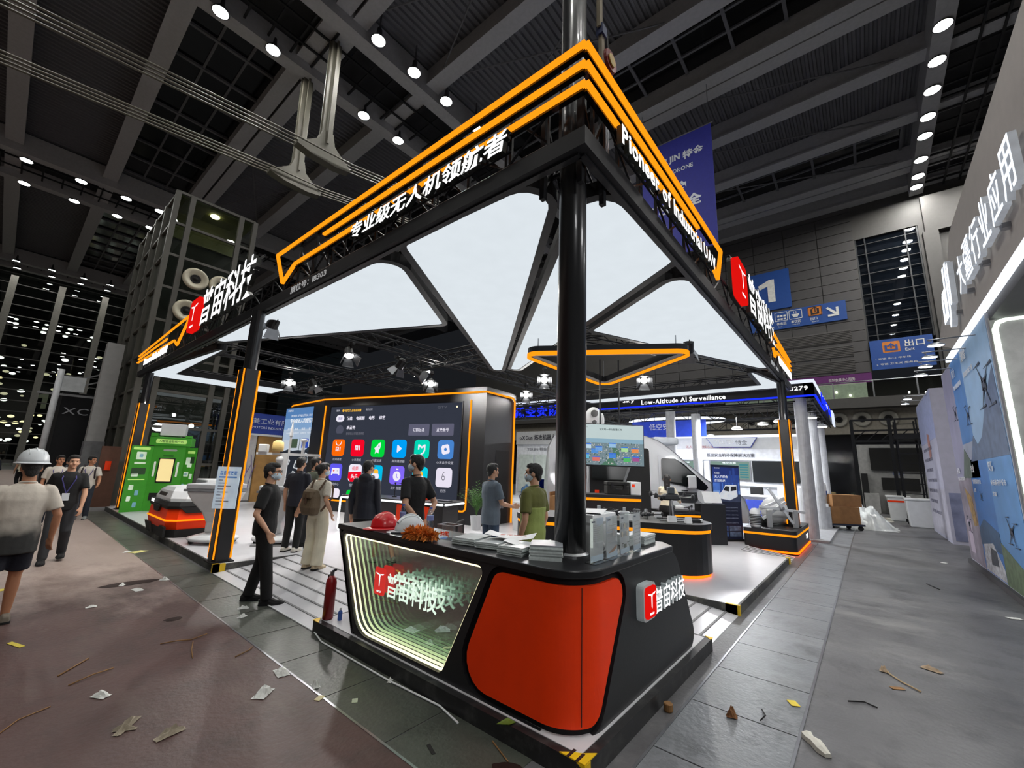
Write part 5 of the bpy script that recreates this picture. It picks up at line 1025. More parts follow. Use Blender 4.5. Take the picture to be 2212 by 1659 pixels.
def hand(mb, w, d, p, curl=.5, s=1.):
    """Palm, four unequal bent fingers and a thumb from wrist w along d; p points out of the palm's thumb side."""
    d = V3(d).normalized(); t = V3(p); t = (t - d * t.dot(d)).normalized(); nrm = d.cross(t); w = V3(w)
    for k in (-.025, -.008, .009, .026): limb(mb, [tuple(w + t * k * .6), tuple(w + d * .085 * s + t * k * s)], [.016 * s, .013 * s], 8)
    for k, L in ((-.031, .055), (-.0105, .07), (.0105, .074), (.031, .066)):
        b = w + d * .088 * s + t * k * s; a1 = (d * cos(curl * .6) + nrm * sin(curl * .6)); a2 = (d * cos(curl * 1.5) + nrm * sin(curl * 1.5))
        limb(mb, [tuple(b), tuple(b + a1 * L * .55 * s), tuple(b + a1 * L * .55 * s + a2 * L * .5 * s)], [.0095 * s, .009 * s, .008 * s], 8)
    b = w + d * .03 * s + t * .03 * s; a = (d * .7 + t * .6 + nrm * .3).normalized()
    limb(mb, [tuple(b), tuple(b + a * .035 * s), tuple(b + a * .035 * s + (d * .9 + nrm * .35).normalized() * .03 * s)], [.013 * s, .011 * s, .009 * s], 8)
def person(label, x, y, z0, heading, h=1.72, skin=None, turn=0., nod=0., arms=None, legs=None, lean=(0, 0), shirt=None, sleeve='short', hem=.83, trousers=BLK, cut=1., shoes=BLK, hair='short', mask=False, glasses=False, lanyard=False, build=1., hood=False, hip_to_floor=True, yoke=None):
    """Faces local +Y. arms: per side (elbow, wrist, hand direction) offsets from the shoulder; legs: per side (knee, ankle) points."""
    skin = skin or SKIN; s = h / 1.75; rz = heading - pi / 2
    t = T('person', label, 'person', (x, y, z0), rz); M = Matrix.Scale(s, 4); B = build
    lx, ly = lean; sh = lambda z: (lx * max(0, z - .95), ly * max(0, z - .95))
    J = {}
    for i, sd in ((0, -1), (1, 1)):
        S_ = V3((sd * .168 * B + sh(1.4)[0], sh(1.4)[1] - .01, 1.395))
        e, w, hd = (arms or {}).get(sd, (None, None, None)); e = e or (sd * .055, -.03, -.29); w = w or (sd * .065, .04, -.54); hd = hd or (0, .25, -1)
        J[sd] = (S_, S_ + V3(e), S_ + V3(w), V3(hd))
    lg = {}
    for sd in (-1, 1):
        kn, an = (legs or {}).get(sd, (None, None)); lg[sd] = (V3((sd * .088, 0, .92)), V3(kn or (sd * .1, .02, .5)), V3(an or (sd * .105, -.015, .085)))
    tors = [(.86, .155, .11), (.95, .165, .118), (1.06, .146, .106), (1.18, .155, .113), (1.3, .172, .12), (1.38, .165, .105), (1.43, .125, .082), (1.465, .075, .065)]
    # head turn about the neck
    nk = V3((sh(1.47)[0], sh(1.47)[1] - .005, 1.47)); HM = Matrix.Translation(nk) @ Matrix.Rotation(turn, 4, 'Z') @ Matrix.Rotation(nod, 4, 'X') @ Matrix.Translation((0, .005, -1.47))
    hp = lambda q: tuple(HM @ V3(q))
    mb = MB()
    mb.loft([esec(sh(z), a * B, b * B, z) for z, a, b in tors]); limb(mb, [(nk.x, nk.y - .02, 1.42), tuple(HM @ V3((0, -.005, 1.58)))], [.058, .055])
    mb.ell((0, .0, 1.655), (.074, .094, .1), 18, 12, HM); mb.ell((0, .03, 1.585), (.056, .066, .062), 14, 10, HM); mb.ell((0, .085, 1.545), (.026, .02, .018), 10, 8, HM)
    mb.ell((0, .102, 1.618), (.016, .018, .026), 10, 8, HM); mb.ell((0, .112, 1.605), (.019, .014, .012), 10, 8, HM); mb.ell((0, .092, 1.668), (.05, .012, .012), 10, 6, HM)
    for sd in (-1, 1):
        mb.ell((sd * .077, -.005, 1.625), (.013, .024, .033), 8, 8, HM); mb.ell((sd * .04, .075, 1.6), (.026, .02, .022), 8, 6, HM)
        S_, E_, W_, D_ = J[sd]
        limb(mb, [tuple(S_), tuple(S_.lerp(E_, .5)), tuple(E_), tuple(E_.lerp(W_, .35)), tuple(W_)], [.05, .046, .039, .039, .027]); hand(mb, W_, D_, (-sd * .5, .8, 0) if abs(D_.normalized().y) < .8 else (0, 0, 1))
        hp_, k_, a_ = lg[sd]
        limb(mb, [tuple(hp_), tuple(hp_.lerp(k_, .5)), tuple(k_), tuple(k_.lerp(a_, .35)), tuple(a_)], [.088, .074, .054, .054, .036])
        limb(mb, [tuple(a_ + V3((0, -.02, -.05))), tuple(a_ + V3((sd * .01, .13, -.06)))], [.032, .026])
    link('body', fuse(mb, .0105, 3, M), t, skin, smooth=True)
    # clothes
    if shirt:
        mb = MB(); q = .016
        mb.loft([esec(sh(hem), .178 * B, .13 * B, hem)] + [esec(sh(z), (a + q) * B, (b + q) * B, z) for z, a, b in tors[1:]] + [esec((nk.x, nk.y), .066, .062, 1.475)])
        if hem > .9: pass
        for sd in (-1, 1):
            S_, E_, W_, D_ = J[sd]
            if sleeve == 'short': e = S_.lerp(E_, .78); mb.tube([tuple(S_ + V3((-sd * .05, 0, .015))), tuple(S_), tuple(S_.lerp(E_, .4)), tuple(e)], [.06, .064, .066, .068], 14); mb.ell(tuple(S_), .061, 12, 8)
            else: limb(mb, [tuple(S_), tuple(S_.lerp(E_, .5)), tuple(E_), tuple(E_.lerp(W_, .93))], [.064, .06, .054, .046])
        if hood: mb.ell((nk.x, nk.y - .08, 1.46), (.12, .075, .08), 14, 10); mb.tube([(nk.x + .1 * cos(a), nk.y + .085 * sin(a), 1.47 + .01 * sin(a)) for a in [k * pi / 8 for k in range(16)]], .03, 8, closed=True)
        o = link('shirt', fuse(mb, .012, 5, M), t, shirt, smooth=True)
        if yoke:
            cut_ = MB(); cut_.loft([esec(sh(z), (a + q + .004) * B, (b + q + .004) * B, z) for z, a, b in [(hem + .02, .158, .112)] + tors[1:4] + [(1.24, .165, .118)]]); link('lower_panel', fuse(cut_, .012, 5, M), o, yoke, smooth=True)
        mb = MB(); mb.tube([(nk.x + .064 * cos(a), nk.y + .06 * sin(a), 1.478 - .012 * sin(a)) for a in [k * pi / 10 for k in range(20)]], .011, 6, closed=True); me = mb.mesh(); me.transform(M); link('collar', me, t, shirt, smooth=True)
    mb = MB(); mb.loft([esec((0, 0), .165, .125, .84), esec((0, 0), .176, .13, .93), esec(sh(1.0), .165, .122, 1.0)])
    for sd in (-1, 1):
        hp_, k_, a_ = lg[sd]
        if cut >= 1: mb.tube([tuple(hp_), tuple(hp_.lerp(k_, .5)), tuple(k_), tuple(k_.lerp(a_, .5)), tuple(a_ + V3((0, -.005, -.02)))], [.1, .09 * max(1, cut), .074 * cut, .068 * cut ** 1.4, .062 * cut ** 1.8], 14)
        else: mb.tube([tuple(hp_), tuple(hp_.lerp(k_, .5)), tuple(hp_.lerp(k_, cut + .12))], [.1, .098, .1], 14)
        mb.ell(tuple(hp_), .1, 12, 8)
    link('trousers', fuse(mb, .012, 4, M), t, trousers, smooth=True)
    for sd in (-1, 1):
        a_ = lg[sd][2]; f = MB(); zf = a_.z - .085
        f.loft([[(a_.x + sd * .008 * (yy > 0) + p * w, a_.y + yy, zf + q2 * hh) for p, q2 in ((-1, 0), (1, 0), (1, .55), (.6, 1), (-.6, 1), (-1, .55))] for yy, w, hh in ((-.085, .03, .07), (-.05, .042, .1), (.03, .044, .1), (.1, .05, .062), (.16, .046, .05), (.195, .026, .034))])
        me = f.mesh(); me.transform(M); so = link('shoe', me, t, shoes, bev=.008, smooth=False)
        f = MB(); f.prism(rpoly([(a_.x - .044, a_.y - .09), (a_.x + .044, a_.y - .09), (a_.x + .054, a_.y + .1), (a_.x + .03, a_.y + .205), (a_.x - .03, a_.y + .205), (a_.x - .054, a_.y + .1)], .03, 3), .022, (0, 0, zf)); me = f.mesh(); me.transform(M); link('sole', me, so, RUBBER if shoes is not BLK else BLACKM)
    # hair and face
    if hair:
        mb = MB()
        mb.ell((0, -.018, 1.668), (.084, .1, .098), 18, 12, HM); mb.ell((0, .035, 1.725), (.07, .062, .04), 14, 8, HM)
        for sd in (-1, 1): mb.ell((sd * .066, .012, 1.665), (.02, .04, .045), 8, 6, HM)
        mb.ell((0, -.065, 1.6), (.06, .035, .06), 12, 8, HM)
        if hair == 'bun': mb.ell((0, -.1, 1.66), (.062, .055, .06), 12, 8, HM)
        if hair == 'long': mb.loft([[tuple(HM @ V3(p)) for p in esec((0, yy), a, b, zz, 10)] for zz, yy, a, b in ((1.7, -.06, .07, .05), (1.58, -.085, .08, .045), (1.42, -.1, .075, .04), (1.26, -.11, .05, .03), (1.16, -.1, .02, .015))])
        me = fuse(mb, .009, 2, M); 
        for v in me.vertices: v.co += v.normal * (noise.noise(v.co * 55) * .0035 * s)
        link('hair', me, t, HAIR, smooth=True)
    for sd in (-1, 1):
        mb = MB(); mb.ell((sd * .031, .089, 1.645), (.014, .008, .007), 8, 6, HM); me = mb.mesh(); me.transform(M); link('eye', me, t, EYE)
        mb = MB(); mb.ell((sd * .032, .094, 1.668), (.02, .007, .0045), 8, 5, HM); me = mb.mesh(); me.transform(M); link('eyebrow', me, t, HAIR)
    if mask:
        mb = MB(); mb.ell((0, .045, 1.588), (.07, .076, .058), 16, 12, HM); me = fuse(mb, .01, 2, M)
        link('face_mask', me, t, MASK, smooth=True)
        mb = MB()
        for sd in (-1, 1): mb.tube([hp((sd * .066, .06, 1.615)), hp((sd * .08, .0, 1.64))], .003, 4); mb.tube([hp((sd * .066, .055, 1.56)), hp((sd * .08, -.005, 1.61))], .003, 4)
        me = mb.mesh(); me.transform(M); link('mask_loop', me, t, MASK)
    else: mb = MB(); mb.ell((0, .098, 1.573), (.022, .007, .006), 8, 5, HM); me = mb.mesh(); me.transform(M); link('mouth', me, t, LIP)
    if glasses:
        mb = MB()
        for sd in (-1, 1): mb.tube([hp((sd * .034 + .023 * cos(a), .108, 1.645 + .017 * sin(a))) for a in [k * pi / 6 for k in range(12)]], .0025, 4, closed=True); mb.tube([hp((sd * .058, .1, 1.65)), hp((sd * .08, .0, 1.645))], .003, 4)
        mb.tube([hp((-.012, .112, 1.648)), hp((.012, .112, 1.648))], .0025, 4); me = mb.mesh(); me.transform(M); link('glasses', me, t, INK)
    if lanyard:
        mb = MB(); f = .135 * B
        for sd in (-1, 1): mb.bar((sd * .06 + nk.x, nk.y + .03, 1.475), (sd * .085 + sh(1.36)[0], sh(1.36)[1] + f, 1.36), .014, .004, (0, 1, 0)).bar((sd * .085 + sh(1.36)[0], sh(1.36)[1] + f, 1.36), (sh(1.12)[0], sh(1.12)[1] + f + .004, 1.12), .014, .004, (0, 1, 0))
        me = mb.mesh(); me.transform(M); lo = link('lanyard', me, t, LANY)
        mb = MB(); mb.box(-.045, .045, f + .002, f + .008, 1.0, 1.12, Matrix.Translation((*sh(1.08), 0))); me = mb.mesh(); me.transform(M); link('badge', me, lo, BADGE)
    return t
def hdg(dx, dy): return math.atan2(dy, dx)
W_ = lambda sd, k: None
pocket = {1: ((.09, -.09, -.27), (.06, .06, -.47), (-.3, .3, -.9)), -1: ((-.09, -.06, -.28), (-.03, .08, -.5), (.3, .3, -.9))}
swing = lambda a: {1: ((.06, -.1 * a, -.27), (.06, -.1 * a + .03, -.52), (0, .2, -1)), -1: ((-.06, .08 * a, -.27), (-.05, .16 * a, -.5), (0, .3, -1))}
stride = lambda a: {1: ((.095, .12 * a + .02, .5), (.1, .2 * a, .09)), -1: ((-.095, .03 * a + .03, .51), (-.1, -.24 * a, .13))}
WHT = mat('white_tshirt', (206, 200, 190), .85, bump=.25, bscale=14)
def dye_mat():
    m = mat('dip_dyed_tshirt', (206, 198, 186), .85, bump=.25, bscale=14); nt = m.node_tree; N = nt.nodes; K = nt.links; b = N['Principled BSDF']; src = b.inputs['Base Color'].links[0].from_socket
    tc = N.new('ShaderNodeTexCoord'); sp = N.new('ShaderNodeSeparateXYZ'); K.new(tc.outputs['Object'], sp.inputs[0]); nz = N.new('ShaderNodeTexNoise'); nz.inputs['Scale'].default_value = 7; K.new(tc.outputs['Object'], nz.inputs[0])
    ma = N.new('ShaderNodeMath'); ma.operation = 'MULTIPLY_ADD'; ma.inputs[1].default_value = .1; K.new(nz.outputs[0], ma.inputs[0]); sc_ = N.new('ShaderNodeMath'); sc_.inputs[1].default_value = .5; sc_.operation = 'MULTIPLY'; K.new(sp.outputs['Z'], sc_.inputs[0]); K.new(sc_.outputs[0], ma.inputs[2])
    cr = N.new('ShaderNodeValToRGB'); cr.color_ramp.elements[0].position = .49; cr.color_ramp.elements[0].color = (*lin((62, 66, 70)), 1); cr.color_ramp.elements[1].position = .6; cr.color_ramp.elements[1].color = (1, 1, 1, 1); K.new(ma.outputs[0], cr.inputs[0])
    mx = N.new('ShaderNodeMixRGB'); mx.blend_type = 'MULTIPLY'; mx.inputs[0].default_value = 1; K.new(src, mx.inputs[1]); K.new(cr.outputs[0], mx.inputs[2]); K.new(mx.outputs[0], b.inputs['Base Color']); return m
GRYT = mat('grey_blue_cotton', (104, 116, 128), .85, bump=.3, bscale=14); OLV = mat('olive_cotton', (98, 100, 50), .85, bump=.3, bscale=14); OLV2 = mat('light_olive_cotton', (146, 160, 88), .85, bump=.3, bscale=14); SAGE = mat('sage_cotton', (92, 98, 84), .85, bump=.3, bscale=14)
CREAM = mat('cream_cloth', (220, 212, 188), .85, bump=.2, bscale=16); STRP = mat('cream_knit', (214, 206, 190), .85, bump=.5, bscale=50); JEANS = mat('dark_jeans', (34, 40, 52), .8, var=.2); JACK = mat('navy_jacket', (18, 22, 36), .6, bump=.4, bscale=12); SHW = mat('white_shoe', (206, 202, 192), .6); CHAR = mat('charcoal_cloth', (48, 50, 54), .85)
R_ = hdg(.64, -.77)     # towards the right of the aisle view
person('man in a dip-dyed white T-shirt, dark shorts and white hard hat walking away', .27, 6.85, 0, hdg(-.12, 1), 1.68, SKIN2, arms={1: ((.1, -.05, -.27), (.1, .02, -.52), (0, .2, -1)), -1: ((-.1, .05, -.27), (-.08, .16, -.48), (0, .4, -1))}, legs=stride(.8), shirt=dye_mat(), hem=.74, trousers=NAVY, cut=.72, shoes=mat('striped_sandal', (120, 112, 100), .7), build=1.08)
t = T('hard_hat', 'white hard hat worn by the man in the dyed T-shirt', 'helmet', (.27, 6.87, 1.63), hdg(-.12, 1) - pi / 2)
HW = mat('helmet_white', (216, 222, 226), .3, coat=.3); HR = mat('helmet_red', (206, 26, 34), .3, coat=.3)
def helmet(t, m, k=1.):
    MB().lathe([(.128 * k, 0), (.126 * k, .03), (.115 * k, .075), (.09 * k, .115), (.055 * k, .138), (.02 * k, .146), (.002, .147)], 28, sx=.92, sy=1.08).build('shell', m, t, smooth=True)
    mb = MB(); mb.loft([[(cx * .92 * k, cy * 1.08 * k + (.055 * k * max(0, sin(a)) if o else 0), z) for a in [q * 2 * pi / 28 for q in range(28)] for cx, cy in (((.128 + o) * cos(a), (.128 + o) * sin(a)),)] for o, z in ((0, .004), (.018, -.008), (.018, -.014), (0, -.004))]); mb.build('brim', m, t, smooth=True)
    MB().tube([(0, .125 * k * cos(a), .02 + .13 * k * sin(a)) for a in [pi * q / 12 for q in range(1, 12)]], .006, 6).build('crown_ridge', m, t, smooth=True)
    for sx in (-1, 1): MB().tube([(sx * .05 * k, .12 * k * cos(a), .02 + .118 * k * sin(a)) for a in [pi * q / 12 for q in range(2, 11)]], .004, 6).build('side_ridge', m, t, smooth=True)
    MB().tube([(.105 * k * cos(a), .12 * k * sin(a), -.012) for a in [q * pi / 10 for q in range(20)]], .01, 6, closed=True).build('headband', RUBBER, t)
helmet(t, HW, 1.02)
person('man in a black polo shirt with lanyard and badge walking towards the viewer', .86, 10.3, 0, hdg(-.1, -1), 1.7, arms=swing(1), legs=stride(.7), shirt=BLK, trousers=CHAR, lanyard=True, turn=.2, shoes=BLK)
person('man in a white shirt half hidden behind the man in the black polo', 1.05, 15.4, 0, hdg(-.05, -1), 1.66, SKIN2, shirt=WHT, trousers=JEANS, lanyard=True, turn=.3, shoes=SHW)
person('young man in a white T-shirt with dark backpack straps standing by the glass tower', 1.72, 16.4, 0, hdg(-.25, -1), 1.66, SKIN2, turn=.9, shirt=WHT, trousers=JEANS, lanyard=True, shoes=mat('grey_trainer', (128, 134, 132), .6), arms={-1: ((-.08, .06, -.26), (-.1, .2, -.42), (0, .8, -.5)), 1: (None, None, None)})
t = T('backpack', 'dark backpack with red lining worn by the young man in the white T-shirt', 'backpack', (1.76, 16.58, 1.0), hdg(-.25, -1) - pi / 2)
MB().loft([[(a * w, -b * d - .02, z) for a, b in ((-1, 0), (1, 0), (.9, 1), (-.9, 1))] for z, w, d in ((0, .13, .1), (.1, .15, .15), (.35, .14, .12), (.42, .1, .06))]).build('bag', mat('backpack_black', (28, 26, 30), .8), t, bev=.03)
for sx in (-1, 1): MB().tube([(sx * .12, .0, .38), (sx * .125, .12, .42), (sx * .13, .31, .28), (sx * .14, .26, .08), (sx * .14, .02, .02)], .018, 6).build('strap', mat('strap_dark', (40, 28, 34), .8), t)
person('man all in black with glasses and face mask standing at the ramp edge', 2.36, 6.02, .0, hdg(.9, -.55), 1.7, arms={1: ((.1, -.06, -.28), (.08, .1, -.5), (-.25, .35, -.9)), -1: ((-.08, -.07, -.28), (-.06, .03, -.52), (.2, .3, -.9))}, legs={1: ((.11, .09, .5), (.13, .16, .085)), -1: ((-.1, .0, .5), (-.12, -.1, .085))}, shirt=BLK, hem=.84, trousers=BLK, cut=1.06, mask=True, glasses=True, turn=-.15, build=1.06)
person('man in a navy polo with lanyard facing the screen beyond the backpack woman', 3.72, 8.25, .12, hdg(.7, .5), 1.69, arms={1: ((.05, .02, -.28), (-.02, .22, -.36), (-.6, .8, .1)), -1: (None, None, None)}, shirt=NAVY, trousers=BLK, lanyard=True, shoes=SHW)
person('man in a sage green shirt with receding hair watching the screen', 4.12, 8.5, .12, hdg(.8, .1), 1.7, shirt=SAGE, trousers=CHAR, turn=-.3)
person('woman in a cream knit top and wide trousers with black hair bun and mask', 3.46, 6.85, .1, hdg(.75, .25), 1.62, hair='bun', mask=True, turn=-.35, arms={1: ((.07, -.08, -.26), (.1, .04, -.47), (0, .3, -1)), -1: ((-.14, -.06, -.25), (-.28, -.02, -.44), (-.4, .1, -.9))}, shirt=STRP, hem=.9, trousers=CREAM, cut=1.3, shoes=mat('beige_shoe', (186, 168, 140), .6), build=.92)
BP = mat('khaki_backpack', (98, 82, 62), .75, bump=.3, bscale=30)
q_ = hdg(.75, .25) - pi / 2
t = T('backpack', 'khaki backpack worn by the woman in cream with one strap showing', 'backpack', (3.46, 6.85, .98), q_)
MB().loft([[(a * w, -.12 - b * d, z) for a, b in ((-1, 0), (1, 0), (1, .7), (.7, 1), (-.7, 1), (-1, .7))] for z, w, d in ((-.06, .13, .13), (.06, .16, .17), (.22, .14, .14), (.32, .09, .08))]).build('bag', BP, t, bev=.03)
MB().loft([[(a * w, -.2 - b * d, z) for a, b in ((-1, 0), (1, 0), (.8, 1), (-.8, 1))] for z, w, d in ((.2, .1, .1), (.3, .1, .09), (.35, .06, .04))]).build('flap', BP, t, bev=.02); MB().box(-.015, .015, -.3, -.28, .12, .26).build('buckle_strap', mat('strap_brown', (84, 62, 46), .7), t)
for sx in (-1, 1): MB().tube([(sx * .09, -.13, .32), (sx * .12, -.05, .47), (sx * .13, .12, .38), (sx * .15, .1, .2), (sx * .14, -.1, .0)], .016, 6).build('strap', MATS['strap_brown'], t)
person('man in a hooded navy jacket with glasses facing the big screen', 4.0, 6.4, .12, hdg(.85, .55), 1.67, glasses=True, turn=-.35, shirt=JACK, sleeve='long', hem=.78, hood=True, trousers=BLK, build=1.1)
person('young man in a black T-shirt with a face mask, hands clasped behind him', 3.66, 4.7, .12, hdg(-.1, 1), 1.76, turn=.35, mask=True, shirt=BLK, hem=.82, trousers=BLK, arms={1: ((.09, -.12, -.27), (-.1, -.2, -.46), (-.7, -.1, -.7)), -1: ((-.09, -.12, -.27), (.08, -.2, -.47), (.7, -.1, -.7))}, build=1.02)
person('man in a grey-blue T-shirt and jeans holding a small bottle by the wall edge', 5.2, 4.7, .12, hdg(.95, -.25), 1.69, turn=.0, shirt=GRYT, hem=.78, trousers=DENIM, lanyard=True, arms={1: ((.07, .05, -.27), (.03, .3, -.33), (-.3, .9, 0)), -1: ((-.06, .04, -.28), (.02, .28, -.34), (.3, .9, .05))}, build=1.08)
person('man in a two-tone olive T-shirt with a face mask behind the counter', 4.2, 3.12, .12, hdg(-.1, 1), 1.69, turn=.35, mask=True, shirt=OLV, yoke=OLV2, hem=.76, trousers=CHAR, lanyard=True, build=1.1)
person('long-haired woman in a cream top bending over the counter before the van', 10.1, 3.66, .12, hdg(.95, .0), 1.62, hair='long', lean=(0, .2), turn=.3, shirt=CREAM, sleeve='long', hem=.85, trousers=BLK, arms={1: ((.09, .12, -.24), (.02, .34, -.3), (-.2, .9, -.2)), -1: ((-.1, .12, -.24), (-.04, .34, -.28), (.2, .9, -.2))}, build=.92)
person('distant figure in dark clothes at the far end of the red aisle', -.35, 26, 0, hdg(.1, -1), 1.68, shirt=BLK, trousers=BLK)
person('distant figure in a beige top walking at the far end of the red aisle', .9, 30, 0, hdg(-.3, 1), 1.66, shirt=CREAM, trousers=BLK, legs=stride(.5))
person('distant figure in dark clothes with folded arms further along the aisle', -.05, 22.5, 0, hdg(.3, -1), 1.7, shirt=NAVY, trousers=BLK, sleeve='long', arms={1: ((.05, .05, -.26), (-.14, .18, -.2), (-1, .1, .1)), -1: ((-.05, .05, -.26), (.14, .16, -.24), (1, .1, .1))})

# ================================================================ the grey stand across the aisle
DG_ = mat('stand_grey', (158, 154, 150), .55, var=.04); WLINE = glow('cool_white_line', (238, 244, 255), 1.5)
DU = (-1, 0, 0)      # reading direction on its aisle face
t = T('grey_fascia', 'wide grey fascia with white glowing company letters over the aisle', 'fascia', (13.15, -1.62, 4.48))
MB().prism([(-2, 4.55), (12.3, 4.5), (14.6, 5.15), (12.2, 6.0), (11.2, 6.6), (-2, 6.7)][::-1], .5, (0, -1.7, 0), X, Z, 0).build('face', DG_, t, W=True)
MB().prism([(3, 4.40), (13.2, 4.42), (13.2, 4.5), (3, 4.46)][::-1], .02, (0, -1.66, 0), X, Z, -.06).build('light_line', WLINE, t, W=True)
MB().box(-2, 9.38, -2.1, -1.68, 4.25, 4.5).build('soffit', mat('soffit_dark', (40, 42, 46), .5), t, W=True)
LD = mat('letter_edge_grey', (190, 196, 204), .4, em=.3)
for i, ch in enumerate('大疆行业应用'):
    x = 10.42 - i * .655; text(t, ch, LD, (x, -1.66, 5.05), DU, Z, .58, .62, .07, .0, name='letter_body'); text(t, ch, WLINE, (x, -1.588, 5.05), DU, Z, .58, .62, .004, .0, name='letter_face')
for p in ([(0, 0), (.46, 0), (.56, .58), (.4, .58), (.33, .15), (.19, .15), (.27, .58), (.16, .58), (.07, .46)], [(.24, .46), (.52, .46), (.56, .62), (.2, .62)], [(.44, 0), (.6, 0), (.78, 1.0), (.62, 1.0)], [(.58, -.22), (.7, -.22), (.82, -.12), (.9, .1), (1.06, 1.0), (.9, 1.0), (.74, .08), (.68, -.08), (.56, -.08)], [(.98, .12), (1.12, .12), (1.26, .9), (1.12, .9)]):
    MB().prism(p, .08, (12.3, -1.66, 5.05), DU, Z).build('logo_letter', LD, t, W=True); MB().prism(p, .004, (12.3, -1.578, 5.05), DU, Z).build('logo_face', WLINE, t, W=True)
for i in range(7): MB().box(4 + i * 1.2, 4.1 + i * 1.2, -1.7, -1.62, 4.95, 5.02).build('letter_bracket', STEEL, t, W=True)
t = T('poster_wall', 'aisle wall covered in large blue aerial photo prints', 'wall panel', (12, -1.62, 0))
MB().box(9.49, 14.7, -3.6, -1.66, .08, 4.4).box(9.6, 14.6, -3.6, -1.7, 0, .08).build('wall_body', mat('print_white', (196, 202, 214), .5), t, W=True); MB().box(9.5, 14.72, -1.7, -1.6, 0, .1).build('base_board', mat('stand_base', (70, 70, 72), .6), t, W=True)
def PW(x0, x1, z0, z1, n, c, lift=.002, poly=None, var=.1, sc=2., nm='print_area'):
    m = mat(n, c, .5, var=var, scale=sc)
    p = poly or [(x0, z0), (x0, z1), (x1, z1), (x1, z0)]
    MB().prism([(12 - a, b) for a, b in p] if False else [(14.7 - a, b) for a, b in p], .004, (14.7, -1.66 + lift, 0), DU, Z).build(nm, m, t, W=True)
PW(14.68, 13.3, 1.9, 4.38, 'print_dusk', (150, 150, 178)); PW(13.3, 12.0, 2.6, 4.38, 'print_sky_blue', (86, 140, 206)); PW(12.0, 9.52, 2.22, 4.38, 'print_pale_sky', (150, 186, 222)); PW(13.3, 12.0, 1.9, 2.6, 'print_haze', (168, 178, 200))
PW(0, 0, 0, 0, 'print_mountain', (84, 104, 136), .006, [(12.6, 2.22), (12.0, 2.7), (11.7, 2.5), (11.2, 2.62), (10.4, 3.2), (9.6, 3.6), (9.52, 2.22)], .3, 5)
PW(0, 0, 0, 0, 'print_forest', (92, 108, 96), .008, [(13.8, 1.9), (13.2, 2.5), (12.7, 2.25), (12.79, 1.9)], .3, 6)
PW(14.68, 13.0, .12, 1.9, 'print_rock', (140, 132, 146), .002, None, .35, 3); PW(0, 0, 0, 0, 'print_yellow_digger', (164, 132, 70), .006, [(14.0, 1.7), (13.3, 1.5), (13.1, .95), (13.5, .9)], .4, 9)
PW(13.0, 11.25, .12, 2.26, 'print_deep_blue', (58, 124, 200)); PW(11.25, 9.52, .12, 2.22, 'print_mid_blue', (92, 150, 210))
PW(0, 0, 0, 0, 'print_sea', (46, 86, 124), .006, [(13.0, .9), (12.4, 1.12), (11.25, .95), (11.25, .6), (13.0, .6)], .2, 5); PW(0, 0, 0, 0, 'print_boat', (196, 200, 206), .008, [(12.9, .14), (12.8, .62), (11.9, .72), (11.28, .34), (11.28, .14)], .4, 12); PW(0, 0, 0, 0, 'print_boat_dark', (54, 62, 70), .01, [(12.3, .3), (12.2, .62), (11.7, .6), (11.7, .34)], .5, 14)
PW(0, 0, 0, 0, 'print_field', (96, 118, 86), .006, [(11.25, .12), (11.25, .8), (10.4, .62), (9.52, .45), (9.52, .12)], .35, 8); PW(14.4, 13.9, .3, 1.0, 'print_pink_haze', (190, 178, 196), .004)
def drone_print(x, z, s):
    mb = MB(); mb.prism(rpoly([(-.12 * s, -.06 * s), (.12 * s, -.06 * s), (.1 * s, .08 * s), (-.1 * s, .08 * s)], .02 * s), .004, (x, -1.645, z), DU, Z)
    for a in (.5, 2.3, 3.9, 5.4): mb.prism([(.05 * s * cos(a + .5), .05 * s * sin(a + .5)), (.36 * s * cos(a), .36 * s * sin(a)), (.05 * s * cos(a - .5), .05 * s * sin(a - .5))], .004, (x, -1.645, z), DU, Z); mb.prism([((.36 * cos(a) + .2) * s, (.36 * sin(a) + .03) * s), ((.36 * cos(a) - .2) * s, .36 * sin(a) * s), ((.36 * cos(a) + .2) * s, .36 * sin(a) * s)], .004, (x, -1.644, z), DU, Z)
    mb.build('print_drone', mat('print_drone_dark', (56, 64, 80), .6), t, W=True, kind='stuff')
for x, z, s in ((10.3, 3.4, 1.4), (12.1, 3.1, .7), (13.5, 3.3, .6), (10.3, 1.05, .8), (12.2, 1.55, .3), (14.1, .9, .6)): drone_print(x, z, s)
PWH = mat('print_text_white', (232, 236, 242), .6)
for x, z, s, w, h in ((12.75, 2.0, '农业', .35, .16), (12.75, 1.78, '智慧巡检作业', .8, .09), (12.75, 1.62, '应用', .2, .08), (11.1, 2.0, '安防', .4, .17), (11.1, 1.76, '全天候守护城市', 1.1, .1), (11.1, 1.58, '方案', .3, .08), (13.1, 4.0, '电力', .4, .2), (13.1, 3.75, '输电线路精细巡检', .9, .1), (11.8, 4.1, '测绘', .5, .22), (11.8, 3.8, '高精度实景三维', .9, .1), (14.5, 2.0, '应急', .4, .14), (14.5, 1.85, '消防救援指挥', .9, .08)):
    text(t, s, PWH, (x, -1.64, z), DU, Z, w, h, .003, .01, name='print_lettering')
t = T('end_panel_stand', 'grey end panel outlined by a glowing white line facing the camera side', 'wall panel', (9.48, -2.6, 0))
MB().box(9.4, 9.48, -4.6, -1.68, 0, 4.3).build('panel', mat('cool_grey_fabric', (136, 137, 136), .7, bump=.1, bscale=80), t, W=True)
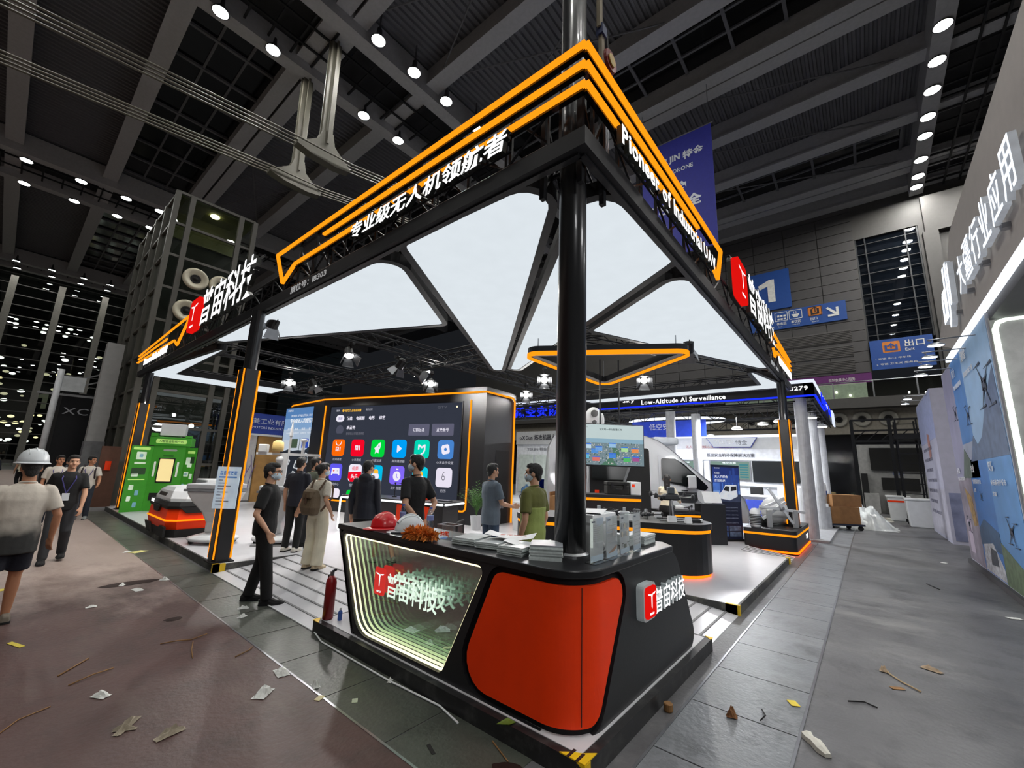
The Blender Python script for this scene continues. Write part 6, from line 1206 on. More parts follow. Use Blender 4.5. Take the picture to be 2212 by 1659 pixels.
MB().tube([(9.385, -1.72, 0), (9.385, -1.72, 4.1), (9.385, -1.76, 4.2), (9.385, -1.86, 4.24), (9.385, -4.6, 4.24)], .035, 8).build('light_line', glow('greenish_white_line', (238, 250, 236), 2.0), t, W=True)
def arm_lamp(x, y, z, yw, label):
    a = T('arm_lamp', label, 'lamp', (x, y, z), 0, 'arm lamps over the poster walls')
    MB().tube([(x, yw, z + .1), (x, y + .1, z + .1), (x, y + .04, z + .06)], .012, 6).build('arm', STEEL, a, W=True)
    MB().lathe([(.03, .06), (.1, .05), (.15, .01), (.155, -.015), (.14, -.02)], 18, (0, 0, 0), sy=1.3).build('head', STEEL, a, smooth=True); MB().lathe([(.01, -.03), (.135, -.03), (.135, -.02), (.01, -.02)], 16, sy=1.3).build('lens', glow('arm_lens', (235, 242, 255), 12), a)
    for c in a.children:
        if c.name.startswith(('head', 'lens')): c.scale = (.6, .6, .6)
for i, (x, lb) in enumerate(((10.2, 'first from the grey end panel'), (11.15, 'second from the grey end panel'), (12.05, 'third from the grey end panel'), (13.0, 'fourth and smallest of the row'))): arm_lamp(x, -1.15, 4.15, -1.64, 'steel arm lamp over the blue poster wall, ' + lb)
t = T('poster_block', 'pale free-standing poster block further down the aisle', 'wall panel', (19, -2, 0))
MB().box(18.7, 23.5, -3.6, -1.78, 0, 4.75).build('block', mat('pale_lilac', (176, 176, 194), .55, var=.05), t, W=True)
for a, b, z0, z1, n, c in ((18.75, 23.4, 3.2, 4.7, 'lilac_sky', (158, 166, 200)), (18.75, 23.4, .1, 1.6, 'lilac_mist', (178, 176, 190))):
    MB().prism([(23.5 - a, z0), (23.5 - a, z1), (23.5 - b, z1), (23.5 - b, z0)], .004, (23.5, -1.78, 0), DU, Z).build('print_area', mat(n, c, .5), t, W=True)
for i in range(7): text(t, '低空经济行业解决方案', mat('print_text_slate', (108, 108, 124), .6), (22.8, -1.772, 2.9 - i * .36), DU, Z, 2.6 - .3 * (i % 3), .12, .003, name='print_lettering')
MB().prism([(.3, 2.6), (.9, 2.7), (1.0, 3.4), (.4, 3.5)], .004, (21.5, -1.775, 0), DU, Z).build('print_patch', mat('print_rust', (168, 122, 116), .6, var=.3), t, W=True)
MB().box(18.69, 18.7, -3.5, -1.85, .1, 1.5).build('print_area', mat('print_harbour', (122, 128, 158), .5, var=.3, scale=3), t, W=True)
for x, l in ((19.4, 'nearer one'), (20.6, 'further one')): arm_lamp(x, -1.3, 4.55, -1.78, 'steel arm lamp over the pale poster block, ' + l)
# open steel stand beyond, bins, dark screens
t = T('half_built_stand', 'half dismantled white stand with black screens and a black steel frame', 'stand', (31, -.9, 0))
MB().box(33, 33.2, -3.4, .35, 0, 3.9).build('back_wall', mat('stand_white', (168, 168, 166), .6), t, W=True); MB().box(32.8, 32.95, -2.9, -.2, 2.4, 3.7).build('large_screen', RUBBER, t, W=True); MB().box(32.8, 32.95, -2.2, -.6, 1.3, 2.0).build('small_screen', RUBBER, t, W=True); MB().box(32.5, 33, .0, .3, .0, 2.2).build('door_leaf', DARK, t, W=True)
MB().box(32.2, 32.9, -1.7, -.75, 0, 1.05).build('cabinet', LGREY, t, W=True); MB().box(32.2, 32.8, -.4, .25, 0, 1.1).build('counter', mat('stand_white2', (178, 178, 176), .6), t, W=True); text(t, '智能', SB, (32.79, -1.1, 2.15), WU, WV, .5, .16, .004)
for y in (.45, -1.2, -2.6): MB().bar((31.5, y, 0), (31.5, y, 5.2), .16).build('frame_post', TRUSS, t, W=True)
for z in (4.0, 4.6, 5.2): MB().bar((31.5, -3.2, z), (31.5, .5, z), .1).build('frame_beam', TRUSS, t, W=True)
for i in range(6): MB().bar((31.5, .45 - i * .6, 4.0), (31.5, -.15 - i * .6, 4.6), .05).build('frame_brace', TRUSS, t, W=True)
t = T('scaffold_ladder', 'black scaffold ladder tower beside the pale poster block', 'scaffold', (26, -1.4, 0))
for x, y in ((26, -1.9), (26, -1.2), (27.2, -1.9), (27.2, -1.2)): MB().bar((x, y, 0), (x, y, 4.6), .06).build('upright', TRUSS, t, W=True)
for i in range(10): MB().bar((26, -1.9, .4 + i * .44), (26, -1.2, .4 + i * .44), .035).build('rung', TRUSS, t, W=True)
MB().box(25.95, 27.3, -2, -1.1, 3.7, 3.9).build('platform', TRUSS, t, W=True)
for x, y, l in ((24.6, -1.5, 'nearer white storage bin against the poster block'), (27.6, -1.0, 'white bin with a red stripe by the scaffold')):
    t = T('storage_bin', l, 'bin', (x, y, 0)); MB().loft([[(a * w, b * w * .8, z) for a, b in ((-1, -1), (1, -1), (1, 1), (-1, 1))] for z, w in ((0, .42), (1.05, .5))]).build('tub', WPLAS, t, bev=.03); MB().box(-.54, .54, -.44, .44, 1.05, 1.14).build('lid', WPLAS, t, bev=.03)
    if 'red' in l: MB().box(-.5, -.47, -.4, .4, .85, .93).build('stripe', VERM, t)
# ================================================================ the blue and white stand behind
BLU = glow('blue_line', (24, 44, 235), 1.6); NAV = mat('navy_board', (24, 40, 120), .5, em=.15); TW = mat('stand_pearl', (196, 198, 202), .5, em=.0)
TU = (0, -1, 0)
t = T('blue_light_band', 'black header band with blue and white light lines and glowing English words', 'header', (15.3, 5, 4.2))
MB().box(15.3, 15.6, 1.0, 9.3, 4.2, 4.66).box(15.3, 24, 1.0, 1.25, 4.2, 4.66).build('band', BLACKM, t, W=True)
MB().box(15.26, 15.3, .96, 9.3, 4.62, 4.72).box(15.3, 24, .95, 1.0, 4.62, 4.68).build('white_line', glow('pale_line', (226, 234, 250), 1.1), t, W=True); MB().box(15.26, 15.3, .96, 8.4, 4.2, 4.25).box(15.3, 19, .95, 1.0, 4.2, 4.25).build('blue_line', BLU, t, W=True)
text(t, 'Low-Altitude AI Surveillance', LETW, (15.27, 6.35, 4.29), TU, Z, 2.95, .17, .01, .02); text(t, '低空安全 无人机防御监控', LETW, (15.27, 6.7, 4.47), TU, Z, 3.9, .14, .01, .02); text(t, 'Sky', LETW, (15.27, 7.1, 4.38), TU, Z, .5, .16, .01, .02); text(t, '1B279', LETW, (15.27, 1.66, 4.4), TU, Z, .55, .13, .01, .02)
for i, ch in enumerate('低空防御特金'): text(t, ch, BLU, (17 + i * .85, .94, 4.26), X, Z, .7, .36, .02, .02, name='letter')
MB().box(22.6, 23.9, .9, .95, 4.1, 4.7).build('white_end_sign', glow('white_sign', (220, 230, 255), 1.1), t, W=True)
t = T('blue_letter_sign', 'row of large blue glowing Chinese letters under a white line beside the screen wall', 'sign', (16, 12, 4.2))
MB().box(16, 16.3, 9.4, 14, 4.78, 4.95).build('white_line', MATS['pale_line'], t, W=True); MB().box(16.1, 16.4, 9.4, 14, 4.1, 4.78).build('backing', BLACKM, t, W=True)
for i, ch in enumerate('低空安防盾'): text(t, ch, BLU, (16.05, 13.2 - i * .68, 4.2), TU, Z, .62, .5, .04, .03, name='letter')
for x, y, l in ((15.6, 1.4, 'nearest tall white round column of the blue stand'), (18.9, 1.4, 'second tall white round column of the blue stand'), (22.3, 1.4, 'third tall white round column of the blue stand'), (16.2, 5.6, 'white round column behind the van windscreen'), (18, 5.2, 'white round column carrying the blue header behind the van')):
    t = T('white_column', l, 'column', (x, y, 0)); MB().lathe([(.17, .06), (.17, 4.2)], 20).build('shaft', TW, t, smooth=False); MB().lathe([(.24, 0), (.24, .06), (.17, .07)], 20).build('base_ring', LGREY, t)
for a, b, l in (((15.6, 1.3, 0), (24, 1.3, 0), 'along the aisle side'), ((15.6, 9.3, 0), (24, 9.3, 0), 'on its far side'), ((19.5, 1.3, 0), (19.5, 13, 0), 'across its middle'), ((24, 1.3, 0), (24, 14, 0), 'along its back'), ((15.7, 1.5, 0), (15.7, 14, 0), 'behind the header')):
    truss('black lattice truss of the blue stand ' + l, a, b, 4.1, .42, None, 'black lattice trusses of the blue stand')
t = T('ring_light', 'large white oval ring light hanging in the blue stand', 'ring light', (20.5, 6.6, 4.2))
for k, r in ((1., .06), (.62, .05)): MB().tube([(20.5 + 1.2 * k * cos(a), 6.9 + 2.2 * k * sin(a), 4.25 if k == 1 else 4.05) for a in [q * pi / 18 for q in range(36)]], r, 8, closed=True).build('ring_tube', WLINE, t, W=True)
for a in (0, 2, 4): MB().tube([(20.5 + 1.2 * cos(a), 6.9 + 2.2 * sin(a), 4.25), (20.5 + 1.2 * cos(a), 6.9 + 2.2 * sin(a), 5)], .01, 5).build('hanger', STEEL, t, W=True)
t = T('blue_header_sign', 'blue hanging sign with white Chinese characters under the ring light', 'sign', (18.6, 6, 3.6)); MB().box(18.6, 18.7, 5.0, 8.2, 3.35, 4.05).build('board', mat('bright_blue_board', (34, 60, 170), .5, em=.35), t, W=True); text(t, '低空安全', PWH, (18.59, 7.4, 3.65), TU, Z, 1.2, .28, .005)
for y in (5.3, 7.9): MB().tube([(18.65, y, 4.05), (18.65, y, 4.6)], .01, 5).build('hanger', STEEL, t, W=True)
t = T('control_van_mockup', 'white side wall like a command vehicle with map screens and a dark window', 'stand', (22, 5, 0))
MB().box(22, 22.2, 1.9, 8.2, .06, 3.0).build('side_wall', TW, t, W=True); MB().box(22, 22.2, 1.9, 8.2, 3.0, 3.55).build('upper_band', LGREY, t, W=True); MB().box(21.9, 22.3, 1.8, 8.3, 3.55, 3.66).build('top_light', WLINE, t, W=True); MB().box(21.9, 22.0, 1.9, 8.2, 2.5, 2.54).box(21.85, 22.0, 1.9, 8.2, 1.36, 1.44).build('light_line', WLINE, t, W=True)
MB().prism([(0, .4), (.28, 0), (1.85, 0), (2.1, .4)], .06, (21.92, 5.85, 3.12), TU, Z).build('name_board', glow('board_white', (226, 232, 244), .8), t, W=True); MB().prism([(-.06, .44), (.26, -.04), (1.87, -.04), (2.16, .44)], .03, (21.95, 5.85, 3.12), TU, Z).build('name_board_rim', NAV, t, W=True)
text(t, 'TERJIN', LGREY, (21.85, 5.5, 3.2), TU, Z, .85, .22, .005, .03); text(t, '特金', INK, (21.85, 4.6, 3.2), TU, Z, .5, .22, .005)
text(t, '低空安全机动保障解决方案', INK, (21.98, 5.92, 2.64), TU, Z, 2.05, .17, .005, .01); text(t, '无人机管控核心技术 反制系统', mat('print_red_brown', (140, 70, 60), .6), (21.98, 6.9, 3.05), TU, Z, 2.2, .13, .005)
for a, b in ((7.9, 6.1), (5.8, 4.05)):
    MB().box(21.9, 21.98, b, a, 1.6, 2.47).build('map_screen_frame', STEEL, t, W=True); MB().box(21.88, 21.9, b + .05, a - .05, 1.64, 2.43).build('map_screen', glow('map_green', (150, 178, 166), .7), t, W=True)
    for i in range(6): MB().box(21.87, 21.88, b + .1, b + .45, 1.7 + i * .11, 1.77 + i * .11).build('map_legend', g_((90, 160, 170), .7), t, W=True)
    text(t, '低空态势', PWH, (21.865, (a + b) / 2 + .3, 2.33), TU, Z, .6, .07, .003)
MB().box(21.9, 21.98, 2.1, 3.98, 1.55, 2.47).build('dark_window', VG, t, W=True)
t = T('reception_desk', 'white and blue reception desk before the command vehicle wall', 'desk', (20, 4, 0)); MB().box(20, 20.7, 2.3, 5.6, .1, .98).build('body', TW, t, W=True); MB().box(19.95, 20, 3.2, 5.3, .25, .85).build('blue_front', mat('desk_blue', (40, 58, 150), .45), t, W=True); MB().box(19.92, 20.75, 2.25, 5.65, .98, 1.04).build('top', WHITE, t, W=True); MB().box(20.7, 21, 2.3, 5.6, 0, .1).build('kick', GREY, t, W=True)
t = T('task_chair', 'black office chair behind the blue reception desk', 'chair', (21.2, 3.75, 0)); MB().box(-.06, .06, -.25, .25, .6, 1.35).build('backrest', RUBBER, t, bev=.05); MB().box(-.5, 0, -.25, .25, .45, .55).build('seat', RUBBER, t, bev=.04); MB().lathe([(.03, .05), (.03, .45)], 10, (-.25, 0, 0)).build('column', STEEL, t)
for k in range(5): MB().bar((-.25, 0, .08), (-.25 + .28 * cos(k * 1.257), .28 * sin(k * 1.257), .04), .04).build('leg', RUBBER, t)
def drum(x, y, z, r, h, l):
    t = T('radar_drum', l, 'radar', (x, y, z)); MB().lathe([(r * .95, 0), (r, .03), (r, h - .08), (r * .93, h - .02), (r * .6, h)], 24).build('drum', WPLAS, t, smooth=True); MB().lathe([(.03, h), (.03, h + .12)], 8).build('spigot', STEEL, t); MB().box(-r * .3, r * .3, -r * 1.02, -r * .9, h * .4, h * .6).build('label', SB, t)
for x, y, z, r, h, l in ((19.6, 2.4, 0, .36, 1.45, 'tall white cylinder radar by the reception desk'), (19.0, 1.9, 0, .22, 1.5, 'narrow white tube radar beside the second column'), (19.9, 1.55, .9, .32, .75, 'white cylinder radar on a stand next to the cartons'), (20.4, 2.0, .8, .2, .6, 'small white cylinder behind the second column')): drum(x, y, z, r, h, l)
t = T('display_plinth', 'white display plinth under the cylinder radars', 'plinth', (19.9, 1.75, 0)); MB().box(-.5, .8, -.6, .5, 0, .8).box(-.4, .4, -.55, .15, .8, .9).build('body', TW, t)
t = T('partition_stand', 'white partition room with sliding panels left of the van', 'stand', (22.5, 15.5, 0)); MB().box(22.5, 22.8, 10.5, 18.2, 0, 3.35).build('wall', TW, t, W=True); MB().box(22.4, 22.5, 14.3, 18.2, 3.35, 4.2).build('header', LGREY, t, W=True)
text(t, 'oXGun 拓攻机器人', INK, (22.39, 17.9, 3.62), TU, Z, 2.9, .36, .005, .02); text(t, 'TERJIN 特金', GREY, (22.48, 17.3, 2.9), TU, Z, 1.6, .25, .005, .01); text(t, 'TERJIN 特金', GREY, (22.48, 14.7, 2.9), TU, Z, 1.6, .25, .005, .01)
for y in (17.9, 16.6, 15.2): MB().box(22.4, 22.5, y - 1.15, y, .3, 2.7).build('sliding_panel', mat('frosted_panel', (170, 178, 172), .4), t, W=True)
MB().box(22.4, 22.5, 13.2, 13.9, .8, 2.1).build('dark_panel', INK, t, W=True); MB().box(22.4, 22.45, 14.9, 16.2, .5, 1.15).build('blue_notice', NAV, t, W=True)
for x, y, z, l in ((18.5, 2.9, 3.75, 'under the truss above the reception desk'), (18, 3.7, 3.55, 'beside the name board'), (21, 1.5, 3.9, 'over the second column'), (18.2, 1.35, 3.9, 'at the nearest white column'), (20.5, 1.2, 3.8, 'at the third white column'), (20.5, 5.3, 3.5, 'above the map screen'), (17.3, 2.2, 3.7, 'behind the radar post')):
    a = T('stand_pendant_lamp', 'white disc lamp of the blue stand ' + l, 'lamp', (x, y, z), 0, 'disc lamps of the blue stand'); MB().lathe([(.05, .1), (.15, .06), (.2, .0), (.18, -.01)], 16).build('shade', WPLAS, a, smooth=True); MB().lathe([(.01, -.02), (.17, -.02), (.17, -.005), (.01, -.005)], 14).build('lens', glow('pendant_lens', (245, 248, 255), 14), a); MB().tube([(0, 0, .1), (0, 0, 4.2 - z)], .01, 5).build('stem', TRUSS, a)
for x, y in ((4.5, -2.6), (8, -2.8), (0, -2.6)):
    l = bpy.data.lights.new('stand_light', 'AREA'); l.shape = 'DISK'; l.size = .8; l.energy = 50; lo = bpy.data.objects.new('stand_light', l); COL.objects.link(lo); lo.location = (x, y, 4.0); lo.rotation_euler = V3((0, -1, .75)).to_track_quat('Z', 'Y').to_euler()
for x, y in ((18, 4), (19, 7), (20, 12)):
    l = bpy.data.lights.new('stand_light', 'AREA'); l.shape = 'DISK'; l.size = .5; l.energy = 380; l.color = (.95, .97, 1); lo = bpy.data.objects.new('stand_light', l); COL.objects.link(lo); lo.location = (x, y, 4.0)
MB().box(15.3, 25, 1.0, 18, 0, .06).build('floor_blue_stand', mat('pale_stand_floor', (170, 172, 176), .4), kind='structure')
# hanging banner
t = T('hanging_banner', 'tall blue banner with white characters hung from the roof behind the fascia', 'banner', (21.7, 4.7, 13.6)); BN = mat('banner_blue', (34, 38, 128), .6, em=.1, var=.08)
MB().box(21.62, 21.64, 4.7, 8.6, 13.4, 20.6).build('cloth', BN, t, W=True); BWH = mat('banner_white', (196, 200, 206), .6, em=.12)
MB().tube([(21.63, 4.6, 20.6), (21.63, 8.7, 20.6)], .04, 6).build('batten', STEEL, t, W=True)
for y in (4.8, 8.5): MB().tube([(21.63, y, 20.6), (21.63, y, 23.2)], .015, 5).build('cord', STEEL, t, W=True)
text(t, 'TERJIN', BWH, (21.61, 7.9, 19.05), TU, Z, 1.55, .5, .01, .04); text(t, '特金', BWH, (21.61, 6.25, 19.0), TU, Z, 1.1, .55, .01, .02); text(t, 'TERJIN DRONE', BWH, (21.61, 7.9, 18.3), TU, Z, 2.2, .34, .01, .01); text(t, '守护', BWH, (21.61, 7.6, 17.0), TU, Z, 1.5, .75, .01, .04); text(t, '低空安全', BWH, (21.61, 8.3, 16.0), TU, Z, 2.9, .75, .01, .04)
# ================================================================ things between the stands
CB = mat('carton_brown', (150, 108, 66), .75, var=.12, bump=.1); CBT = mat('carton_tape', (176, 140, 92), .5)
def carton(l, x, y, z, w, d, h, rz, flap=False):
    t = T('carton', l, 'box', (x, y, z), rz); MB().box(-w / 2, w / 2, -d / 2, d / 2, 0, h).build('box_body', CB, t, bev=.01); MB().box(-w / 2 - .003, w / 2 + .003, -.03, .03, -.0, h + .003).build('tape', CBT, t)
    if flap:
        for s in (-1, 1): MB().box(-w / 2, w / 2, s * d / 2 - (.02 if s > 0 else 0), s * d / 2 + (.0 if s > 0 else .02), h, h + .1).build('flap', CB, t)
    return t
a_c = ang(.6, -.8)
t = T('platform_trolley', 'black platform trolley on casters loaded with cartons', 'trolley', (20.2, .95, 0), a_c); MB().box(-.6, .6, -.4, .4, .16, .22).build('deck', mat('trolley_blue', (34, 42, 60), .5), t)
for x in (-.5, .5):
    for y in (-.3, .3): MB().lathe([(.02, -.03), (.08, -.03), (.08, .03), (.02, .03)], 14, M=Matrix.Translation((x, y, .08)) @ Matrix.Rotation(pi / 2, 4, 'X')).build('caster', RUBBER, t)
carton('lower brown carton with an orange mark on the trolley', 20.2, .95, .22, 1.0, .7, .6, a_c); c2 = carton('upper brown carton lying across the trolley load', 20.28, .88, .82, 1.15, .6, .42, a_c + .15)
carton('small torn brown carton on the floor by the plastic pile', 22.3, .15, 0, .4, .4, .3, .4, True)
def crumple(name, label, cat, x, y, r, h, m, n=26, seed=1, group=None, z=.0, sx=1., sy=1., rz=0.):
    rr = random.Random(seed); mb = MB(); vs = []; fs = []
    for i in range(n):
        for j in range(n):
            u = i / (n - 1) * 2 - 1; v = j / (n - 1) * 2 - 1; d = min(1, math.hypot(u, v)); k = max(0, 1 - d ** 1.5)
            nn = noise.noise((u * 2.6 + seed * 3, v * 2.6, seed)) + .5 * noise.noise((u * 6 + seed, v * 6, 2))
            vs.append((u * r * sx * (1 + .15 * nn), v * r * sy * (1 + .15 * noise.noise((v * 3, u * 3, seed))), max(.002, h * (k * (1 + .9 * nn)) + .004)))
    fs = [(i * n + j, (i + 1) * n + j, (i + 1) * n + j + 1, i * n + j + 1) for i in range(n - 1) for j in range(n - 1)]
    mb.add(vs, fs); return mb.build(name, m, loc=(x, y, z), rz=rz, label=label, cat=cat, group=group, smooth=n > 12)
FILM = mat('packing_film', (196, 200, 198), .3, var=.1, spec=.7)
crumple('plastic_heap', 'heap of crumpled white plastic wrap beside the trolley', 'plastic wrap', 21.9, .25, .95, .75, FILM, 30, 3); crumple('plastic_heap', 'long low strip of white packing foam behind the plastic heap', 'plastic wrap', 24.4, .6, 1.2, .35, FILM, 26, 5, sy=.8); crumple('foam_scraps', 'scattered white foam scraps on the aisle beyond the heap', 'plastic wrap', 27.5, .1, 1.6, .14, mat('foam_white', (200, 198, 188), .8), 24, 8, sy=.5)
def potted(name, label, x, y, z, pr, ph, fh, n, m, spread):
    t = T(name, label, 'plant', (x, y, z)); MB().lathe([(pr * .75, 0), (pr, ph), (pr * .92, ph), (pr * .9, ph - .04), (.01, ph - .05)], 20).build('pot', WPLAS, t, smooth=False)
    rr = random.Random(int(x * 10)); mb = MB(); st = MB()
    for i in range(n):
        a = rr.uniform(0, 2 * pi); L = fh * rr.uniform(.6, 1.05); s = spread * rr.uniform(.3, 1)
        pts = [(cos(a) * s * q ** 1.6 * L, sin(a) * s * q ** 1.6 * L, ph + L * (q - .25 * s * q * q * 1.6)) for q in (0, .25, .5, .75, 1)]
        st.tube(pts, [.006, .005, .004, .003, .001], 4)
        for k in range(14):
            q = .3 + .7 * k / 14; j = min(3, int(q * 4)); p = V3(pts[j]).lerp(V3(pts[j + 1]), q * 4 - j); d = (V3(pts[j + 1]) - V3(pts[j])).normalized(); s_ = d.cross(V3((0, 0, 1))).normalized() * (1 if k % 2 else -1)
            e = p + (s_ * .8 + d * .7).normalized() * .16 * (1.2 - q * .7) + V3((0, 0, -.02)); w = d * .012
            mb.add([tuple(p - w), tuple(p.lerp(e, .5) - w + V3((0, 0, .01))), tuple(e), tuple(p.lerp(e, .5) + w + V3((0, 0, .01)))], [(0, 1, 2, 3)])
    st.build('stems', m, t, kind='stuff'); mb.build('leaves', m, t, kind='stuff')
LEAF = mat('palm_green', (58, 100, 34), .5, var=.4, scale=9)
potted('potted_palm', 'feathery green palm in a white square-shouldered pot by the screen wall', 8.45, 8.15, .12, .17, .36, 1.0, 34, LEAF, .75)
potted('potted_shrub', 'dark leafy pot plant between the third column and the cartons', 20.9, 1.7, 0, .25, .4, 1.2, 40, mat('shrub_green', (34, 56, 34), .5, var=.4), .6); potted('potted_shrub', 'small pot plant by the half dismantled stand', 30.5, .75, 0, .3, .5, .7, 20, MATS['shrub_green'], .7)
t = T('gilded_armchair', 'beige armchair by the dark glazing beyond the cartons', 'chair', (30.5, 1.8, 0), pi); MB().box(-.35, .35, -.35, .35, .25, .5).build('seat', mat('beige_fabric', (124, 110, 74), .8), t, bev=.05); MB().box(.25, .4, -.35, .35, .5, 1.1).build('backrest', MATS['beige_fabric'], t, bev=.05)
for s in (-1, 1): MB().box(-.35, .3, s * .38 - .06, s * .38 + .06, .2, .7).build('armrest', MATS['beige_fabric'], t, bev=.03); MB().box(-.3, -.24, s * .3 - .03, s * .3 + .03, 0, .25).build('leg', INK, t); MB().box(.24, .3, s * .3 - .03, s * .3 + .03, 0, .25).build('leg', INK, t)
t = T('standing_lamp', 'unlit beige floor lamp with drum shade by the armchair', 'lamp', (31.2, 2.2, 0)); MB().lathe([(.18, 0), (.18, .03), (.02, .05), (.02, 1.6)], 14).build('stand', INK, t); MB().lathe([(.28, 1.5), (.25, 1.95)], 18).build('shade', MATS['beige_fabric'], t)
# ================================================================ left background: blue company sign, curtains, dark stand
t = T('company_sign', 'blue company sign with white characters behind the poster post', 'sign', (5.3, 19.3, 2.8)); MB().box(5.9, 8.6, 19.3, 19.4, 2.78, 3.62).build('board', mat('company_blue', (30, 52, 128), .5, em=.2), t, W=True); text(t, '州五菱工业有限公司', PWH, (5.95, 19.29, 3.2), X, Z, 2.5, .22, .005); text(t, 'WULING MOTORS INDUSTRY CO.,LTD', PWH, (5.95, 19.29, 2.98), X, Z, 2.4, .11, .003); MB().box(5.9, 8.6, 19.28, 19.42, 2.7, 2.78).build('under_rail', WHITE, t, W=True)
for x in (5.8, 8.65): MB().box(x - .04, x + .04, 19.3, 19.4, 0, 3.7).build('post', GREY, t, W=True)
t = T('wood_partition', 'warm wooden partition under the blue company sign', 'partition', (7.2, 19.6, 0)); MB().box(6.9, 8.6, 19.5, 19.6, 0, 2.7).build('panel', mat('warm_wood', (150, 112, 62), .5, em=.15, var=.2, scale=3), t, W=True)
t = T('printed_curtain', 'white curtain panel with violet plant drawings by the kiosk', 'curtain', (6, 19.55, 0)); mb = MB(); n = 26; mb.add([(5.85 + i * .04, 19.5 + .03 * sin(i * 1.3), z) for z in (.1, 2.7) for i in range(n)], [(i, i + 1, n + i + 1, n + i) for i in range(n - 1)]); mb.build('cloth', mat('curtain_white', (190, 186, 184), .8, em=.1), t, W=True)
for i in range(5): MB().tube([(6.0 + i * .18, 19.45, .6 + .3 * (i % 2)), (6.08 + i * .18, 19.45, 1.2), (5.98 + i * .18, 19.45, 1.7 + .2 * (i % 3))], .012, 4).tube([(6.08 + i * .18, 19.45, 1.2), (6.2 + i * .18, 19.45, 1.5)], .012, 4).build('drawn_stem', mat('violet_print', (110, 90, 150), .7), t, W=True)
t = T('dark_exhibit_stand', 'black stand with white letters behind the visitors in the red aisle', 'stand', (.6, 26, 0)); MB().box(1.35, 2.6, 25.5, 28.5, 0, 4.2).build('block', BLACKM, t, W=True); text(t, 'XC7', mat('dull_white', (140, 142, 146), .5, em=.1), (1.45, 25.48, 3.3), X, Z, 1.1, .28, .01)
MB().loft([[(x, 25.3 - .05 * k, z) for x, z in ((1.6 + k * .1, .1), (2.5, .1), (2.5, 1.8), (1.9 + k * .1, 1.2))] for k in (0, 1)]).build('car_nose', mat('silver_car', (120, 126, 136), .25, .6), t, W=True)
t = T('white_pole', 'white round pole carrying a pale box sign', 'pole', (1.1, 24.5, 0)); MB().lathe([(.1, 0), (.1, 5.0)], 14).build('shaft', TW, t, smooth=True); MB().box(.1, .75, -.1, .1, 4.15, 4.75).build('box_sign', mat('pale_sign', (160, 164, 166), .5, em=.1), t); MB().bar((-.5, 0, 4.0), (1.1, 0, 4.0), .08).bar((.6, 0, 4.7), (1.7, 0, 5.3), .05).bar((.6, 0, 4.4), (1.7, 0, 4.95), .05).build('gallery_rail', GREY, t)
t = T('grey_pier', 'pale grey square pier beside the glass tower', 'column', (2.4, 23.5, 0)); MB().box(-.27, .25, -.25, .25, 2.2, 6.2).build('upper_shaft', LGREY, t); MB().box(-.3, .28, -.28, .28, 0, 2.2).build('lower_cladding', GREY, t)
t = T('brown_panel', 'brown hoarding panel with a red extinguisher box by the tower foot', 'panel', (2.35, 19.8, 0)); MB().box(-.1, .4, 0, .1, 0, 2.0).build('board', mat('hoarding_brown', (96, 64, 50), .7), t); MB().box(.05, .2, -.06, 0, 1.2, 1.5).build('red_box', VERM, t)
for i, (x, y) in enumerate(((-1.25, 30), (-.85, 29))): base(MB().box(-.2, .2, -.3, .3, 0, 2.6).box(-.22, .22, -.32, .32, 2.6, 2.75).build('blue_display', mat('display_blue', (34, 66, 120), .5, em=.2), loc=(x, y, 0)), 'tall blue display pillar in the dark end of the aisle, ' + ('further' if i == 0 else 'nearer') + ' one', 'display')
for i, (x, z) in enumerate(((3.6, 2.7), (4.0, 2.75), (5.0, 3.0), (3.2, 3.2))): base(MB().ell((0, 0, 0), (.1, .05, .1) if x > 4.5 else (.06, .04, .06), 10, 6).build('shop_lamp', glow('shop_lamp_white', (250, 252, 255), 5, False), loc=(x, 21.6, z)), 'white lamp behind the tower glass above the kiosk, ' + ('lower one of the pair', 'upper one of the pair', 'large oval one', 'highest small one')[i], 'lamp', 'lamps behind the tower glass')

# ================================================================ on the reception counter
t = T('hard_hat', 'red hard hat lying on the mirror end of the counter', 'helmet', (2.66, 3.86, 1.115), 1.3); helmet(t, HR, 1.0)
t = T('hard_hat', 'white vented hard hat lying on the counter beside the feather duster', 'helmet', (2.72, 3.52, 1.115), 1.1); helmet(t, HW, 1.06)
for i in range(5): MB().box(-.05 + i * .02, -.042 + i * .02, .118, .13, .075, .083).build('vent_slot', INK, t)
DUST_ = mat('duster_brown', (226, 134, 58), .8, var=.45, scale=30)
t = T('feather_duster', 'fluffy brown feather duster hanging over the counter edge', 'duster', (2.52, 3.1, 1.1), .3); rr = random.Random(2); mb = MB()
for i in range(900):
    u = rr.uniform(-1, 1); a = rr.uniform(0, 2 * pi); p = V3((rr.uniform(-.02, .02), u * .13, .05)); d = V3((cos(a), rr.uniform(-.5, .5) + u * .5, sin(a) * .8)).normalized(); L = rr.uniform(.06, .115) * (1 - .35 * u * u); q = p + d * L + V3((0, 0, -.012)); w = d.cross(V3((rr.random(), rr.random(), rr.random()))).normalized() * .006
    if q.z < .002: q.z = .002 + rr.random() * .01
    mb.add([tuple(p - w), tuple(p + w), tuple(p.lerp(q, .6) + w * 1.6), tuple(q), tuple(p.lerp(q, .6) - w * 1.6)], [(0, 1, 2, 3, 4)])
mb.build('feathers', DUST_, t, kind='stuff'); MB().tube([(0, .1, .05), (0, .32, .03)], .01, 8).build('handle', INK, t); MB().ell((0, 0, .05), (.04, .12, .035), 10, 8).build('core', DUST_, t)
PET = pane('clear_bottle', .12, (.82, .88, .92)); CAPM = mat('bottle_cap_blue', (90, 100, 170), .5); LBL = mat('bottle_label', (120, 130, 180), .6)
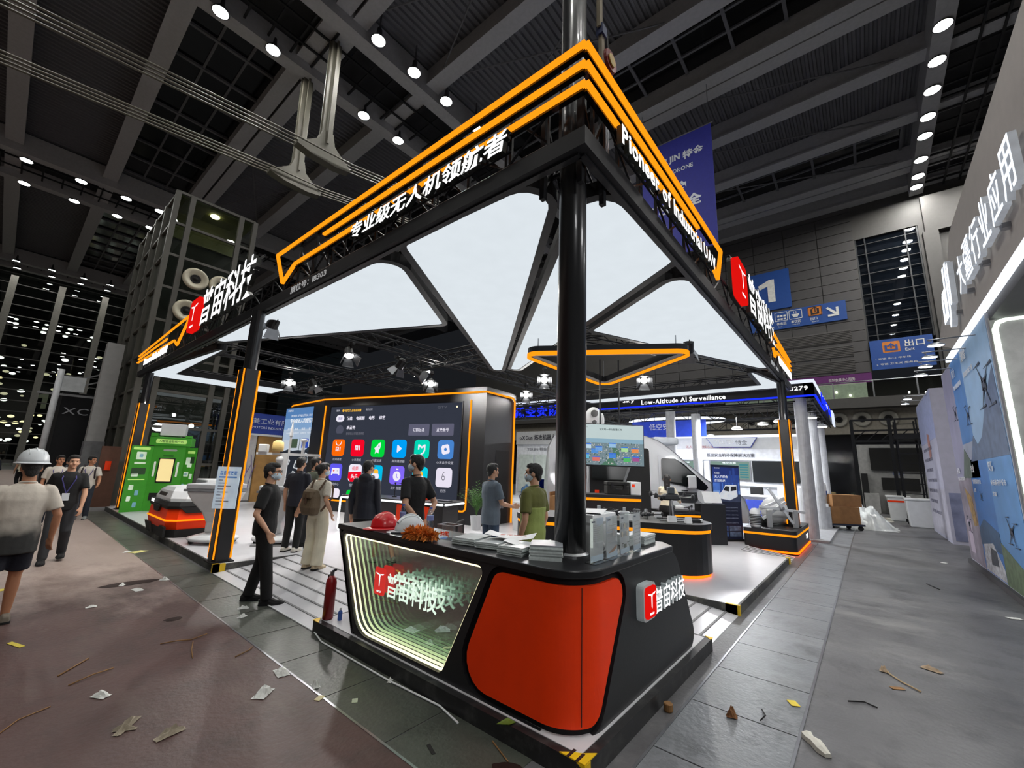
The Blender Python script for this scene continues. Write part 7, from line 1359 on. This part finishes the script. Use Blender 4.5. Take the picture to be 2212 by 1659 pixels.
def bottle(l, x, y, z, s=1.):
    t = T('water_bottle', l, 'bottle', (x, y, z)); MB().lathe([(.02 * s, .005), (.031 * s, 0), (.033 * s, .01), (.033 * s, .05), (.03 * s, .06), (.033 * s, .07), (.033 * s, .15), (.026 * s, .175), (.013 * s, .195), (.013 * s, .21)], 16).build('bottle_body', PET, t, smooth=True); MB().lathe([(.015 * s, .2), (.016 * s, .222), (.002, .223)], 12).build('cap', CAPM, t); MB().lathe([(.0338 * s, .085), (.0338 * s, .135)], 16).build('label', LBL, t); MB().lathe([(.029 * s, .008), (.03 * s, .045), (.03 * s, .12)], 14).build('water', pane('water_clear', .05, (.85, .9, .95)), t)
bottle('clear water bottle with a violet label behind the white hard hat', 3.02, 3.58, 1.1, 1.1); bottle('clear water bottle standing on the counter behind the red hard hat', 2.98, 4.0, 1.1)
ACR = pane('acrylic', .03, (.97, .98, .98)); t = T('acrylic_box', 'small clear acrylic box with a red printed word', 'box', (2.75, 2.98, 1.1), ang(.2, -.98))
for a in ((-.09, .09, -.07, -.067), (-.09, .09, .067, .07)): MB().box(*a, 0, .13).build('side', ACR, t)
for a in ((-.09, -.087, -.07, .07), (.087, .09, -.07, .07)): MB().box(*a, 0, .13).build('side', ACR, t)
MB().box(-.09, .09, -.07, .07, .0, .004).build('base', ACR, t); text(t, '抽奖', VERM, (-.05, -.072, .035), X, Z, .1, .045, .002, .02, W=False)
def rim(t, w, d, h): 
    for a, b in (((-w, -d, h), (w, -d, h)), ((-w, d, h), (w, d, h)), ((-w, -d, h), (-w, d, h)), ((w, -d, h), (w, d, h))): MB().bar(a, b, .004).build('edge', WPLAS, t)
rim(t, .09, .07, .13)
COVM = mat('brochure_cover', (172, 178, 180), .45, var=.15, scale=14); PAGE = mat('brochure_pages', (190, 198, 198), .7, var=.1, scale=40)
def stack(label, x, y, w, d, n, rz, seed, th=.006, cov=None, group='brochure stacks on the counter'):
    t = T('brochure_stack', label, 'brochures', (x, y, 1.1), rz, group); rr = random.Random(seed)
    for i in range(n):
        dx, dy = rr.uniform(-.006, .006), rr.uniform(-.006, .006); b = MB(); m = 8
        top = [(-w / 2 + dx + w * k / m, yy, th * (i + 1) + .004 * sin(pi * k / m) * (i == n - 1)) for yy in (-d / 2 + dy, d / 2 + dy) for k in range(m + 1)]
        bot = [(p[0], p[1], th * i + .0005) for p in top]; N = 2 * (m + 1)
        fs = [(k, k + 1, m + 2 + k, m + 1 + k) for k in range(m)] + [(N + m + 1 + k, N + m + 2 + k, N + k + 1, N + k) for k in range(m)] + [(k + 1, k, N + k, N + k + 1) for k in range(m)] + [(m + 1 + k, m + 2 + k, N + m + 2 + k, N + m + 1 + k) for k in range(m)] + [(0, m + 1, N + m + 1, N), (2 * m + 1, m, N + m, N + 2 * m + 1)]
        b.add(top + bot, fs).build('brochure', (cov or COVM) if i == n - 1 else PAGE, t)
    return t
stack('stack of grey brochures next to the acrylic box', 2.78, 2.72, .22, .3, 9, ang(.25, -.97), 1); stack('second stack of brochures, with its covers printed grey', 2.8, 2.48, .2, .29, 7, ang(.3, -.95), 2, .007)
stack('stack of white brochures under the curled pale sheet', 2.75, 2.18, .21, .29, 9, ang(.2, -.98), 3, .007); t = stack('curling stack of grey covers nearest the tall post', 2.78, 1.93, .24, .25, 12, ang(.55, -.83), 4, .0085, mat('cover_slate', (138, 142, 148), .4, var=.2))
stack('high white brochure stack at the lettered end of the counter', 4.05, 1.74, .3, .21, 11, .05, 6, .0075, PAPER); stack('narrow brochure pile leaning beside the high white stack', 3.83, 1.82, .1, .2, 13, .05, 7, .007, PAPER)
def sheet(label, x, y, z, w, d, rz, curl, seed):
    n = 9; P = []
    for j in (0, 1):
        for i in range(n): u = i / (n - 1); P.append((-w / 2 + w * u, -d / 2 + d * j, curl * (u - .5) ** 2 * 2 + .01 * sin(5 * u + seed + j)))
    o = MB().add(P + [(a, b, c - .0012) for a, b, c in P], [(i, i + 1, n + i + 1, n + i) for i in range(n - 1)] + [(2 * n + i, 3 * n + i, 3 * n + i + 1, 2 * n + i + 1) for i in range(n - 1)]).build('paper_sheet', PAPER, loc=(x, y, z), rz=rz, label=label, cat='paper'); return o
s_ = sheet('loose cream sheet with a red printed line lying over the brochures', 2.95, 2.42, 1.175, .42, .24, ang(.5, -.87), .04, 1); text(s_, '宣传资料', mat('pale_red_print', (206, 140, 130), .7), (-.1, -.03, .012), X, Y, .24, .045, .001, 0, W=False)
sheet('loose white sheet curling over the stack by the post', 2.82, 2.14, 1.17, .34, .22, ang(.4, -.92), .03, 2)
for i, (x, lb) in enumerate(((2.93, 'with a half white half printed sheet, nearest the post'), (3.17, 'with a printed product sheet'), (3.4, 'with small grey pictures and a drone drawing'), (3.64, 'with a table of text, last of the row'))):
    t = T('acrylic_sign_holder', 'clear upright acrylic sign holder ' + lb, 'sign holder', (x, 1.585, 1.1), .02 + .03 * i, 'acrylic sign holders on the counter')
    MB().box(-.105, .105, -.045, .045, 0, .006).build('foot', ACR, t); MB().box(-.105, .105, -.004, -.002, .006, .31).build('front_pane', ACR, t); MB().box(-.105, .105, .002, .004, .006, .31).build('back_pane', ACR, t)
    pg = MB().box(-.102, .102, -.0012, .0012, .008, .306).build('printed_sheet', THIN, t)
    y = -.0045
    LT(t, '普宙科技', NGR, -.085, y, .28, .05, .012)
    if i == 0:
        for k in range(9): LR(t, 'text_line', LGREY, -.06, .02 + .05 * ((k * 3) % 4) / 4, y, .26 - k * .014, .263 - k * .014, t=.0005)
    elif i == 1:
        for k in range(5): LR(t, 'text_line', LGREY, -.07, .07, y, .24 - k * .03, .244 - k * .03, t=.0005)
        MB().prism([(-.08, .04), (.02, .045), (.08, .07), (.085, .09), (.04, .075)], .0006, (0, y, 0), X, Z).build('printed_landscape', mat('print_brown', (150, 126, 112), .7), t); LR(t, 'picture', LGREY, .01, .05, y, .16, .22, t=.0005)
    elif i == 2:
        for k in range(6):
            MB().prism(rrect(-.08 + (k % 3) * .055, -.045 + (k % 3) * .055, .2 - (k // 3) * .06, .24 - (k // 3) * .06, .004), .0006, (0, y, 0), X, Z).build('picture', mat('pic_grey%d' % (k % 2), ((150, 154, 156), (176, 172, 160))[k % 2], .7, var=.3, scale=90), t)
        mb = MB(); mb.prism([(-.02, .05), (.03, .05), (.03, .08), (-.02, .08)], .0006, (0, y, 0), X, Z)
        for a in (-.07, .05): mb.prism([(a, .085), (a + .04, .085), (a + .04, .09), (a, .09)], .0006, (0, y, 0), X, Z).prism([(a + .018, .06), (a + .022, .06), (a + .022, .085), (a + .018, .085)], .0006, (0, y, 0), X, Z)
        mb.build('drone_drawing', mat('drawing_grey', (110, 114, 108), .7), t, kind='stuff')
    else:
        for k in range(7): LR(t, 'text_line', LGREY, -.08, .04, y, .24 - k * .03, .243 - k * .03, t=.0005); LR(t, 'text_mark', NGR, .06, .07, y, .23 - k * .03, .25 - k * .03, t=.0005)
    LR(t, 'tinted_foot', mat('sheet_tint', (188, 206, 220), .7), -.1, .1, y + .001, .01, .05, t=.0003)
t = T('product_carton', 'white product carton with a black band behind the sign holders', 'box', (3.42, 1.86, 1.1), .05); MB().box(-.26, .2, -.1, .12, 0, .3).build('carton_body', WHITE, t, bev=.005); MB().box(-.262, -.1, -.102, -.1, .06, .2).build('black_band', INK, t); MB().box(-.262, .202, -.102, .122, .22, .24).build('tape_band', LGREY, t)
LT(t, '无人机', PWH, -.22, -.104, .11, .1, .05); sheet('glossy grey catalogue lying open on the product carton', 3.4, 1.88, 1.405, .36, .2, .3, .03, 4)
t = T('white_gadget', 'white rounded gadget behind the tall post', 'gadget', (3.3, 1.78, 1.1)); MB().ell((0, 0, .05), (.05, .07, .05), 14, 8).build('shell', WPLAS, t, smooth=True); MB().box(-.04, .04, -.05, .05, 0, .01).build('base', GREY, t)
# ================================================================ round the counter
t = T('fire_extinguisher', 'red fire extinguisher standing at the mirror end of the counter plinth', 'extinguisher', (2.53, 4.54, .124)); MB().lathe([(.03, 0), (.055, .01), (.055, .36), (.045, .4), (.02, .43)], 20).build('cylinder', mat('extinguisher_red', (140, 22, 26), .35), t, smooth=True); MB().lathe([(.02, .42), (.022, .47), (.01, .48)], 12).build('valve', STEEL, t); MB().bar((0, 0, .47), (.0, -.07, .5), .018).build('handle', INK, t); MB().tube([(0, .02, .44), (.0, .07, .42), (0, .068, .2)], .008, 6).build('hose', RUBBER, t)
t = T('blue_bottle', 'small blue cleaning bottle behind the extinguisher', 'bottle', (2.6, 4.42, .124)); MB().lathe([(.02, 0), (.022, .01), (.022, .08), (.01, .1)], 12).build('bottle_body', mat('bottle_blue', (50, 90, 170), .4), t); MB().lathe([(.011, .1), (.011, .12)], 10).build('cap', WPLAS, t)
t = T('office_chair', 'black office chair with its back showing behind the brochure stacks', 'chair', (4.2, 4.0, .12), .6); MB().loft([[(x, .22 + .02 * cos(x * 6), z) for x in (-.21, -.1, 0, .1, .21)] + [(x, .26 + .02 * cos(x * 6), z) for x in (.21, .1, 0, -.1, -.21)] for z in (.55, .7, .85, .93)]).build('backrest', RUBBER, t, bev=.02); MB().box(-.23, .23, -.22, .22, .42, .5).build('seat', RUBBER, t, bev=.03); MB().lathe([(.03, .08), (.03, .42)], 12).build('gas_column', STEEL, t); MB().bar((0, .2, .46), (0, .25, .6), .05).build('back_bracket', INK, t)
for k in range(5): MB().bar((0, 0, .09), (.28 * cos(k * 1.257), .28 * sin(k * 1.257), .05), .04).build('leg', RUBBER, t); MB().ell((.28 * cos(k * 1.257), .28 * sin(k * 1.257), .028), (.028, .02, .028), 10, 6).build('caster', RUBBER, t)
bottle('small water bottle held by the man in the grey-blue T-shirt', 5.49, 4.72, 1.1, .9)
# ---- drones and gadgets on the oval counter
DW = mat('drone_white', (196, 200, 204), .4); DB = mat('drone_dark', (46, 48, 52), .45)
def drone(label, x, y, z, s, rz, body=DB, stand=False, cam_top=True):
    t = T('quadcopter_drone', label, 'drone', (x, y, z), rz, None); h = (.34 if stand else .09) * s
    MB().loft([[(a * w * s, b * d * s, h + zz * s) for a, b in ((-1, -.7), (-.6, -1), (.6, -1), (1, -.7), (1, .7), (.6, 1), (-.6, 1), (-1, .7))] for zz, w, d in ((-.04, .06, .1), (-.02, .085, .14), (.03, .08, .13), (.06, .05, .09))]).build('fuselage', body, t, bev=.006)
    for sx in (-1, 1):
        for sy in (-1, 1):
            e = (sx * .3 * s, sy * .26 * s, h + .03 * s); a = MB().tube([(sx * .06 * s, sy * .1 * s, h + .01 * s), e], .012 * s, 8).build('arm', DB, t)
            MB().lathe([(.026 * s, -.03 * s), (.03 * s, .0), (.026 * s, .03 * s), (.006 * s, .045 * s)], 12, e).build('motor', DB, a)
            for k in (0, 1): q = .7 * sx + k * pi; MB().add([(e[0], e[1] - .008, e[2] + .045 * s), (e[0] + .19 * s * cos(q), e[1] + .19 * s * sin(q) - .012 * s, e[2] + .05 * s), (e[0] + .19 * s * cos(q), e[1] + .19 * s * sin(q) + .012 * s, e[2] + .052 * s), (e[0], e[1] + .008, e[2] + .048 * s)], [(0, 1, 2, 3)]).build('propeller_blade', DB, a)
            if not stand: MB().tube([e, (e[0], e[1], .005)], .008 * s, 6).build('leg', DB, a)
    if cam_top: MB().box(-.03 * s, .03 * s, -.03 * s, .03 * s, h + .06 * s, h + .14 * s).build('top_module', DW, t, bev=.006)
    MB().ell((0, .14 * s, h - .02 * s), (.03 * s, .03 * s, .035 * s), 10, 8).build('gimbal_camera', INK, t, smooth=True)
    if stand:
        for sx in (-1, 1):
            MB().tube([(sx * .07 * s, 0, h - .03 * s), (sx * .16 * s, 0, .02)], .012 * s, 6).build('leg', STEEL, t); MB().tube([(sx * .16 * s, -.2 * s, .015), (sx * .16 * s, .2 * s, .015)], .012 * s, 6).build('skid', STEEL, t)
        MB().box(-.06 * s, .06 * s, -.05 * s, .05 * s, h + .06 * s, h + .16 * s).build('battery_box', mat('battery_slate', (84, 92, 98), .4), t, bev=.01)
    return t
drone('folding quadcopter behind the product carton, nearest the tall post', 7.02, 4.25, .95, .75, .3); drone('folding quadcopter with a silver top module in the middle of the oval counter', 7.2, 3.85, .95, .85, .9); drone('pale quadcopter with spread arms behind the sign holders', 7.4, 3.45, .95, .8, .4, DW)
drone('small dark quadcopter beside the large one on the oval counter', 7.78, 3.2, .95, .7, 1.2); drone('large quadcopter on tall skid legs at the rounded end of the oval counter', 7.82, 2.75, .95, 1.15, .5, DB, True)
drone('white winged drone by the cream-topped woman', 10.85, 3.6, .88, .9, .2, DW)
t = T('remote_controller', 'black and white tablet remote controller at the counter end', 'controller', (7.92, 2.4, .95), ang(.7, -.7)); MB().box(-.12, .12, -.06, .06, .01, .05).build('casing', DB, t, bev=.01); MB().box(-.08, .08, -.045, .045, .05, .054).build('display', VG, t)
for sx in (-1, 1): MB().lathe([(.015, .05), (.008, .055), (.01, .075)], 10, (sx * .1, 0, 0)).build('stick', INK, t); MB().box(sx * .11 - .02, sx * .11 + .02, -.07, .05, 0, .055).build('grip', WPLAS, t, bev=.01)
for x, y, l, s in ((7.55, 2.72, 'white folded info card before the large quadcopter', 1.), (7.62, 2.45, 'small white info card beside the remote controller', .7), (7.1, 3.3, 'white box-like info card behind the last sign holder', 1.3), (8.05, 3.15, 'white info card behind the small quadcopter', .9)):
    o = MB().prism([(-.05, 0), (.05, 0), (.01, .1), (-.01, .1)], .14 * s, (0, 0, 0), Y, Z); base(o.build('info_card', PAPER, loc=(x, y, .95), rz=ang(.64, -.77)), l, 'card')
t = T('handheld_radio', 'pair-handled grey ground unit behind the small quadcopter', 'radio', (8.05, 3.5, .95), .3); MB().box(-.09, .09, -.06, .06, 0, .12).build('casing', GREY, t, bev=.01); MB().tube([(-.06, 0, .12), (-.06, 0, .26)], .006, 6).build('aerial', INK, t)
# ---- on the red display table and the low counter
def tabletop(label, a, b, z, fn):
    p = MW[DT.name] @ V3((a, b, 0)); t = T('table_drone', label, 'drone', (p.x, p.y, z), A_L); fn(t); return t
def dronebox(t): MB().box(-.22, .22, -.14, .14, 0, .12).build('red_case', VERM, t, bev=.01); MB().box(-.2, .2, -.12, .12, .12, .2).build('white_lid', WPLAS, t, bev=.02); MB().tube([(-.15, -.02, .24), (.15, .02, .26)], .012, 6).build('arm', INK, t); MB().box(-.07, .07, -.05, .05, .2, .26).build('body', DB, t, bev=.01)
tabletop('red and white boxed drone on the display table beside the young man in black', 2.1, .4, .96, dronebox); tabletop('dark folded drone at the light-outlined end of the display table', .5, .4, .96, lambda t: (MB().box(-.15, .15, -.1, .1, .02, .1).build('body', DB, t, bev=.02), MB().tube([(-.2, -.1, .1), (.2, .1, .12)], .012, 6).build('arm', WPLAS, t), MB().box(-.1, .1, -.08, .08, 0, .02).build('foot', INK, t)))
tabletop('flat black tablet lying at the far end of the display table', 2.8, .4, .96, lambda t: (MB().box(-.14, .14, -.1, .1, 0, .02).build('body', INK, t, bev=.004), MB().box(-.12, .12, -.08, .08, .02, .022).build('display', VG, t)))
tabletop('table-top arm stand with a small black head on the display table', 1.25, .5, .96, lambda t: (MB().tube([(0, 0, .02), (0, 0, .3), (.02, 0, .34), (.25, 0, .33)], .01, 6).build('arm', INK, t), MB().lathe([(.06, 0), (.06, .02)], 14).build('foot', INK, t), MB().ell((0, 0, .33), .025, 10, 6).build('head', INK, t)))
for x, y, l in ((10.75, 3.95, 'small brown cardboard tray near the cream-topped woman'),): t = T('cardboard_tray', l, 'box', (x, y, .88), .4); MB().box(-.12, .12, -.09, .09, 0, .1).build('tray', CB, t); MB().ell((.0, 0, .14), (.1, .08, .07), 10, 6).build('crumpled_bag', WPLAS, t)
MB().lathe([(.14, 0), (.15, .01), (.15, .3), (.12, .36), (.03, .4), (.03, .44)], 18).build('water_jug', pane('jug_blue', .1, (.45, .62, .85)), None, loc=(9.5, 7.3, .9), label='blue water-cooler jug beside the screen wall edge', cat='jug'); t = T('side_cabinet', 'low white cabinet under the water jug', 'cabinet', (9.5, 7.3, .12)); MB().box(-.25, .25, -.25, .25, 0, .74).build('carcass', WPLAS, t, bev=.01); MB().box(-.23, .23, -.265, -.25, .03, .72).build('door', WHITE, t); MB().box(.16, .18, -.285, -.265, .35, .5).build('door_handle', STEEL, t)
carton('open brown carton behind the olive-shirted man', 10.0, 6.55, .12, .5, .4, .95, .3, True)
# ================================================================ litter on the floor
PW_ = mat('litter_white', (214, 216, 212), .8, var=.1); PYE = mat('litter_yellow', (196, 178, 60), .7); PBR = mat('litter_brown', (134, 98, 58), .8, var=.3); PGY = mat('litter_grey', (150, 140, 122), .85, var=.2)
def scrap(label, x, y, r, m, seed, h=.03, sx=1., sy=1., rz=0., name='paper_scrap', cat='litter', group=None): return crumple(name, label, cat, x, y, r * .68, h, m, 9, seed, group, .004, sx, sy, rz)
for x, y, r, h, l, sd in ((1.61, 3.7, .1, .05, 'largest crumpled white tissue on the red floor near the counter', 1), (1.93, 3.53, .055, .04, 'white tissue scrap on the green covers beyond the large tissue', 2), (.8, 4.49, .07, .04, 'white triangular paper scrap in the middle of the red floor', 3), (2.19, 5.87, .07, .03, 'white scrap just before the shoes of the man in black', 4), (2.08, 5.57, .06, .03, 'crumpled white scrap on the covers below the man in black', 5), (1.4, 7.94, .06, .03, 'white tissue lying in the dark puddle', 6), (1.5, 7.55, .1, .02, 'flat white scrap at the edge of the puddle', 7), (1.85, 7.91, .07, .04, 'white scrap on the border line beyond the puddle', 8), (1.01, 7.06, .06, .02, 'small white scrap left of the dry red floor centre', 9), (2.38, 3.18, .04, .02, 'small white scrap against the counter plinth', 10), (1.84, 3.94, .1, .03, 'torn greyish paper strip on the border line', 11), (9.15, -1.34, .09, .01, 'white paper on the grey floor by the poster wall', 12), (14.08, -1.14, .1, .01, 'white scrap beside the base of the poster wall', 13), (1.83, 10.52, .08, .02, 'white paper square on the dusty floor', 14)):
    scrap(l, x, y, r, PW_, sd, h, 1.2, .7, sd * .7)
def flat(label, x, y, w, d, rz, m, nm='paper_scrap'):
    w *= .75; d *= .75; o = MB().prism(rpoly([(-w / 2, -d / 2), (w / 2, -d * .4), (w * .45, d / 2), (-w / 2, d * .42)], .004, 2), .003); base(o.build(nm, m, loc=(x, y, .005), rz=rz), label, 'litter'); o = None
flat('yellow paper strip on the red floor by the walking man', .42, 6.16, .3, .06, 1.9, PYE); flat('yellow-edged printed card on the border line near the counter', 1.87, 3.34, .1, .07, .4, mat('card_cream', (206, 196, 150), .6)); flat('pale yellow sheet on the dusty floor', 1.98, 10.45, .35, .25, .5, mat('pale_yellow', (206, 200, 130), .7)); flat('yellow paper near the striped sandals', .34, 8.6, .2, .16, .3, PYE); flat('bright yellow tape scrap on the steel covers', 4.37, .63, .12, .09, .5, mat('tape_yellow', (222, 196, 50), .6)); flat('brown cardboard scrap on the grey aisle floor', 5.32, -.02, .14, .07, -1.0, PBR); flat('pale printed card on the green covers before the plinth', 2.03, 3.12, .08, .06, .9, mat('card_pale', (186, 196, 170), .6)); flat('short strip of black tape on the green covers', 2.06, 2.28, .14, .035, 1.2, RUBBER, 'tape_strip')
def twig(label, pts, r, m, nm='cord_scrap'): r *= .6; base(MB().tube([(x, y, r + .004 + z) for x, y, z in pts], r, 6).build(nm, m, smooth=True), label, 'litter')
twig('brown twisted string on the red floor, upper piece', [(1.3, 5.3, 0), (1.42, 5.25, .01), (1.52, 5.22, 0), (1.66, 5.25, .01)], .008, PBR); twig('brown string lying below the twisted string', [(1.52, 5.15, 0), (1.46, 4.95, 0), (1.42, 4.75, 0)], .008, PBR); twig('straight brown stick on the red floor', [(.62, 5.1, 0), (.82, 5.35, 0)], .009, PBR, 'stick'); twig('bent brown reed before the white triangle', [(.66, 4.85, 0), (.8, 4.92, .01), (.93, 4.98, 0)], .008, PBR, 'stick'); twig('brown straw near the border line', [(1.68, 4.52, 0), (1.8, 4.56, .01), (1.86, 4.64, 0)], .008, PBR, 'stick'); twig('curved faint string on the red floor', [(.32, 4.35, 0), (.4, 4.48, 0), (.55, 4.55, 0)], .006, PBR)
scrap('grey rag twisted into a cross on the red floor', .86, 3.9, .1, PGY, 21, .04, 1.6, .35, .9, 'rag', 'rag'); scrap('second arm of the twisted grey rag', .84, 3.86, .08, PGY, 22, .03, 1.2, .3, -.6, 'rag', 'rag'); scrap('small grey-brown rag near the lower edge of the red floor', 1.02, 3.6, .08, PGY, 23, .04, 1.5, .5, .2, 'rag', 'rag')
scrap('dry brown leaf curled on the steel covers', 3.81, .95, .045, mat('dry_leaf', (126, 84, 48), .7, var=.3), 31, .06, .8, 1.2, .3, 'dry_leaf', 'leaf'); twig('dark curved rubber strip on the steel covers', [(3.9, .78, 0), (3.98, .76, .01), (4.08, .8, 0)], .008, RUBBER); twig('long pale wood splinter on the grey aisle floor', [(5.68, .05, 0), (5.5, -.05, .0), (5.37, -.17, 0)], .011, mat('splinter', (170, 146, 112), .8), 'stick'); scrap('torn tan paper beside the wood splinter', 6.05, -.29, .09, mat('litter_tan', (160, 140, 116), .8), 33, .03, 1.3, .5, 1.2); scrap('tan paper knot at the end of the wood splinter', 5.68, .06, .05, mat('litter_tan', (160, 140, 116), .8), 34, .04)
base(MB().loft([[(a * w + dx, y_, z * w * 20) for a, z in ((-1, 0), (-.9, .045), (0, .06), (.9, .05), (1, 0))] for y_, w, dx in ((-.02, .02, .01), (.03, .034, 0), (.1, .036, .008), (.15, .03, -.004), (.19, .036, 0))]).build('foam_strip', mat('foam_white', (200, 198, 188), .8), loc=(3.75, .39, .004), rz=-.95), 'white foam strip at the edge of the steel covers', 'foam'); twig('black cable scrap further along the aisle', [(10.5, -.75, 0), (10.9, -.62, 0)], .012, RUBBER); twig('short dark hook of cable on the aisle floor', [(4.72, .3, 0), (4.8, .2, 0), (4.76, .12, 0)], .009, RUBBER)
base(MB().lathe([(.03, 0), (.034, .01), (.034, .05), (.028, .055)], 12).build('cork_roll', PBR, loc=(3.56, 1.33, .003)), 'small brown tape roll against the counter plinth', 'tape roll'); twig('thin brown stick against the plinth', [(2.3, 1.85, 0), (2.38, 2.05, 0)], .008, PBR, 'stick')
base(MB().add([(0, 0, .0), (.03, .05, .015), (0, .13, .0), (-.03, .05, .005), (0, 0, -.003), (.03, .05, .012), (0, .13, -.003), (-.03, .05, .002)], [(0, 1, 2, 3), (7, 6, 5, 4)]).build('green_leaf', mat('fresh_leaf', (96, 120, 40), .6), loc=(2.47, 1.93, .126), rz=.9), 'green leaf lying on the plinth edge under the red panel', 'leaf')
SPOT = mat('wet_stain', (40, 26, 24), .6, var=.3, spec=.15)
for i, (x, y, a, b, m) in enumerate(((1.5, 8.0, .32, .12, SPOT), (1.55, 6.0, .08, .06, SPOT), (2.22, 1.75, .1, .16, SPOT))):
    rr = random.Random(i); MB().prism([(a * cos(k * pi / 16) * (1 + .25 * noise.noise((cos(k * pi / 16) * 2, sin(k * pi / 16) * 2, i))), b * sin(k * pi / 16) * (1 + .25 * noise.noise((cos(k * pi / 16) * 2, sin(k * pi / 16) * 2, i + 5)))) for k in range(32)], .0052, (x, y, 0)).build('puddle', m, FLOOR)
